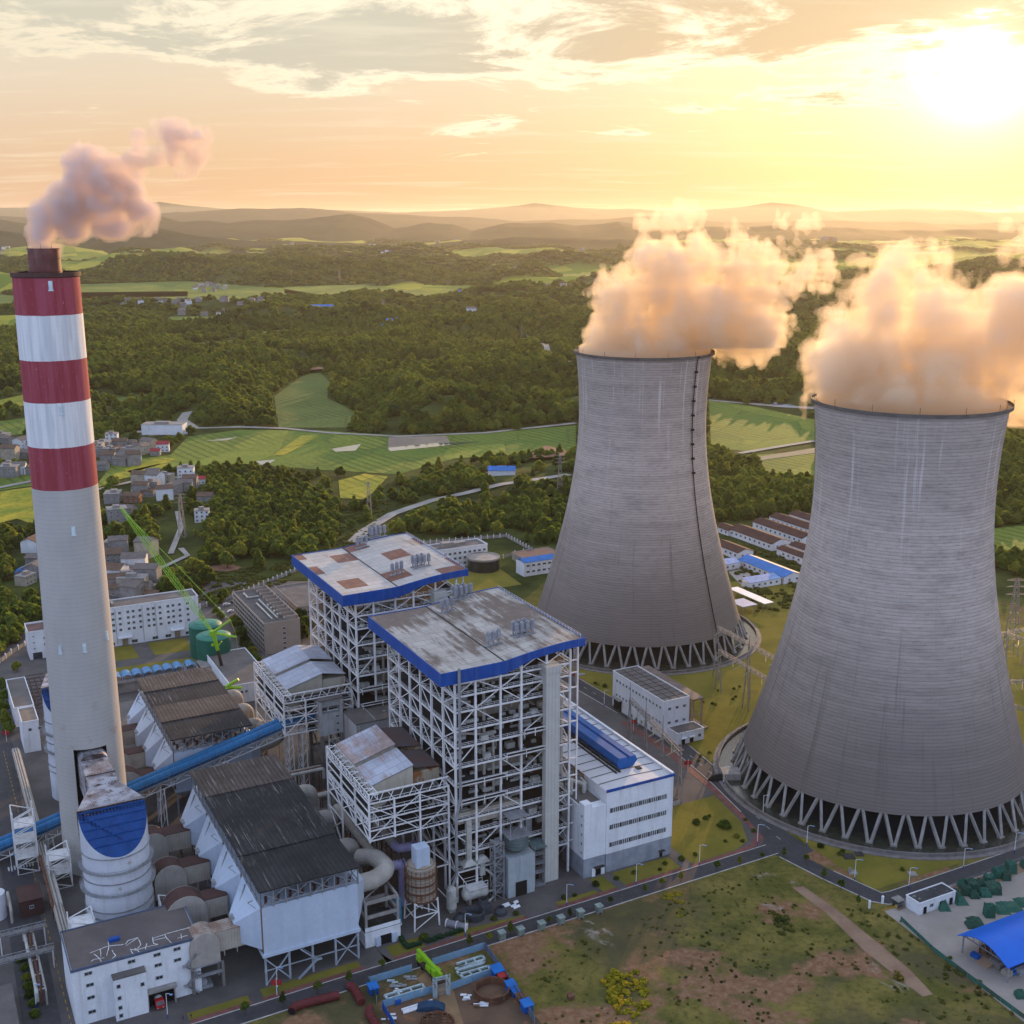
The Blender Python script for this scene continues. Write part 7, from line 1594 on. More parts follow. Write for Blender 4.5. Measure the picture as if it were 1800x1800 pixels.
# ---- construction site in front
m_fence = M('site_fence_blue', (.15, .29, .42), (.20, .34, .46), scale=.3, rough=.6, rust=((.34, .42, .48), .6, .4)); m_dblue = M('deep_blue', (.010, .10, .40), scale=.5)
for uv, lab, mt in (([(648, 1731), (724, 1708)], 'light blue hoarding along the road, left section', m_fence), ([(760, 1698), (852, 1669)], 'light blue hoarding along the road, right section', m_fence), ([(852, 1669), (884, 1712), (925, 1775), (940, 1800)], 'grey blue hoarding down the right side of the site', M('hoarding_grey', (.13, .17, .24), scale=.3)), ([(792, 1741), (868, 1714)], 'light blue hoarding behind the rusty ring', m_fence), ([(674, 1772), (764, 1745)], 'light blue hoarding in front of the long pale frame', m_fence), ([(672, 1774), (692, 1806), (700, 1830)], 'deep blue hoarding at the lower left of the site', m_dblue), ([(648, 1732), (662, 1765)], 'dark green net fence at the left of the site', M('net_green', (.02, .07, .05), scale=.5))):
    P = [gx(u, v) for u, v in uv]; t = thing('hoarding', lab, 'fence', *P[0], rot=0, group='site hoardings')
    mb = MB(t); [mb.beam((*p, 1.4), (*q, 1.4), .12, 2.4) for p, q in zip(P, P[1:])]; mb.build('sheet_panel', mt, t)
    for p in dense(P, 3.2): mb = MB(t); mb.beam((*p, 0), (*p, 2.8), .16); mb.build('fence_post', m_gstl, t)
m_pale = M('pale_frame', (.44, .55, .56), scale=.5, rough=.6)
def rect_frame(uv, lab, bars=2):
    """U or rectangle of square section members lying on the ground"""
    P = [gx(u, v) for u, v in uv]; t = thing('ground_girder', lab, 'girder', *P[0], rot=0, group='pale steel frames lying on the site')
    mb = MB(t); [mb.beam((*p, .5), (*q, .5), .7, .6) for p, q in zip(P, P[1:])]
    for i in range(1, bars + 1):
        f = i / (bars + 1); a = Vector((*P[0], .5)).lerp(Vector((*P[1], .5)), f); b = Vector((*P[3], .5)).lerp(Vector((*P[2], .5)), f); mb.beam(a, b, .5)
    mb.build('members', m_pale, t)
rect_frame([(676, 1753), (742, 1733), (747, 1740), (682, 1759), (676, 1753)], 'long pale steel frame left of the gate'); rect_frame([(802, 1697), (848, 1683), (852, 1689), (805, 1704)], 'pale steel frame nearest the road'); rect_frame([(803, 1709), (850, 1696), (852, 1692), (800, 1706)], 'narrow pale steel frame in the middle of three', 1); rect_frame([(806, 1716), (858, 1701), (863, 1707), (815, 1722), (803, 1711)], 'pale steel frame closest to the rusty ring')
def truck_crane():
    x, y = gx(757, 1712); t = thing('truck_crane', 'lime green truck crane with a folded boom beside the site gate', 'truck crane', x, y, rot=radians(122)); ORG[t.name] = (0, 0, 0, 0)
    mb = MB(t); mb.box(-7, 7, -1.3, 1.3, .8, 1.4); mb.build('chassis', M('crane_dark', (.075, .05, .04)), t)
    mb = MB(t); mb.box(5.0, 7.2, -1.3, 1.3, 1.4, 3.2); mb.box(-1.8, 1.2, -1.2, 1.2, 1.5, 3.0); mb.build('cab', m_lime, t)
    mb = MB(t); mb.box(7.0, 7.24, -1.1, 1.1, 2.2, 3.0); mb.build('windscreen', m_glass, t)
    mb = MB(t); mb.beam((-3.5, 0, 3.6), (8.2, 0, 3.5), 1.15, 1.2); mb.beam((-3.5, 0, 3.7), (-7.2, 0, 3.7), .8, .8); mb.box(-4.6, -2.6, -1.2, 1.2, 1.6, 3.8); mb.build('boom', m_lime, t)
    for xx in (-5.4, -3.8, 3.2, 5.6):
        for yy in (-1.25, 1.25): mb = MB(t); mb.tube((xx, yy - .2, .6), (xx, yy + .2, .6), .6, nseg=14); mb.build('wheel', m_dark, t)
truck_crane()
def site_gate():
    p, q = gx(765, 1753), gx(788, 1747); t = thing('site_gate', 'pale gateway of two lattice towers and a barred gate', 'gate', *p, rot=0)
    for c in (p, q): mb = MB(t); mb.mast(c[0], c[1], 0, 6.4, 1.1, 1.1, 5, .22); mb.box(c[0] - .5, c[0] + .5, c[1] - .5, c[1] + .5, 0, 2.2); mb.build('tower', m_pale, t)
    mb = MB(t); mb.truss((*p, 6.4), (*q, 6.4), .9, 4, .2); mb.build('lintel', m_pale, t)
    mb = MB(t); [mb.beam((p[0] + (q[0] - p[0]) * f, p[1] + (q[1] - p[1]) * f, .3), (p[0] + (q[0] - p[0]) * f, p[1] + (q[1] - p[1]) * f, 3.8), .1) for f in np.linspace(.1, .9, 9)]; [mb.beam((*p, z), (*q, z), .14) for z in (.5, 2, 3.8)]; mb.build('gate_leaf', m_gstl, t)
site_gate()
x, y = gx(865, 1748); t = thing('steel_ring', 'large rusty open steel ring on the brown soil', 'steel ring', x, y, rot=0)
mb = MB(t); mb.lathe([(5.0, 0), (5.0, 2.4), (4.85, 2.4), (4.85, 0)], x, y, 44); mb.build('plate_ring', m_rust, t); mb = MB(t)
for z in (.2, 1.2, 2.3): mb.lathe([(5.0, z), (5.35, z), (5.35, z + .15), (5.0, z + .15)], x, y, 44)
for j in range(26): q = 2 * pi * j / 26; mb.beam((x + 5.15 * cos(q), y + 5.15 * sin(q), 0), (x + 5.15 * cos(q), y + 5.15 * sin(q), 2.4), .2)
mb.build('stiffeners', m_rust, t)
x, y = gx(768, 1802); t = thing('ring_grid', 'flat rusty ring with a grid of bars inside, at the bottom edge', 'steel ring', x, y, rot=0)
mb = MB(t); mb.lathe([(5.2, 0), (5.2, 1), (4.8, 1), (4.8, 0)], x, y, 40); mb.build('outer_ring', m_rust, t); mb = MB(t)
for i in range(-3, 4): h = sqrt(max(24 - (i * 1.4) ** 2, 0)); mb.beam((x + i * 1.4, y - h, .8), (x + i * 1.4, y + h, .8), .28); mb.beam((x - h, y + i * 1.4, .8), (x + h, y + i * 1.4, .8), .28)
mb.build('grid_bars', m_rust, t)
m_oxide = M('red_oxide', (.13, .022, .022), (.095, .018, .018), scale=.5, rough=.6)
for pts, lab in (([(513, 1784), (516, 1777), (528, 1772), (596, 1755)], 'long dark red pipe with a bent end on the grass'), ([(609, 1740), (618, 1739), (624, 1746), (636, 1768)], 'short dark red bent pipe left of the site fence'), ([(650, 1778), (648, 1786), (656, 1800), (672, 1822)], 'dark red bent pipe at the bottom edge')):
    P = [(*gx(u, v), 1.2) for u, v in pts]; t = thing('red_pipe', lab, 'pipe', P[0][0], P[0][1], rot=0, group='dark red pipes lying on the grass')
    mb = MB(t); mb.elbow(P, 1.25, 16, 2.5); mb.build('barrel', m_oxide, t)
    mb = MB(t); d = (Vector(P[1]) - Vector(P[0])).normalized(); mb.path([tuple(Vector(P[0]) - d * .02), tuple(Vector(P[0]) - d * .06)], 1.05, 16); mb.build('open_end', m_dark, t)
    mb = MB(t); L = Vector(P[-1]) - Vector(P[-2]); k = max(3, int(L.length / 1.5)); [mb.path([tuple(Vector(P[-2]) + L * i / k), tuple(Vector(P[-2]) + L * (i / k + .012))], 1.36, 16) for i in range(k)]; mb.build('hoops', m_oxide, t)
for i, (u, v, w, lab, mt) in enumerate(((656, 1745, 2.6, 'bright blue site hut by the green net fence', m_bb), (874, 1716, 3.0, 'bright blue site hut at the corner of the hoarding', m_bb), (882, 1724, 2.2, 'red and blue tool chest next to the corner hut', M('banner_red', (.36, .03, .03))), (898, 1741, 2.6, 'blue covered hut halfway down the right hoarding', m_bb), (906, 1750, 2.0, 'blue tarpaulin hut below the halfway hut', m_bb), (926, 1776, 2.8, 'blue and white hut low on the right hoarding', m_bb), (699, 1764, 1.5, 'small blue cabin by the front hoarding', m_dblue), (915, 1760, 2.2, 'rusty brown bin beside the right hoarding', m_rust), (1003, 1756, 1.6, 'rust red drum on the grass right of the site', m_rust))):
    x, y = gx(u, v); t = thing('site_hut', lab, 'hut', x, y, rot=T); ORG[t.name] = (0, 0, 0, T)
    mb = MB(t); mb.box(-w / 2, w / 2, -w / 2, w / 2, 0, w * .8); mb.build('wall', m_dblue if mt is m_bb else mt, t); mb = MB(t); mb.add([(-w * .6, -w * .6, w * .8), (w * .6, -w * .6, w * .8), (w * .6, w * .6, w * .98), (-w * .6, w * .6, w * .98), (-w * .6, -w * .6, w * .9), (w * .6, -w * .6, w * .9), (w * .6, w * .6, w * 1.08), (-w * .6, w * .6, w * 1.08)], [(0, 3, 2, 1), (4, 5, 6, 7), (0, 1, 5, 4), (1, 2, 6, 5), (2, 3, 7, 6), (3, 0, 4, 7)]); mb.build('roof', mt, t)
for i, (u, v, u2, v2, lab) in enumerate(((706, 1777, 760, 1760, 'long white pipe in the stack on the soil, farthest'), (708, 1780, 758, 1765, 'long white pipe in the stack on the soil, middle'), (709, 1783, 740, 1773, 'short white pipe in the stack on the soil'))):
    p, q = gx(u, v), gx(u2, v2); mb = MB(o=(*p, 0)); mb.tube((*p, .4), (*q, .4), .35, nseg=10); mb.tube((*p, .4), (p[0] + .05, p[1], .4), .38, nseg=10); solo(mb, 'plastic_pipe', m_wht, lab, 'pipe', 'white pipes on the site', rot=0)
x, y = gx(757, 1773); mb = MB(o=(x, y, 0)); mb.extr([(x + 4.2 * cos(q), .1 + 1.6 * sin(q)) for q in np.linspace(0, pi, 14)], y - 1.6, y + 1.6); solo(mb, 'covered_machine', M('tarp_navy', (.02, .06, .12), scale=.6), 'dark navy tarpaulin heap on the soil', 'tarpaulin', rot=0)
rr = random.Random(5)
for i, (u, v, lab) in enumerate(((700, 1735, 'grey panel stack inside the left hoarding'), (690, 1728, 'pale panel heap near the green net'), (720, 1722, 'dark grey panel stack by the hoarding end'), (704, 1745, 'round white bucket lid heap near the blue hut'), (683, 1790, 'heap of white scrap beside the deep blue hoarding'), (845, 1765, 'small white box on the soil below the ring'), (822, 1755, 'thin white offcut on the soil'), (833, 1768, 'dark rusty beam pile on the soil'))):
    x, y = gx(u, v); mb = MB(o=(x, y, 0))
    for q in range(5): dx, dy, s = rr.uniform(-1.4, 1.4), rr.uniform(-1, 1), rr.uniform(.5, 1.3); mb.box(x + dx - s, x + dx + s, y + dy - s * .5, y + dy + s * .5, q * .16, q * .16 + .15)
    solo(mb, 'scrap_pile', (m_gstl, m_pale, m_gstl, m_wht, m_wht, m_wht, m_wht, m_rust)[i], lab, 'scrap', 'scrap heaps on the site', rot=0)

# ---- gravel yard at the lower right
t = simple_building('guard_house', 'small white guard house with a stained dark roof in the gravel yard', 'guard house', 283.4, 300, 251.5, 257.5, 4.2, m_wht, M('stained_dark_roof', (.06, .06, .062), scale=.3, rust=((.30, .30, .30), .6, .4)), .35)
windows(t, [(289, 251.5, 2.3)], 1.6, 1.3)
for x in (286, 293.4, 298): mb = MB(t); mb.box(x - .6, x + .6, 251.2, 251.45, 0, 2.5); mb.build('door', m_dark, t)
m_tarp = M('green_tarp', (.030, .125, .085), (.02, .085, .06), scale=.5, rough=.7); m_tarp2 = M('dark_green_tarp', (.022, .065, .045), (.03, .09, .06), scale=.4, rough=.75)
TARPS = [(1658, 1596, 4, 2.4, 'limp', 0), (1680, 1578, 3, 3, 'lump', 1), (1688, 1585, 4.5, 1.5, 'flat', 0), (1697, 1572, 2.8, 3, 'box', 1), (1690, 1560, 2.4, 3, 'lump', 0), (1707, 1562, 4, 2.8, 'box', 1), (1712, 1577, 3.2, 2.4, 'lump', 1), (1722, 1558, 3.6, 2.6, 'lump', 1), (1730, 1572, 3.8, 2.2, 'lump', 0), (1738, 1550, 3.2, 2.6, 'box', 0), (1743, 1566, 4.8, 2.4, 'box', 1), (1752, 1560, 3, 2, 'flat', 0), (1753, 1541, 3.2, 3, 'box', 0), (1763, 1535, 3, 2.4, 'lump', 0), (1768, 1546, 3, 2.6, 'box', 1), (1776, 1532, 3.2, 3.6, 'box', 0), (1802, 1524, 3, 2.4, 'lump', 0), (1738, 1610, 3.2, 4.2, 'box', 0), (1715, 1622, 5, 1.6, 'limp', 1), (1706, 1628, 3, 1.6, 'lump', 1), (1775, 1595, 8, 1.3, 'flat', 0), (1800, 1588, 6, 1.5, 'flat', 0), (1760, 1600, 5, 1.2, 'flat', 0), (1793, 1752, 3, 2.2, 'lump', 0)]
WH = ['beside the guard house', 'behind the guard house end', 'flat before the machines', 'second crate from the guard house', 'at the back near the verge', 'tall crate in the first row', 'before the tall crate', 'beside the long beam', 'bulging over a rounded load', 'square at the back row', 'long one in the middle of the row', 'low one in front of the long one', 'tall one near the row end', 'small one near the row end', 'box before the row end', 'tallest cube at the far end of the row', 'at the right picture edge behind', 'lone tall cube before the blue roof', 'long low heap left of the lone cube', 'short low heap at the rails', 'wide sheet before the blue roof', 'wide sheet at the right edge', 'narrow sheet next to the wide one', 'alone near the bottom right']
for (u, v, w, h, kind, c), wh in zip(TARPS, WH):
    x, y = gx(u, v); nx_, ny_, nz_ = 7, 6, 5; r_ = random.Random(u * 31 + v); mb = MB(o=(x, y, 0)); l = w * r_.uniform(.8, 1.3)
    def P_(i, j, k):
        f, g, e = i / nx_ * 2 - 1, j / ny_ * 2 - 1, k / nz_; tp = {'box': 1 - .10 * e, 'lump': sqrt(max(1 - e * e * .75, 0)), 'limp': 1 - .55 * e, 'flat': 1 - .5 * e}[kind]
        return (x + f * w / 2 * tp + r_.uniform(-.1, .1), y + g * l / 2 * tp + r_.uniform(-.1, .1), h * e + (r_.uniform(-.14, .14) * h if k == nz_ else 0))
    top = [[P_(i, j, nz_) for j in range(ny_ + 1)] for i in range(nx_ + 1)]
    vs = [p for row in top for p in row]; fs = [(i * (ny_ + 1) + j, (i + 1) * (ny_ + 1) + j, (i + 1) * (ny_ + 1) + j + 1, i * (ny_ + 1) + j + 1) for i in range(nx_) for j in range(ny_)]
    mb.add(vs, fs)
    bd = [(i, 0) for i in range(nx_)] + [(nx_, j) for j in range(ny_)] + [(i, ny_) for i in range(nx_, 0, -1)] + [(0, j) for j in range(ny_, 0, -1)]; k_ = len(bd)
    rows = [[top[i][j] for i, j in bd]] + [[P_(i, j, k) for i, j in bd] for k in range(nz_ - 1, -1, -1)]
    mb.add([p for r in rows for p in r], [(a * k_ + b, a * k_ + (b + 1) % k_, (a + 1) * k_ + (b + 1) % k_, (a + 1) * k_ + b) for a in range(nz_) for b in range(k_)])
    solo(mb, 'covered_load', (m_tarp, m_tarp2)[c], 'green tarpaulin covered load, ' + wh, 'covered load', 'green covered loads in the gravel yard', rot=0)
t = thing('open_shed', 'open shed with a large curved bright blue roof in the gravel yard', 'shed', 279, 221)
mb = MB(t); K = 20; prof = [(211.6 + 19.4 * i / K, 6.2 + 3.4 * sin(pi * i / K)) for i in range(K + 1)]
mb.add([(a_, y, z) for a_ in (278.2, 332) for y, z in prof] + [(a_, y, z - .25) for a_ in (278.2, 332) for y, z in prof], [(i + 1, i, K + 1 + i, K + 2 + i) for i in range(K)] + [(2 * (K + 1) + i, 2 * (K + 1) + i + 1, 3 * (K + 1) + i + 1, 3 * (K + 1) + i) for i in range(K)] + [(i, i + 1, 2 * (K + 1) + i + 1, 2 * (K + 1) + i) for i in range(K)])
mb.build('roof', M('shed_blue', (.006, .13, .60), (.006, .115, .54), scale=.2, rough=.45), t)
for x in np.arange(280, 332, 8.5):
    for y in (212.6, 230): mb = MB(t); mb.box(x - .2, x + .2, y - .2, y + .2, 0, 6.6); mb.build('post', m_gstl, t)
mb = MB(t)
for x in np.arange(280, 332, 8.5): mb.beam((x, 212.6, 6), (x, 230, 6), .25); [mb.beam((x, 212.6 + q * 2.2, 6), (x, 213.7 + q * 2.2, 6.2 + 3 * sin(pi * (q + .5) / 8)), .14) for q in range(8)]
mb.build('roof_truss', m_gstl, t)
for i, (x, y, w, d, h, mt, lab) in enumerate(((281.5, 226, 1.6, 3, 1.4, m_dblue, 'blue crate under the curved blue roof, leftmost'), (284, 220, 2.6, 4, 2, m_concd, 'grey machine under the curved blue roof'), (283, 215.4, 2.2, 2.6, 1.6, m_tan, 'tan crate under the curved blue roof'), (288, 214, 4, 2, 1.7, m_gstl, 'grey rack under the near eave of the blue roof'), (286, 226, 3, 3, 2.3, m_rust, 'rusty machine under the curved blue roof'))):
    thing_solo('stored_crate', lab, 'crate', x, y, mt, lambda m: (m.box(x - w / 2, x + w / 2, y - d / 2, y + d / 2, .15, h), m.box(x - w / 2 - .1, x + w / 2 + .1, y - d / 2, y - d / 2 + .4, 0, .15), m.box(x - w / 2 - .1, x + w / 2 + .1, y + d / 2 - .4, y + d / 2, 0, .15), m.box(x - w / 2 + .2, x + w / 2 - .2, y - d / 2 + .2, y + d / 2 - .2, h, h + .3)), group='goods stored under the blue roof')
a, b = ga(1790, 1706); mb = MB(o=(a, b, 0)); [mb.tube((a - 4, b - 1 + q * .8, .5 + .7 * (q % 2)), (a + 7, b - 1 + q * .8, .5 + .7 * (q % 2)), .4, nseg=10) for q in range(5)]; solo(mb, 'pipe_stack', m_bb, 'stack of blue pipes below the curved blue roof', 'pipe stack')
a, b = ga(1740, 1690); mb = MB(o=(a, b, 0)); mb.extr([(a - 4.5, 0), (a + 4.5, 0), (a + 1.5, 1.1), (a - 1, 1.2)], b - 2.4, b + 2.4); solo(mb, 'earth_heap', m_dirt, 'low brown earth heap in the gravel by the blue roof', 'earth heap')
for i, (u, v) in enumerate(((1528, 1596), (1551, 1588))):
    x, y = gx(u, v); t = thing('gate_post', ('left', 'right')[i] + ' white post of the yard gate at the road end', 'gate post', x, y, rot=0, group='white yard gate posts'); mb = MB(t); mb.path([(x, y, 0), (x, y, 2.6)], .42, 14); mb.build('shaft', m_wht, t); mb = MB(t); mb.path([(x, y, 2.6), (x, y, 2.9)], [.5, .3], 14); mb.build('cap', m_wht, t)
p, q = gx(1549, 1606), gx(1575, 1597); t = thing('barrier', 'yellow lifting barrier between gate and guard house', 'barrier', *q, rot=0); mb = MB(t); mb.beam((*p, 1), (*q, 1), .16); mb.build('arm', M('barrier_yellow', (.50, .30, .02), scale=1), t); mb = MB(t); mb.box(q[0] - .3, q[0] + .3, q[1] - .3, q[1] + .3, 0, 1.3); mb.build('cabinet', M('barrier_yellow', (.50, .30, .02)), t)
P = [gx(u, v) for u, v in ((1583, 1618), (1640, 1672), (1700, 1718), (1800, 1792), (1900, 1860))]; t = thing('net_fence', 'sagging green net fence along the left edge of the gravel yard', 'fence', *P[0], rot=0); mb = MB(t); [mb.beam((*p, .9), (*q, .9), .06, 1.5) for p, q in zip(P, P[1:])]; mb.build('net', M('net_teal', (.03, .16, .12), (.05, .07, .045), scale=.25), t); mb = MB(t); [mb.beam((*p, 0), (*p, 1.9), .1) for p in dense(P, 4)]; mb.build('fence_posts', m_gstl, t)
p, q = gx(1575, 1601), gx(1800, 1513); t = thing('mesh_fence', 'thin grey mesh fence along the right road', 'fence', *p, rot=0); mb = MB(t); [mb.beam((*p, z), (*q, z), .05) for z in (.4, 1, 1.6, 2)]; mb.build('wires', m_gstl, t); mb = MB(t); [mb.beam((*r, 0), (*r, 2.1), .1) for r in dense([p, q], 3)]; mb.build('fence_posts', m_gstl, t)
x, y = gx(1578, 1592); t = thing('kiosk', 'tiny dark kiosk with a pale roof between gate and guard house', 'kiosk', x, y, rot=T); ORG[t.name] = (0, 0, 0, T); mb = MB(t); mb.box(-1.3, 1.3, -1.3, 1.3, 0, 2.4); mb.build('wall', m_glass, t); mb = MB(t); mb.box(-1.6, 1.6, -1.6, 1.6, 2.4, 2.7); mb.build('roof', m_conc, t)
for u, v, w, lab in ((1492, 1506, 4, 'dark square pit cover on the lawn below the near tower'), (1510, 1502, 3, 'grey square pit cover just behind the dark one'), (1499, 1534, 3, 'pale slab with a white cabinet on the lawn'), (1604, 1537, 3, 'lone grey slab on the lawn by the lamp'), (1023, 1186, 3, 'grey pit cover on the lawn by the far tower')):
    x, y = gx(u, v); mb = MB(o=(x, y, 0)); mb.box(x - w / 2, x + w / 2, y - w / 2, y + w / 2, 0, .35); mb.box(x - w * .42, x + w * .42, y - w * .42, y + w * .42, .35, .45)
    if 'cabinet' in lab: mb.box(x - 1.6, x - .7, y - .4, y + .4, .4, 1.9)
    solo(mb, 'pit_cover', m_deck if 'dark' in lab else m_conc, lab, 'pit cover', 'pit covers on the lawns', rot=0)
x, y = gx(1283, 1368); t = thing('basin_inlet', 'concrete inlet chamber with a dark culvert hood at the basin edge', 'plant structure', x, y, rot=0); mb = MB(t); mb.box(x - 3.5, x + 4, y - 3, y + 4, 0, 3.2); mb.build('chamber', m_conc, t); mb = MB(t); mb.path([(x - 3, y - 1, 1), (x - 7, y - 2, .9), (x - 9.5, y - 2.4, .4)], [1.7, 1.5, .3], 12); mb.build('culvert_hood', m_dark, t)
# cars
m_cars = [M('car_white', (.62, .63, .64), rough=.25, spec=.5, var=.03, scale=1), M('car_grey', (.20, .21, .22), rough=.25, spec=.5, scale=1), M('car_dark', (.03, .03, .035), rough=.25, spec=.5, scale=1)]
def car(x, y, rz, m, lab):
    t = thing('parked_car', lab, 'car', x, y, rot=rz, group='parked cars'); ORG[t.name] = (0, 0, 0, 0)
    mb = MB(t); mb.extr([(-2.2, .35), (2.2, .35), (2.25, .8), (1.2, .95), (.6, 1.45), (-1.3, 1.45), (-1.9, .95), (-2.2, .9)], -.88, .88); o_ = mb.build('body', m, t); o_.rotation_euler.z = 0
    mb = MB(t); mb.extr([(1.12, .98), (.58, 1.40), (-1.28, 1.40), (-1.8, .98)], -.895, .895); mb.build('side_glass', m_glass, t)
    for xx in (-1.35, 1.4):
        for yy in (-.8, .8): mb = MB(t); mb.tube((xx, yy - .12, .34), (xx, yy + .12, .34), .34, nseg=12); mb.build('wheel', m_dark, t)
for i, (u, v, lab) in enumerate(((398, 1064, 'white car parked at the far end beside the dormitory'), (406, 1076, 'white car second from the far end by the dormitory'), (384, 1072, 'white car at the hedge by the dormitory'), (391, 1079, 'grey car at the hedge nearer the tanks'), (394, 1086, 'white car at the hedge nearest the tanks'), (410, 1060, 'dark car by the dormitory corner'))): car(*gx(u, v), T + .2 * (i % 2) + pi / 2 * (i > 1), m_cars[(0, 0, 0, 1, 0, 2)[i]], lab)
# people on the brick path
def person(x, y, lab, c1, c2, rz):
    t = thing('person', lab, 'person', x, y, rot=rz); ORG[t.name] = (0, 0, 0, 0)
    V = [(0, 0, .95), (0, 0, 1.2), (0, 0, 1.42), (0, 0, 1.52), (0, 0, 1.66), (-.2, 0, 1.40), (-.27, .06, 1.14), (-.26, -.08, .9), (.2, 0, 1.40), (.27, -.06, 1.14), (.26, .1, .9), (-.1, 0, .9), (-.11, -.12, .5), (-.11, .06, .06), (-.11, -.08, .03), (.1, 0, .9), (.11, .12, .5), (.11, .22, .06), (.11, .1, .03)]
    E = [(0, 1), (1, 2), (2, 3), (3, 4), (2, 5), (5, 6), (6, 7), (2, 8), (8, 9), (9, 10), (0, 11), (11, 12), (12, 13), (13, 14), (0, 15), (15, 16), (16, 17), (17, 18)]
    R = [.15, .16, .17, .06, .11, .075, .055, .04, .075, .055, .04, .095, .07, .05, .05, .095, .07, .05, .05]
    me = bpy.data.meshes.new('body'); me.from_pydata(V, E, []); o = bpy.data.objects.new('body', me); COL.objects.link(o); o.parent = t
    sk = o.modifiers.new('skin', 'SKIN'); o.modifiers.new('sub', 'SUBSURF').levels = 1; o.modifiers['sub'].render_levels = 1
    for v_, r_ in zip(me.skin_vertices[0].data, R): v_.radius = (r_, r_ * .8)
    me.skin_vertices[0].data[0].use_root = True; me.materials.append(c1)
    mb = MB(t); mb.lathe([(.02, 1.58), (.105, 1.62), (.12, 1.7), (.09, 1.78), (.02, 1.81)], 0, 0, 12); mb.build('hair', m_dark, t)
    mb = MB(t); mb.lathe([(.17, .98), (.2, 1.2), (.2, 1.38), (.1, 1.47)], 0, 0, 12); mb.build('jacket', c2, t)
m_skin = M('skin_and_trousers', (.10, .09, .11), scale=2); person(*gx(322, 1795), 'person in dark clothes walking on the brick path, farther left', m_skin, M('jacket_navy', (.03, .04, .09), scale=2), T); person(*gx(336, 1791), 'person in dark clothes walking on the brick path, farther right', m_skin, M('jacket_black', (.02, .02, .025), scale=2), T)

# ================================================================== COUNTRYSIDE: VILLAGES, PYLONS, WOODS
def hz(x, y): return float(height(np.array([x]), np.array([y]))[0])
WALLS = [('white', m_wht), ('grey', M('grey_render', (.30, .29, .28), scale=.3)), ('cream', M('cream_render', (.48, .42, .33), scale=.3)), ('brick', M('house_brick', (.26, .12, .07), scale=.4))]
ROOFS = [('grey', M('house_tiles', (.13, .11, .10), (.18, .15, .13), scale=.4)), ('brown', M('house_tiles_brown', (.15, .095, .065), scale=.4)), ('red', M('house_tiles_red', (.34, .035, .045), scale=.4)), ('flat pale', M('house_flat_roof', (.30, .28, .26), scale=.4)), ('blue', M('bright_blue_sheet', (.010, .16, .52)))]
HOUSES = []
def house(x, y, w, d, h, rz, wi, ri, lab, group, detail=True, wins=True):
    z = hz(x, y); t = thing('house', lab, 'house', x, y, z, group, rz); ORG[t.name] = (0, 0, 0, rz); HOUSES.append((x, y, max(w, d)))
    flat = ri == 3
    mb = MB(t); mb.box(-w / 2, w / 2, -d / 2, d / 2, -1.5, h)
    if not flat: mb.extr([(-d / 2, h), (d / 2, h), (0, h + d * .22)], -w / 2 + .05, w / 2 - .05, 'a')
    mb.build('wall', WALLS[wi][1], t)
    mb = MB(t)
    if flat: mb.box(-w / 2 - .3, w / 2 + .3, -d / 2 - .3, d / 2 + .3, h, h + .4); mb.box(-w * .2, w * .15, -d * .3, d * .1, h + .4, h + 2.6)
    else:
        for s in (-1, 1): mb.add([(-w / 2 - .5, s * (d / 2 + .6), h - .1), (w / 2 + .5, s * (d / 2 + .6), h - .1), (w / 2 + .5, 0, h + d * .22 + .25), (-w / 2 - .5, 0, h + d * .22 + .25), (-w / 2 - .5, s * (d / 2 + .6), h - .3), (w / 2 + .5, s * (d / 2 + .6), h - .3), (w / 2 + .5, 0, h + d * .22), (-w / 2 - .5, 0, h + d * .22)], [(0, 1, 2, 3), (7, 6, 5, 4), (0, 4, 5, 1), (1, 5, 6, 2), (2, 6, 7, 3), (3, 7, 4, 0)])
    mb.build('roof', ROOFS[ri][1], t)
    if wins:
        k = max(2, int(w / 3.6)); sp = [(-w / 2 + w * (i + .5) / k, -d / 2, zz) for i in range(k) for zz in np.arange(1.7, h - .8, 3.1)]
        windows(t, sp, 1.5, 1.5)
R_ = random.Random(12)
def nth(i): return f"{i}{'th' if 10 < i % 100 < 14 else {1: 'st', 2: 'nd', 3: 'rd'}.get(i % 10, 'th')}"
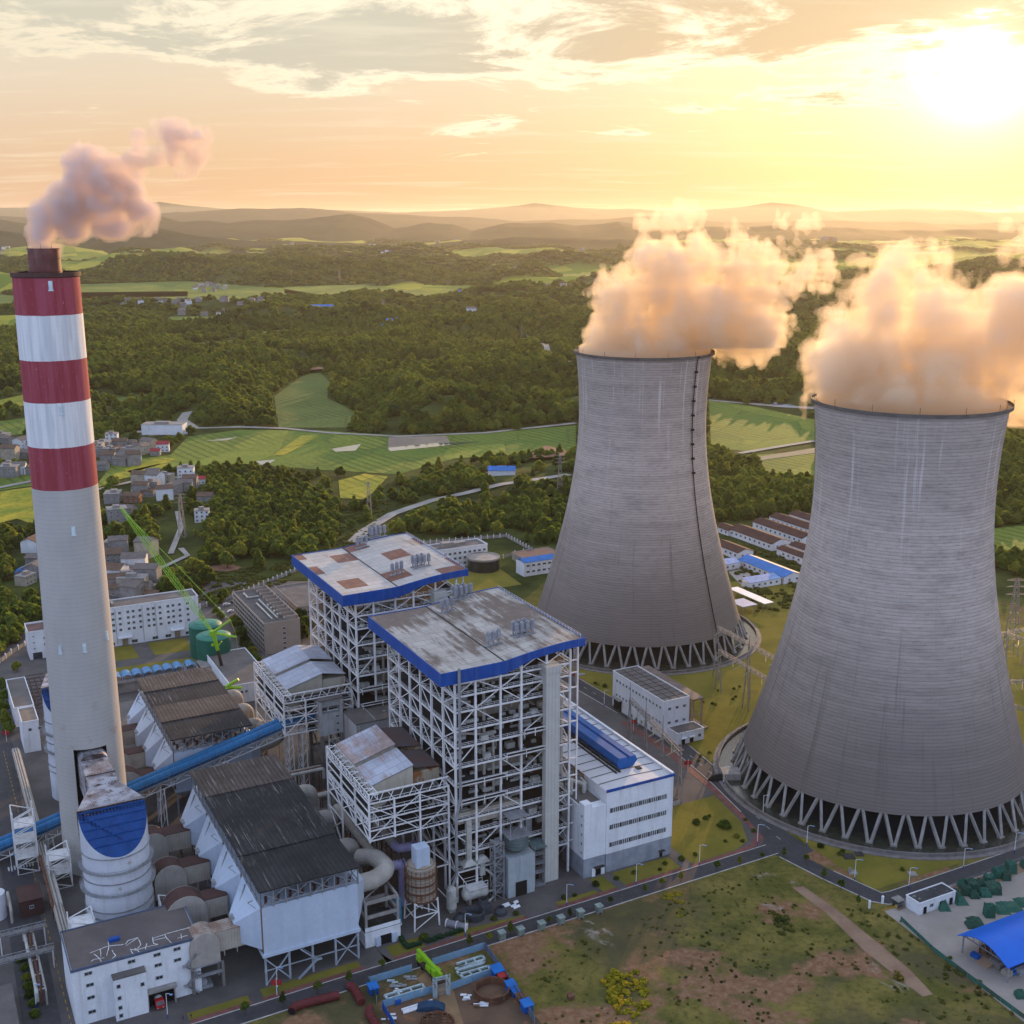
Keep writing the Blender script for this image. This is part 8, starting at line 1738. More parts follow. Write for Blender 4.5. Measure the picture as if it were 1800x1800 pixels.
NEAR = [ # u, v at the foot, width, depth, height, wall, roof, words
 (172,800,12,10,12,2,3,'tall cream house close to the right edge of the chimney'), (198,782,12,10,12,0,3,'tall white house standing highest behind the chimney'), (224,806,11,9,7,1,0,'grey house amid the dense row, left of the tan one'), (251,797,13,10,8,2,0,'cream house with a grey roof at the row end'), (287,793,12,10,8,0,2,'white house with a red roof nearest the fields'), (274,800,9,8,5,1,2,'low house with a red roof beside the taller red roofed one'), (214,818,14,10,7,1,0,'broad grey house at the front of the row'), (236,812,12,9,6,0,0,'white house at the front of the row'), (206,798,10,9,6,1,1,'brown roofed house behind the broad grey one'), (190,812,10,9,6,1,1,'brown roofed house nearest the chimney in the row'), (180,826,11,9,6,1,0,'small grey house at the fields next to the chimney'), (240,790,10,8,6,1,1,'brown roofed house behind the cream one'),
 (40,792,14,11,10,0,0,'white house with bluish roof left of the chimney'), (17,838,16,12,10,1,3,'three storey grey house by the pale lane at the left edge'), (50,832,12,9,5,1,1,'low brown house beside the three storey one'), (52,792,8,8,6,0,3,'small white block touching the chimney outline at left'),
 (291,847,14,9,7,2,3,'cream flat roofed house in front of the yellow rice'), (328,842,14,11,11,0,3,'tall white flat roofed house right of the cream one'), (350,850,11,8,5,0,2,'white house with a bright red roof at the wood edge'), (303,868,18,10,8,1,0,'long grey house above the winding lane'), (326,862,14,9,8,1,0,'grey house joined behind the long grey one'), (254,866,20,9,5,0,1,'long low house with a brown roof'), (234,882,13,10,6,3,1,'orange brick house among grey neighbours'), (199,882,16,12,8,1,3,'crowded grey flat roofed house near the chimney'), (207,922,14,12,13,1,3,'tall plain grey house beside the crane tip'), (362,880,12,10,5,1,1,'grey house with a brown roof alone in the trees'), (356,916,11,9,9,0,3,'white tower-like house alone in the wood'), (225,902,12,9,5,1,0,'low grey house right of the tall plain one'), (262,872,10,8,5,1,1,'small brown roofed house on the lane'),
 (196,985,16,12,6,1,1,'tan roofed long house beside the chimney shaft'), (224,1000,13,9,5,1,0,'dark roofed house behind the lane'), (212,1012,16,9,5,1,1,'brown roofed house in the narrow lane'), (196,1024,12,9,5,1,0,'grey house squeezed against the chimney outline'), (248,1020,11,9,5,1,0,'grey gabled house right of the red roof'), (226,1022,15,9,6,1,2,'house with the large crimson roof'), (240,1034,13,8,5,2,1,'cream house below the crimson roof'), (262,1040,9,7,4,1,3,'small flat roofed house behind the office block'), (238,1050,16,8,4,1,3,'low flat roofed house against the office block'), (206,1045,12,8,5,1,1,'brown house left of the flat roofed one'), (268,1052,9,7,4,3,1,'brick shed behind the office block'),
 (58,968,13,11,8,0,1,'white gabled house left of the chimney among trees'), (66,1012,14,18,6,1,0,'long grey roofed house against the left chimney outline'), (46,1026,11,8,6,2,3,'cream shop house at the left lane'), (64,990,11,9,5,1,0,'small grey house between two larger ones at left'), (40,1016,9,7,5,1,4,'small house with a blue sheet roof by the left lane')]
for u, v, w, d, h, wi, ri, lab in NEAR: house(*gx(u, v), w, d, h, R_.uniform(-.35, .45) + (0 if R_.random() < .7 else 1.5), wi, ri, lab, 'village houses left of the wood')
def cluster(n_, u0, u1, v0, v1, place, size=1.0, wins=False):
    pts = sorted((R_.uniform(u0, u1), R_.uniform(v0, v1)) for _ in range(n_))
    for i, (u, v) in enumerate(pts):
        wi = R_.choice((0, 1, 1, 2)); ri = R_.choice((0, 0, 1, 3, 3)); w = R_.uniform(11, 18) * size; d = R_.uniform(9, 12) * size; h = R_.uniform(5.5, 12) * size
        house(*gx(u, v), w, d, h, R_.uniform(-.4, .4), wi, ri, f'{nth(i + 1)} house from left, {place}, {WALLS[wi][0]} with {ROOFS[ri][0].replace("flat pale", "flat")} roof', place, wins=wins)
cluster(16, 305, 360, 536, 556, 'village right of the chimney top'); cluster(16, 384, 478, 546, 562, 'village beside the long green fields'); cluster(18, 325, 420, 500, 514, 'village across the green fields'); cluster(10, 215, 300, 540, 552, 'hamlet at the wood edge by the chimney')
cluster(22, 935, 1050, 508, 530, 'hazy village left of the steam'); cluster(14, 790, 925, 488, 500, 'far row left of the hazy village'); cluster(12, 640, 700, 464, 476, 'hamlet in the middle distance'); cluster(14, 745, 850, 436, 444, 'far white town below the hills', 1.6); cluster(12, 360, 460, 438, 448, 'far town right of the smoke', 1.6); cluster(8, 0, 24, 448, 462, 'far hamlet left of the chimney top', 1.4); cluster(9, 900, 1040, 444, 454, 'far works below the hills', 1.8); cluster(6, 500, 590, 440, 452, 'scattered far houses in the plain', 1.6); cluster(8, 140, 190, 476, 484, 'hamlet beside the chimney top band')
cluster(12, 172, 262, 786, 824, 'packed row right of the chimney'); cluster(9, 232, 345, 840, 892, 'lane houses before the wood'); cluster(14, 192, 272, 960, 1052, 'old lane behind the office block'); cluster(6, 0, 48, 770, 842, 'houses at the left lane')
def long_shed(u, v, w, d, h, wi, ri, lab): house(*gx(u, v), w, d, h, 0, wi, ri, lab, None, wins=False)
long_shed(568, 561, 50, 16, 8, 1, 4, 'long blue roofed shed alone in the far wood'); long_shed(691, 582, 26, 14, 6, 0, 4, 'left one of two blue roofed sheds in the wood'); long_shed(706, 581, 26, 14, 6, 0, 4, 'right one of two blue roofed sheds in the wood'); long_shed(816, 528, 34, 16, 8, 0, 4, 'blue roofed shed beside the far green fields'); long_shed(829, 574, 22, 14, 8, 0, 0, 'white gabled house on a far clearing'); long_shed(882, 842, 24, 12, 5, 0, 4, 'blue roofed hut in the near wood clearing'); long_shed(676, 588, 14, 10, 5, 0, 4, 'small blue hut below the two blue sheds')
long_shed(290, 762, 44, 20, 11, 0, 3, 'long white flat roofed warehouse on a pale apron by the fields'); patch('apron', [(252, 764), (330, 752), (342, 755), (318, 764), (262, 767)], .7, m_ctry)
for i, (u, v, w, h, lab) in enumerate(((1452, 438, 90, 90, 'left one of two hazy tower blocks above the steam'), (1463, 438, 70, 88, 'right one of two hazy tower blocks above the steam'), (656, 446, 60, 60, 'lone pale tower block far out in the plain'), (1385, 412, 0, 0, ''))):
    if not lab: continue
    x, y = gx(u, v); t = thing('tower_block', lab, 'tower block', x, y, rot=0); mb = MB(t); mb.box(x - w / 2, x + w / 2, y, y + 40, -2, h); mb.build('wall', m_concd if i < 2 else m_wht, t)
    mb = MB(t); mb.box(x - w * .3, x + w * .1, y + 8, y + 30, h, h + 7); mb.build('roof_house', m_concd, t)
    windows(t, [(x + w * f, y, 6 + q * 9) for q in range(int(h / 9) - 1) for f in (-.36, -.12, .12, .36)], 6, 4)
# solar panels
for i in range(8):
    u = 1366 + i * 9.5; p = gx(u, 714 + i * .8); x, y = p; t = thing('solar_table', 'tilted solar panel table on the valley floor, ' + ('first', 'second', 'third', 'fourth', 'fifth', 'sixth', 'seventh', 'last')[i] + ' from the left', 'solar panels', x, y, rot=.5, group='solar panel tables'); ORG[t.name] = (0, 0, 0, 0)
    mb = MB(t); mb.add([(-2.5, -24, 1), (2.5, -24, 3.6), (2.5, 24, 3.6), (-2.5, 24, 1), (-2.5, -24, .8), (2.5, -24, 3.4), (2.5, 24, 3.4), (-2.5, 24, .8)], [(0, 1, 2, 3), (7, 6, 5, 4), (0, 4, 5, 1), (1, 5, 6, 2), (2, 6, 7, 3), (3, 7, 4, 0)]); mb.build('panel', M('solar_glass', (.10, .11, .13), rough=.15, spec=.8, scale=.1), t)
    mb = MB(t); [mb.box(xx - .1, xx + .1, yy - .1, yy + .1, 0, zz) for yy in (-20, 0, 20) for xx, zz in ((-1.8, 1.2), (1.8, 3.2))]; mb.build('stand', m_zinc, t)
# pylons
for u, v, vt, lab in ((321, 944, 868, 'lattice pylon in front of the wood beside the village'), (649, 906, 846, 'slim lattice pylon above the far boiler house roof'), (984, 876, 800, 'lattice mast left of the far cooling tower'), (674, 559, 527, 'hazy pylon in the middle of the far wood'), (513, 500, 474, 'far pylon above the green band of fields'), (597, 499, 474, 'far pylon right of the green band of fields'), (917, 596, 572, 'thin pylon left of the bent road'), (926, 610, 588, 'thin pylon at the bent road'), (990, 566, 540, 'thin hazy pylon right of the bent road'), (777, 600, 578, 'thin pole pylon in the wood centre'), (1775, 1150, 1018, 'tall slim mast right of the near cooling tower')):
    x, y = gx(u, v); z0 = hz(x, y); zt = gy(u, vt, y)[2]; t = thing('pylon', lab, 'pylon', x, y, z0, rot=0, group='lattice pylons'); ORG[t.name] = (0, 0, 0, 0); H_ = zt - z0
    s = 1 + y / 2600.; mb = MB(t); mb.mast(0, 0, 0, H_, H_ * .15, H_ * .035, 9, .22 * s); mb.build('mast', m_zinc, t)
    mb = MB(t)
    for f in ((.80, .9, .985) if H_ > 30 else (.93,)): L = H_ * .13; mb.beam((-L, 0, H_ * f), (L, 0, H_ * f), .2 * s); mb.beam((-L, 0, H_ * f), (0, 0, H_ * (f + .03)), .14 * s); mb.beam((L, 0, H_ * f), (0, 0, H_ * (f + .03)), .14 * s)
    mb.build('cross_arms', m_zinc, t)
for uv, lw in ([(520, 650), (560, 645), (570, 655), (530, 658)], 1), ([(855, 640), (900, 636), (890, 644), (868, 645)], 1), ([(230, 632), (262, 628), (300, 622), (290, 630), (240, 636)], 1), ([(345, 1000), (400, 992), (430, 1000), (400, 1006), (370, 1004)], 1), ([(960, 790), (1000, 800), (996, 808), (900, 815), (860, 842), (850, 836)], 1):
    P = [gx(u, v) for u, v in uv]; hh = max(hz(*p) for p in P); solo(MB(o=(0, 0, 0)).sheet(P, hh + .6), 'bare_earth', M('red_earth', (.30, .15, .09), (.20, .11, .07), scale=.06, rough=1), None, None, rot=0, kind='structure')

# ---- leaves
def leaf_mat(name, c1, c2, tr=.35):
    m = bpy.data.materials.new(name); m.use_nodes = True; m.node_tree.nodes.clear(); n = NT(m.node_tree)
    r = n.new('ShaderNodeObjectInfo').outputs['Random']; P = n.new('ShaderNodeNewGeometry').outputs['Position']
    big = n.noise(P, .012, 3, .5)
    c = n.mix(n.math('MULTIPLY_ADD', r, .5, n.math('MULTIPLY', n.ramp(big, .35, .65), .5)), c1, c2)
    c = n.mix(n.ramp(n.noise(P, .5, 3, .6), .35, .7, 0, .4), c, tuple(x * .45 for x in c1))
    c = n.mix(n.ramp(r, .86, .90, 0, .6), c, tuple(x * y for x, y in zip(c2, (1.5, 1.05, 1)))); c = n.mix(n.ramp(r, .16, .12, 0, .6), c, tuple(x * .5 for x in c1))
    b = n.new('ShaderNodeBsdfPrincipled'); n.link(c, b.inputs['Base Color']); b.inputs['Roughness'].default_value = .7; b.inputs['Specular IOR Level'].default_value = .15
    t = n.new('ShaderNodeBsdfTranslucent'); n.link(n.mix(.5, c, (.30, .40, .035)), t.inputs[0])
    mx = n.new('ShaderNodeMixShader'); mx.inputs[0].default_value = tr; n.link(b.outputs[0], mx.inputs[1]); n.link(t.outputs[0], mx.inputs[2])
    o = n.new('ShaderNodeOutputMaterial'); n.link(mx.outputs[0], o.inputs[0]); return m
m_leaf = leaf_mat('leaves', (.030, .056, .012), (.175, .225, .034), .5); m_leafy = leaf_mat('leaves_yellow', (.28, .25, .014), (.45, .36, .016), .3); m_scrub = leaf_mat('leaves_scrub', (.06, .075, .016), (.16, .15, .03), .35); m_bark = M('bark', (.08, .06, .045), scale=1)
def crown_mesh(name, seed, shape, mat, nq=420, s=.30):
    """unit crown (about 1 wide in radius, foot of the crown at z = 0): leaf sprays over a few uneven lobes"""
    r = np.random.default_rng(seed); V, F = [], []
    if shape == 'round': L = [(0, 0, .95, .80)] + [(.62 * cos(a), .62 * sin(a), r.uniform(.55, 1.15), r.uniform(.38, .55)) for a in np.linspace(0, 2 * pi, 6)[:-1] + r.uniform(0, 1)] + [(r.uniform(-.3, .3), r.uniform(-.3, .3), 1.5, .42)]
    elif shape == 'tall': L = [(r.uniform(-.15, .15), r.uniform(-.15, .15), .4 + .42 * k, .72 - .12 * k) for k in range(5)]
    else: L = [(r.uniform(-.55, .55), r.uniform(-.55, .55), r.uniform(.25, .5), r.uniform(.35, .6)) for _ in range(5)]
    w = np.array([l[3] ** 2 for l in L]); w /= w.sum()
    for _ in range(nq):
        x, y, z, R = L[r.choice(len(L), p=w)]; d = r.normal(size=3); d /= np.linalg.norm(d)
        if d[2] < -.55: d[2] *= -1
        p = np.array([x, y, z]) + d * R * r.uniform(.72, 1.06)
        if p[2] < .02: p[2] = .02 + abs(p[2])
        n_ = d + r.normal(size=3) * .55; n_ /= np.linalg.norm(n_); a = np.cross(n_, [0.3, .5, .8]); a /= np.linalg.norm(a); b = np.cross(n_, a)
        q = s * r.uniform(.6, 1.25); k = len(V)
        V += [tuple(p + a * q), tuple(p + b * q * .7 + n_ * q * .15), tuple(p - a * q), tuple(p - b * q * .7 - n_ * q * .1)]; F.append((k, k + 1, k + 2, k + 3))
    me = bpy.data.meshes.new(name); me.from_pydata(V, [], F); me.materials.append(mat); return me
CR = [crown_mesh('crown', 1, 'round', m_leaf), crown_mesh('crown', 2, 'round', m_leaf), crown_mesh('crown', 3, 'tall', m_leaf), crown_mesh('crown', 4, 'round', m_leaf, 380, .34)]
mb = MB(o=(0, 0, 0)); mb.path([(0, 0, -.3), (.02, 0, .3), (0, .03, .7), (.02, 0, 1.1)], [.10, .075, .055, .02], 7)
for a in (0.3, 2.4, 4.4): mb.path([(0, .02, .5), (.35 * cos(a), .35 * sin(a), .85)], [.045, .012], 5)
_t = mb.build('trunk', m_bark); TRUNK = _t.data; bpy.data.objects.remove(_t)
def tree(x, y, s, k, lab, group, z=None, lift=.35, cat='tree', nm='tree', sz=1.0):
    z = hz(x, y) if z is None else z; t = thing(nm, lab, cat, x, y, z, group, R_.uniform(0, 6.28))
    c = bpy.data.objects.new('crown', CR[k]); COL.objects.link(c); c.parent = t; c.location.z = lift * s; c.scale = (s, s, s * sz)
    b = bpy.data.objects.new('trunk', TRUNK); COL.objects.link(b); b.parent = t; b.scale = (s * .9, s * .9, s * (lift + .5)); b.location.z = 0
    return t
# street and garden trees
ST = [(432,1785), (497,1768), (559,1748), (614,1729), (672,1704), (825,1666), (860,1658), (897,1645), (966,1626), (1001,1614), (1073,1591), (1134,1571), (1164,1561), (1197,1550), (1260,1532), (1300,1522), (1339,1512), (1378,1508), (1417,1517), (1448,1547), (1478,1565), (1508,1591)]
for i, (u, v) in enumerate(ST): tree(*gx(u, v), R_.uniform(.9, 1.35), 2 if i % 2 else 0, 'young thin tree on the front road verge, ' + nth(i + 1) + ' from the left', 'young trees along the front road', 0, 1.5)
for i, (u, v, s) in enumerate([(418, 1108, 3.4), (424, 1122, 3.2), (430, 1136, 3.6), (436, 1148, 3.0), (443, 1160, 3.4), (450, 1172, 3.2), (457, 1184, 3.3), (462, 1196, 2.8), (411, 1098, 2.6), (376, 1066, 3), (387, 1060, 3), (394, 1054, 3), (380, 1082, 2.4), (388, 1090, 2.4), (368, 1058, 2.4), (536, 1085, 4), (528, 1096, 4.2), (540, 1110, 4), (533, 1122, 3.6), (545, 1070, 3)]): tree(*gx(u, v), s, i % 4, 'bushy tree in the hedge row between green tanks and dormitory, ' + nth(i + 1) + ' from the far end' if i < 8 else 'bushy tree by the cars left of the dormitory, ' + nth(i - 7) + ' one' if i < 15 else 'dark bushy tree between dormitory and far boiler house, ' + nth(i - 14) + ' one', 'trees round the dormitory block', 0, .3)
for i, (u, v, s) in enumerate([(8, 1235, 3), (4, 1255, 3.2), (10, 1275, 3), (16, 1290, 2.6), (30, 1180, 2.4), (3, 1215, 3)]): tree(*gx(u, v), s, i % 4, 'dark bushy tree beside the white workshops, ' + nth(i + 1) + ' at the left edge', 'trees at the left edge', 0, .3)
for i, (u, v) in enumerate([(38, 1690), (44, 1705), (47, 1722), (50, 1738), (53, 1752), (58, 1768), (62, 1786)]): tree(*gx(u, v), 1.5, 0, 'round clipped bush beside the left road, ' + nth(i + 1) + ' from the far end', 'clipped bushes along the left road', 0, -.1, 'bush', 'bush', .8)
SH = [(1224,1449,1.5), (1274,1455,2.2), (1240,1440,1), (1198,1512,1.2), (1222,1504,.9), (1169,1520,1), (1115,1536,1), (1083,1546,.9), (1047,1557,1.2), (992,1580,1), (1010,1575,.7), (1295,1472,1), (1305,1480,.8), (1263,1452,.8), (1310,1442,.7), (1247,1436,.8), (1442,1490,1.3), (1476,1503,.9), (1481,1498,.9), (1586,1530,.9), (1325,1462,.9), (1080,1242,.9), (1090,1250,1), (1120,1268,1.1), (1046,1202,.8), (1051,1204,.8), (1063,1208,1.2), (1247,1325,.9), (1258,1240,.8), (1262,1215,.7), (1235,1235,.8), (1290,1212,.8), (1293,1226,.8), (1300,1208,.7), (1288,1230,.7), (1252,1238,.8), (1228,1338,.7), (1231,1330,.7), (818,1628,1.3), (868,1617,1), (907,1608,1), (745,1652,1.5), (1160,1530,.7), (1275,1480,.7)]
SH.sort()
for i, (u, v, s) in enumerate(SH): tree(*gx(u, v), s, (0, 1, 3)[i % 3], 'small round shrub on the lawn by the turbine hall' if u < 1350 and v > 1400 else ('small round shrub on the lawn below the near cooling tower' if v > 1400 else 'small round shrub on the lawn between the cooling towers'), 'shrubs on the lawns', 0, -.1, 'shrub', 'shrub', .85)['label'] += ', ' + nth(i + 1) + ' shrub from the left'
# hedges in front of the pump house
for pts, lab in (([(701, 1646), (714, 1666)], 'short dark green hedge beside the path'), ([(714, 1668), (740, 1660)], 'dark green hedge along the brick pavement'), ([(748, 1658), (816, 1636)], 'long clipped hedge with orange soil behind it')):
    p, q = gx(*pts[0]), gx(*pts[1]); t = thing('hedge', lab, 'hedge', *p, rot=0); mb = MB(t); k = 26; V = Vector((q[0] - p[0], q[1] - p[1], 0)); nr = Vector((-V.y, V.x, 0)).normalized()
    for i in range(260): f = R_.random(); c = Vector((*p, 0)) + V * f + nr * R_.uniform(-.6, .6) + Vector((0, 0, R_.uniform(.1, 1.3))); s = R_.uniform(.15, .32); mb.box(c.x - s, c.x + s, c.y - s, c.y + s, c.z - s * .5, c.z + s * .5)
    mb.build('foliage', leaf_mat('hedge_leaf', (.012, .05, .022), (.02, .07, .03), .1), t)
# ---- woods: every tree placed, the 250 nearest are things, the rest one mass
def fieldmask(x, y): return smooth((fbm(x / 1500, y / 620, 4, 9) - .465) / .02) * smooth((y - 1900) / 700)
PLANT = [p for p in FLAT[0]]
POND_CLEAR = [gx(u, v) for u, v in ((845, 965), (950, 965), (945, 945), (880, 930), (840, 940))]
SCRUB_CLEAR = [[gx(u, v) for u, v in q] for q in ([(1280, 1000), (1300, 930), (1440, 905), (1440, 1060), (1290, 1080)], [(330, 1010), (420, 985), (520, 980), (500, 1020), (350, 1060)], [(840, 830), (1000, 800), (990, 860), (880, 860)], [(590, 890), (680, 880), (640, 960), (590, 960)])]
VILL = [[gx(u, v) for u, v in q] for q in ([(150, 770), (300, 775), (310, 805), (170, 850)], [(160, 850), (330, 830), (370, 860), (330, 900), (250, 900), (190, 950)], [(170, 950), (250, 965), (320, 990), (280, 1060), (170, 1060)], [(-40, 760), (80, 770), (70, 850), (-40, 850)], [(20, 940), (110, 940), (110, 1060), (20, 1060)], [(280, 530), (480, 542), (480, 565), (300, 562)], [(310, 495), (430, 495), (430, 518), (310, 518)], [(925, 500), (1055, 500), (1055, 534), (925, 534)], [(240, 768), (345, 750), (330, 740), (245, 755)])]
def wood(D0, D1, sp, r0, r1, seed):
    g = np.random.default_rng(seed); ys = np.arange(D0, D1, sp); xs = np.arange(-.56 * D1 - 120, .60 * D1 + 160, sp)
    X, Y = np.meshgrid(xs, ys); X = (X + g.uniform(-.48, .48, X.shape) * sp).ravel(); Y = (Y + g.uniform(-.48, .48, Y.shape) * sp).ravel()
    k = (X > -.56 * Y - 110) & (X < .58 * Y + 140) & ~inpoly(X, Y, PLANT); X, Y = X[k], Y[k]
    keep = np.ones(len(X), bool)
    for q in FPOLY: keep &= (dpoly(X, Y, q) > 5) & (dpoly(X, Y + 22, q) > 2)
    dens = fbm(X / 130, Y / 130, 3, 17)
    prob = np.where(dens < .36, .25, 1.0)
    for q in VILL: prob = np.where(inpoly(X, Y, q), .22, prob)
    for q in SCRUB_CLEAR: prob = np.where(inpoly(X, Y, q), .12, prob)
    prob = np.where(inpoly(X, Y, POND_CLEAR), .06, prob)
    keep &= g.random(len(X)) < prob
    keep &= fieldmask(X, Y) < .3
    for x, y, w in HOUSES:
        if D0 - 50 < y < D1 + 50: keep &= ((X - x) / (w * .55 + 4)) ** 2 + ((Y - y + 10) / (w * .5 + 18)) ** 2 > 1
    for r in RF:
        for x, y in r:
            if D0 - 50 < y < D1 + 50: keep &= ((X - x) / 13) ** 2 + ((Y - y + 16) / 32) ** 2 > 1
    for u0, v0, u1, v1 in ((1289, 940, 1348, 970), (1325, 928, 1407, 959), (1357, 918, 1424, 946), (1389, 914, 1432, 930), (1300, 995, 1375, 1028), (1262, 966, 1288, 986), (1388, 968, 1432, 985), (1367, 976, 1425, 1000)):
        p, q = gx(u0, v0), gx(u1, v1)
        for f in np.linspace(0, 1, 9): keep &= np.hypot(X - p[0] - (q[0] - p[0]) * f - 8, Y - p[1] - (q[1] - p[1]) * f - 4) > 15
    for c in (T1, T2): keep &= np.hypot(X - c[0], Y - c[1]) > 74
    X, Y = X[keep], Y[keep]
    return X, Y, height(X, Y), g.uniform(r0, r1, len(X)), g.uniform(0, 6.28, len(X)), g.integers(0, 4, len(X))
WB = [wood(*a) for a in ((560, 1300, 6.9, 2.3, 5.4, 1), (1300, 2600, 10, 3.6, 7.4, 2), (2600, 5000, 18, 6.5, 13, 3), (5000, 9800, 34, 12, 22, 4))]
X, Y, Z, S, RZ, K = [np.concatenate([w[i] for w in WB]) for i in range(6)]
flat_ = np.where(Y > 5000, .30, np.where(Y > 2600, .52, 1.0))
# which of the nearest ones stand in the frame
fzc = Y * cP - (Z - CAMH) * sP; uu = 900 + FPX * X / fzc; vv = 900 - FPX * (Y * sP + (Z - CAMH) * cP) / fzc
vis = np.where((uu > 8) & (uu < 1792) & (vv < 1200) & ~((uu > 940) & (uu < 1300) & (vv > 620)) & ~((uu > 1400) & (uu < 1760)) & ~((uu > 60) & (uu < 190) & (vv > 850)))[0]
one = vis[np.argsort(fzc[vis])[:225]]
for i in one:
    u, v = uu[i], vv[i]
    if u < 190: lab, gr = 'leafy tree among the gardens left of the chimney', 'trees left of the chimney'
    elif u < 350: lab, gr = 'leafy tree among the village houses right of the chimney', 'trees in the village'
    elif u < 640: lab, gr = 'leafy tree in the wood behind the tan dormitory block', 'trees of the wood behind the dormitory'
    elif u < 1000: lab, gr = 'leafy tree in the wood behind the administration building', 'trees of the wood behind the administration building'
    elif u < 1440: lab, gr = 'leafy tree in the thicket round the brown and blue sheds', 'trees round the brown sheds'
    else: lab, gr = 'leafy tree in the wood right of the near cooling tower', 'trees right of the near cooling tower'
    lab = ('large ' if S[i] > 4.6 else 'small ' if S[i] < 3.2 else 'mid sized ') + lab
    if u > 190: lab += (', left end' if u % 150 < 50 else ', middle part' if u % 150 < 100 else ', right part') if 350 < u < 640 else ''; lab += ', front edge' if v > (1000 if u < 350 else 975) else ', deeper in'
    else: lab += ', near the office' if v > 1060 else ', by the white gable' if v > 950 else ', by the yellow field'
    tree(float(X[i]), float(Y[i]), float(S[i]), int(K[i]), lab, gr, float(Z[i]), .3)
rest = np.ones(len(X), bool); rest[one] = False
def scatter(name, X, Y, Z, S, RZ, K, flat, sources, kind='stuff'):
    me = bpy.data.meshes.new(name); me.vertices.add(len(X)); me.vertices.foreach_set('co', np.stack([X, Y, Z], 1).astype(np.float32).ravel())
    for nm, ty, val in (('size', 'FLOAT_VECTOR', np.stack([S, S, S * flat], 1)), ('turn', 'FLOAT_VECTOR', np.stack([0 * RZ, 0 * RZ, RZ], 1)), ('kindno', 'INT', K)):
        at = me.attributes.new(nm, ty, 'POINT'); at.data.foreach_set('vector' if ty == 'FLOAT_VECTOR' else 'value', val.ravel().astype(np.float32 if ty != 'INT' else np.int32))
    o = bpy.data.objects.new(name, me); COL.objects.link(o); tag(o, kind=kind)
    ng = bpy.data.node_groups.new(name, 'GeometryNodeTree'); ng.interface.new_socket('Geometry', in_out='INPUT', socket_type='NodeSocketGeometry'); ng.interface.new_socket('Geometry', in_out='OUTPUT', socket_type='NodeSocketGeometry')
    gi, go = ng.nodes.new('NodeGroupInput'), ng.nodes.new('NodeGroupOutput'); ip = ng.nodes.new('GeometryNodeInstanceOnPoints'); jn = ng.nodes.new('GeometryNodeJoinGeometry')
    for s in reversed(sources):
        oi = ng.nodes.new('GeometryNodeObjectInfo'); oi.transform_space = 'ORIGINAL'; oi.inputs['Object'].default_value = s; oi.inputs['As Instance'].default_value = True; ng.links.new(oi.outputs['Geometry'], jn.inputs[0])
    def attr(nm, ty): a = ng.nodes.new('GeometryNodeInputNamedAttribute'); a.data_type = ty; a.inputs['Name'].default_value = nm; return [q for q in a.outputs if q.enabled and q.name == 'Attribute'][0]
    ng.links.new(gi.outputs[0], ip.inputs['Points']); ng.links.new(jn.outputs[0], ip.inputs['Instance']); ip.inputs['Pick Instance'].default_value = True
    ng.links.new(attr('kindno', 'INT'), ip.inputs['Instance Index']); ng.links.new(attr('size', 'FLOAT_VECTOR'), ip.inputs['Scale'])
    er = ng.nodes.new('FunctionNodeEulerToRotation'); ng.links.new(attr('turn', 'FLOAT_VECTOR'), er.inputs[0]); ng.links.new(er.outputs[0], ip.inputs['Rotation']); ng.links.new(ip.outputs[0], go.inputs[0])
    o.modifiers.new('scatter', 'NODES').node_group = ng; return o
crowns = {}
for o in COL.objects:
    if o.type == 'MESH' and o.name.startswith('crown') and o.data in CR and CR.index(o.data) not in crowns: crowns[CR.index(o.data)] = o
src = [crowns[i] for i in range(4)]
scatter('woodland', X[rest], Y[rest], Z[rest], S[rest], RZ[rest], K[rest], flat_[rest], src)
# land cover of the far plain follows the same open fields
gm = ground.data; co = np.empty(len(gm.vertices) * 3); gm.vertices.foreach_get('co', co); co = co.reshape(-1, 3)
at = gm.attributes.new('open_field', 'FLOAT', 'POINT'); at.data.foreach_set('value', fieldmask(co[:, 0], co[:, 1]).astype(np.float32))
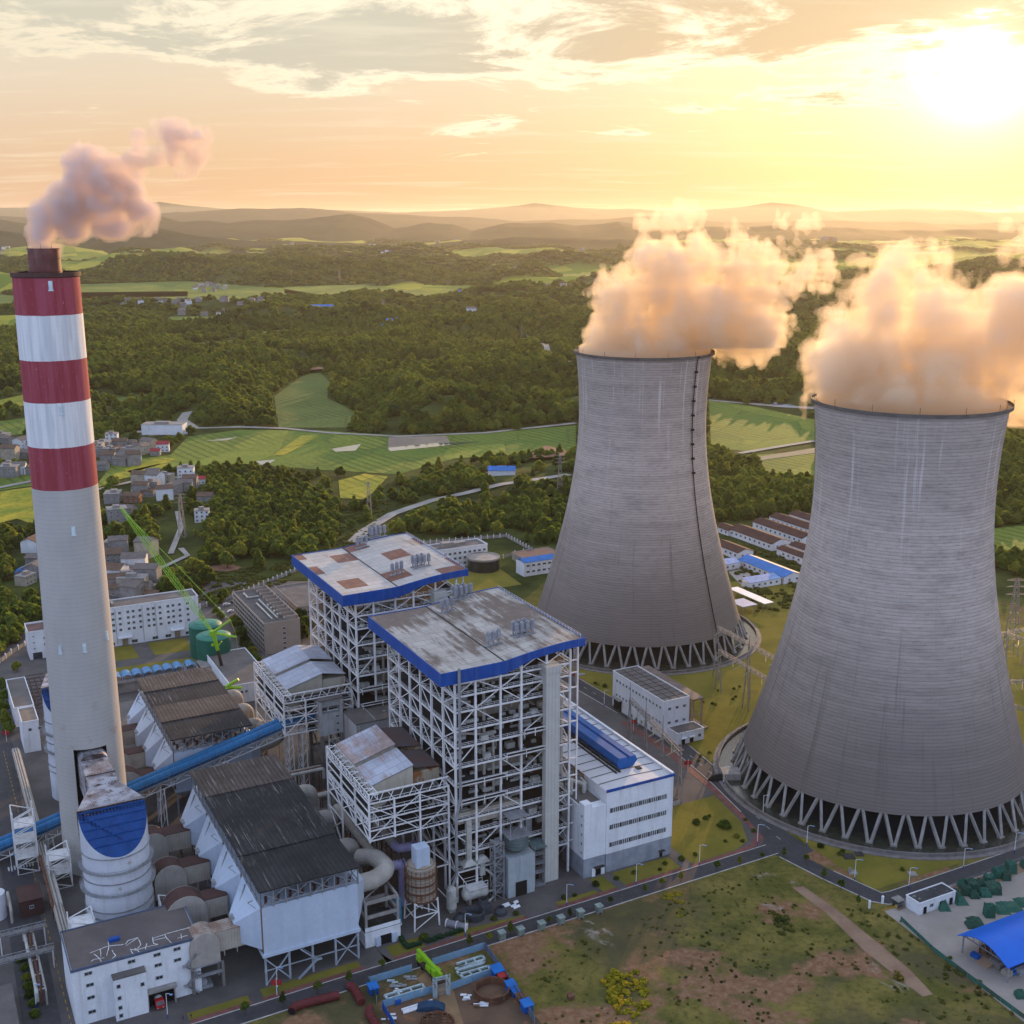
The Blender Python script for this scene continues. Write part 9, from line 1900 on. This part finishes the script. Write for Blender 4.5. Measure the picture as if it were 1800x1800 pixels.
# ---- scrub of the rough land in front: three small tufts set out as three real bushes, the rest as ground cover
tuf = [crown_mesh('foliage', 20 + i, 'low', m, 150, .26) for i, m in enumerate((m_scrub, m_leafy, m_scrub))]
tb = []
for i, (u, v, lab) in enumerate(((1370, 1618, 'bright green bush beside the dirt track, largest of the rough land'), (1090, 1722, 'yellow flowering bush at the middle of the rough land'), (1580, 1720, 'dark low bush right of the dirt track'))):
    x, y = gx(u, v); t = thing('bush', lab, 'bush', x, y, 0, rot=.4); o = bpy.data.objects.new('foliage', tuf[i]); COL.objects.link(o); o.parent = t; o.scale = (1.9, 1.9, 1.9); tb.append(o)
g = np.random.default_rng(8); PX, PY, PS, PK = [], [], [], []
def area(uv, n_, s0, s1, k, cl=None):
    q = [gx(u, v) for u, v in uv]; x0, x1 = min(p[0] for p in q), max(p[0] for p in q); y0, y1 = min(p[1] for p in q), max(p[1] for p in q)
    x = g.uniform(x0, x1, n_ * 3); y = g.uniform(y0, y1, n_ * 3); m = inpoly(x, y, q)
    if cl: m &= fbm(x / 9, y / 9, 3, k + 30) > cl
    TR = [gx(u, v) for u, v in ((1392, 1560), (1412, 1558), (1470, 1598), (1540, 1655), (1600, 1705), (1645, 1750), (1620, 1754), (1580, 1720), (1520, 1672), (1452, 1605))]; m &= dpoly(x, y, TR) > 1
    x, y = x[m][:n_], y[m][:n_]; PX.append(x); PY.append(y); PS.append(g.uniform(s0, s1, len(x))); PK.append(np.full(len(x), k))
area([(900, 1700), (1150, 1600), (1340, 1520), (1400, 1570), (1530, 1600), (1610, 1650), (1800, 1790), (1700, 1830), (950, 1830)], 380, .3, .8, 0, .48)
area([(1420, 1560), (1530, 1600), (1600, 1625), (1790, 1785), (1700, 1830), (1600, 1720)], 110, .35, 1.0, 2, .46)
area([(1060, 1720), (1105, 1690), (1135, 1715), (1140, 1770), (1125, 1810), (1075, 1810)], 90, .7, 1.5, 1, .40); area([(1350, 1600), (1385, 1600), (1395, 1640), (1370, 1650)], 30, .5, 1.2, 0); area([(1140, 1570), (1200, 1555), (1200, 1620), (1150, 1615)], 160, .3, .6, 1, .5)
area([(330, 1015), (530, 985), (500, 1025), (350, 1060)], 500, .8, 2.0, 0, .4); area([(1290, 1000), (1310, 960), (1430, 990), (1420, 1080), (1330, 1075)], 420, .9, 2.4, 0, .42); area([(590, 890), (690, 880), (640, 960), (560, 960)], 300, .8, 2, 0, .4)
PX, PY, PS, PK = map(np.concatenate, (PX, PY, PS, PK)); scatter('scrub', PX, PY, height(PX, PY), PS, g.uniform(0, 6.28, len(PX)), PK, np.full(len(PX), .85), tb)
